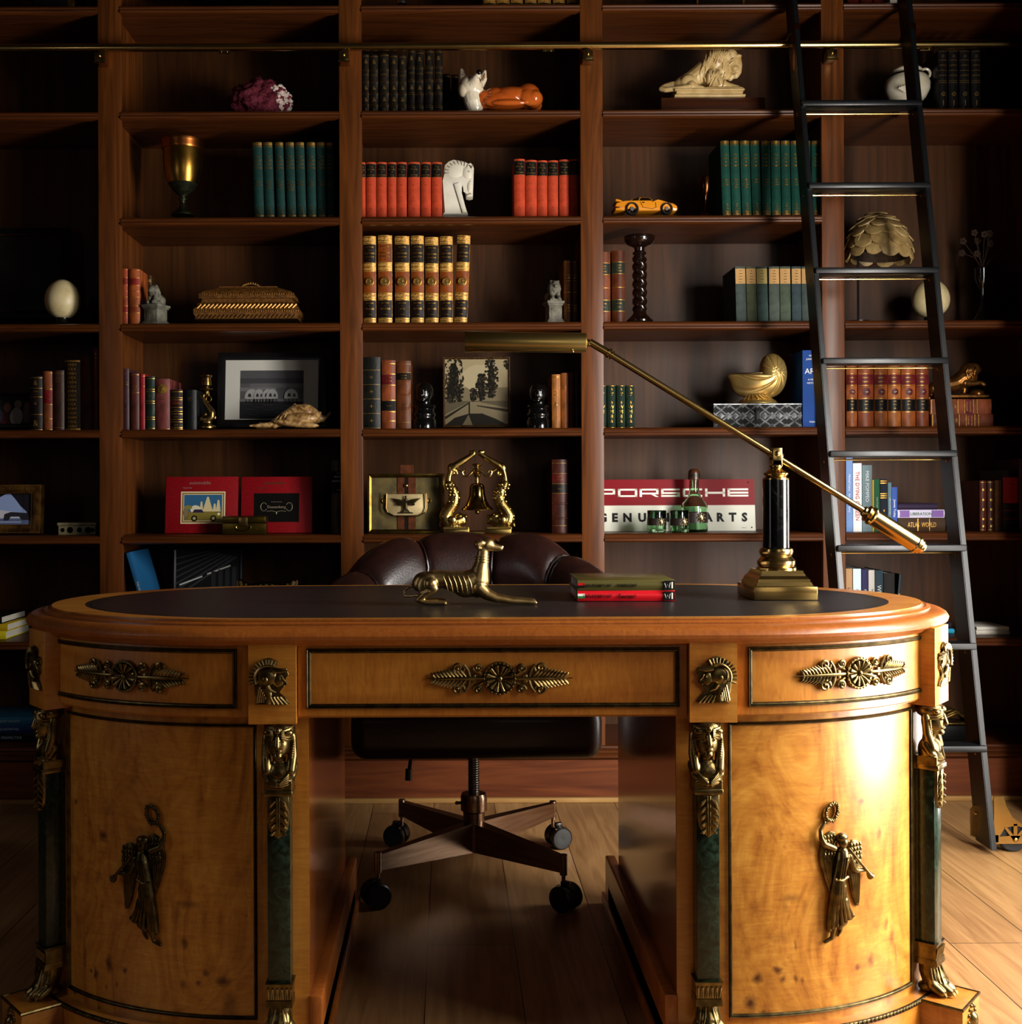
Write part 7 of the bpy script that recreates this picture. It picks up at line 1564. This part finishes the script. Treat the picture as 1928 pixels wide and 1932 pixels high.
bars([(598, 740, yt, yt + t_), (598, 616, yt, ym + t_), (598, 740, ym - 3, ym + t_ - 3), (722, 740, ym, yb_), (598, 740, yb_ - t_, yb_)])   # S
bars([(762, 910, yt, yt + t_), (762, 780, yt, yb_), (762, 910, yb_ - t_, yb_)])                                               # C
bars([(932, 950, yt, yb_), (1066, 1084, yt, yb_), (932, 1084, ym - 5, ym + t_ - 3)])                                          # H
bars([(1102, 1260, yt, yt + t_ + 1), (1102, 1120, yt, yb_), (1102, 1260, ym - 5, ym + t_ - 3), (1102, 1260, yb_ - t_, yb_)])  # E
g.done('lettering', mat('white_lettering', '#e8e8da', .4, spec=.3), sg_)
g = G()
for ch_, x in zip('GENUINE PARTS', (150, 242, 338, 450, 545, 622, 720, 795, 870, 950, 1040, 1136, 1226)):
    if ch_ != ' ': q = c(x, 626); put_text(g, ch_, q[0], -.0004, q[2], 66 / 4.017 * k / .70 * .93, bold=.05)
q = c(1220, 708); put_text(g, 'MADE IN USA', q[0], -.0004, q[2], .0026, 16 * k); g.ball(c(1279, 705, -.2), (1.6 * k, .4 * k, 1.6 * k), 1); g.ball(c(1262, 362, -.2), (1.4 * k, .4 * k, 1.8 * k), 1)
g.done('parts_lettering', plain('#080808', .5), sg_)
# green decanter and tumblers
GLS = mat('green_glass', '#c4e8c8', .03, 0, 0, trans=1., ior=1.46); BAND = mat('leather_band', '#160c08', .45, 0, .2, '#20120c', 60); 
def mascot(g, x, y, d, s):
    g.ball((x, d, y), (6 * s, 2.4 * s, 8 * s)).ball((x - 3 * s, d - 1.6 * s, y + 3 * s), 2 * s, 1).ball((x + 3 * s, d - 1.6 * s, y + 3 * s), 2 * s, 1).ball((x, d - 2 * s, y - 2 * s), (2 * s, 2 * s, 3 * s), 1)
    for i in range(8): a = R(i * 45); g.ball((x + 6.4 * s * math.cos(a), d - .4 * s, y + 8 * s * math.sin(a)), 2 * s, 1)
    return g
loc, k, f = spot(1310, 1008, 3.966)
dec = thing('decanter', 'green glass decanter with a leather band and dark stopper before the enamel sign', 'bottle', loc)
O_ = [(0, 1002.9), (23, 1002.9), (25, 1001), (25, 956), (23.5, 950), (17, 943), (12, 936), (9.5, 926), (9, 906)]
I_ = [(7.6, 906), (8, 926), (10.4, 937), (15.5, 944.5), (22, 951.5), (23.2, 957), (23.2, 998), (21, 1000.5), (0, 1000.5)]
G().lathe([(r * k, f(1310, y)[2]) for r, y in O_ + I_], 40).done('bottle', GLS, dec, 60)
lathe_px(f, k, 1310, [(0, 884), (7, 885), (10.5, 889), (11, 894), (11, 905), (9, 906), (0, 906)], 28).done('stopper', mat('stopper_wood', '#4a2812', .35, 0, .3, '#3a1c0c', 30), dec, 40)
lathe_px(f, k, 1310, [(11.3, 894), (11.4, 900.5)], 28, False).done('stopper_band', BAND, dec)
lathe_px(f, k, 1310, [(25.1, 966), (25.5, 966.4), (25.5, 985.6), (25.1, 986)], 40, False).done('band', BAND, dec)
mascot(G(), f(1317, 976)[0], f(1317, 976)[2], -26 * k, k).done('lion_badge', mat('pewter_gilt', '#a0926c', .3, 1), dec)
for px, Yt, lab in ((1239, 3.886, 'green glass tumbler with a dark band, left of the pair'), (1282, 3.886, 'green glass tumbler with a dark band, beside the decanter')):
    loc, k, f = spot(px, 1008, Yt); tb = thing('tumbler', lab, 'glass', loc, 0, 'green tumblers before the enamel sign')
    G().lathe([(r * k, f(px, y)[2]) for r, y in [(0, 1004.8), (15.5, 1004.8), (17.5, 1003), (18, 964), (17.4, 963), (16.6, 964), (16.2, 994), (15, 998), (0, 998)]], 36).done('glass_body', GLS, tb, 60)
    lathe_px(f, k, px, [(18.0, 977.4), (18.3, 977.8), (18.2, 990.6), (17.8, 991)], 36, False).done('band', BAND, tb)
    mascot(G(), f(px + 5, 984)[0], f(px + 5, 984)[2], -18.4 * k, .8 * k).done('lion_badge', mat('pewter_gilt', '#a0926c', .3, 1), tb)

# --- bottom rows
loc, k, f = spot(392, 1208, 4.06)
fr = thing('dark_photograph', 'dark framed photograph of a factory roof behind the desk, below the red annuals', 'framed picture', loc); fr.rotation_euler.x = R(-4)
rframe(G(), f, 326, 456, 1034, 1190, 5, -.008, .006).done('frame', plain('#0c0c0e', .35), fr)
L = [(bx(f, 331, 451, 1039, 1185), '#18191b')]
for i in range(7): L.append(([(331, 1052 + i * 12), (331, 1055 + i * 12), (400 + i * 8, 1039 + i * 2), (392 + i * 8, 1039 + i * 2)], '#3a3b3e'))
L += [([(338, 1102), (381, 1086), (381, 1089), (338, 1105)], '#c8c8c4'), ([(390, 1082), (434, 1066), (434, 1069), (390, 1085)], '#c8c8c4')] + [(bx(f, 398 + i * 13, 406 + i * 13, 1078 - i * 3, 1110), '#2c2d30') for i in range(4)] + [(bx(f, 331, 451, 1112, 1185), '#0e0e10')]
mosaic('photograph', fr, f, L, -.002)
loc, k, f = spot(505, 1208, 3.95)
P = norm([('e', f(505, 1146), (62, 30, 50)), ('e', f(505, 1188), (50, 28, 10)), ('c', [f(470, 1120) + (20,), f(455, 1100) + (8,)]), ('c', [f(540, 1120) + (20,), f(556, 1100) + (8,)])], k)
me = blob(P, 2.2, 3, k); g = G().mesh(me)
sz = thing('striped_vessel', 'dark vessel with dull gold stripes just showing behind the desk', 'vessel', loc); g.done('vessel_body', plain('#0c0a08', .4), sz, 180)
bv = BVHTree.FromPolygons([v.co for v in me.vertices], [list(p.vertices) for p in me.polygons]); g = G()
for i in range(-6, 7):
    pts = []
    for j in range(9):
        a = R(15 + j * 18); p = Vector(f(505, 1150)); d = Vector((math.sin(R(i * 12)) * 1.0, -math.cos(R(i * 12)) * math.cos(a) , math.sin(a))); 
        h_ = bv.ray_cast(p, Vector((math.sin(R(i * 13)), -math.sin(a) * math.cos(R(i * 13)), math.cos(a))).normalized())
        if h_[0]: pts.append(h_[0])
    if len(pts) > 2: g.tube(pts, 3 * k, 5, flat=.4)
g.done('gold_stripes', mat('stripe_gilt', '#6a5020', .5, .4), sz)
loc, k, f = spot(1790, 1408, 3.93)
bsx = G().box(f(1752, 0)[0], f(1822, 0)[0], -.055, .075, 0, f(0, 1363)[2], .002)
solo('black_stand', bsx, plain('#070707', .4), 'low black stand under the gold carved shell, low right shelf', 'stand', loc)
zt = loc[2] + f(0, 1363)[2] + .0004; loc, k, f = spot(1790, 1408, 3.93, zt)
g = G(); rr = random.Random(12)
for i in range(12):
    y0 = (i - 5.5) * .9
    g.tube([(-26 * k + i * .6 * k, y0 * 4 * k, 3 * k), (-12 * k, y0 * 4.4 * k, (14 + i % 3 * 2) * k), (6 * k, y0 * 4 * k, (21 + i % 2 * 3) * k), (24 * k, y0 * 3.4 * k, (13 + i % 3) * k), (31 * k, y0 * 3 * k, 3 * k)], [2.2 * k, 3.2 * k, 3.4 * k, 3 * k, 2 * k], 7)
g.box(-27 * k, 32 * k, -22 * k, 22 * k, 0, 3 * k, 1 * k)
solo('carved_shell', g, mat('dim_gilding', '#7a5e2a', .4, .85, col2='#3c2c12', scale=60), 'gold carved ribbed shell on the low black stand behind the ladder', 'ornament', loc, None, 180)

# --- things above the rail, cut by the top of the picture
loc, k, f = spot(430, 7, 4.0)
bw = thing('wide_bowl', 'wide dark bowl with a gold rim line above the rail', 'bowl', loc)
lathe_px(f, k, 430, [(92, -46), (94, -46), (92, -30), (82, -10), (62, 3), (45, 6), (45, 8), (0, 8)], 48).done('bowl_body', mat('dark_lacquer_bowl', '#100c08', .25, 0, .4), bw, 60)
g = G(); g.tube([f(430 + 93 * math.cos(R(a)), -44, 93 * math.sin(R(a))) for a in range(0, 361, 10)], 1.6 * k, 6, False).tube([f(430 + 82 * math.cos(R(a)), -8, 82 * math.sin(R(a))) for a in range(0, 361, 10)], 1.2 * k, 6, False).done('gold_lines', GOLD, bw)
loc, k, f = spot(758, 7, 3.90)
tr_ = thing('silver_bell', 'small silver table bell above the rail over the black gilt books', 'bell', loc)
lathe_px(f, k, 758, [(9, 8), (9.5, 5), (7, 0), (6, -10), (4, -18), (0, -20)], 24).done('bell_body', STEEL, tr_, 40)
lathe_px(f, k, 758, [(2, -19), (2.4, -30), (3.4, -36), (0, -40)], 16).done('handle', STEEL, tr_, 40)
loc, k, f = spot(1355, 7, 3.93)
gx_ = thing('gilt_box', 'small gilt-cornered dark box above the rail over the cream lion', 'box', loc)
G().box(f(1312, 0)[0], f(1398, 0)[0], -.03, .06, .004, .07, .002).done('box_body', plain('#140c08', .4), gx_)
g = G()
for x in (1312, 1398): g.box(f(x - 2, 0)[0], f(x + 2, 0)[0], -.034, -.026, 0, .072, .001)
g.box(f(1310, 0)[0], f(1400, 0)[0], -.034, .064, 0, .004).done('gilt_corners', GOLD_DULL, gx_)
loc, k, f = spot(105, 7, 3.93)
gx_ = thing('dark_casket', 'dark casket with gilt mounts above the rail at the left', 'box', loc)
G().box(f(70, 0)[0], f(134, 0)[0], -.03, .09, .0, .09, .002).done('casket_body', plain('#0c0c14', .3), gx_)
G().box(f(132, 0)[0], f(146, 0)[0], -.033, .092, 0, .094, .002).done('gilt_mount', mat('leafy_gilt', '#8c6c30', .4, .9, col2='#5c4418', scale=80, bump=.6), gx_)
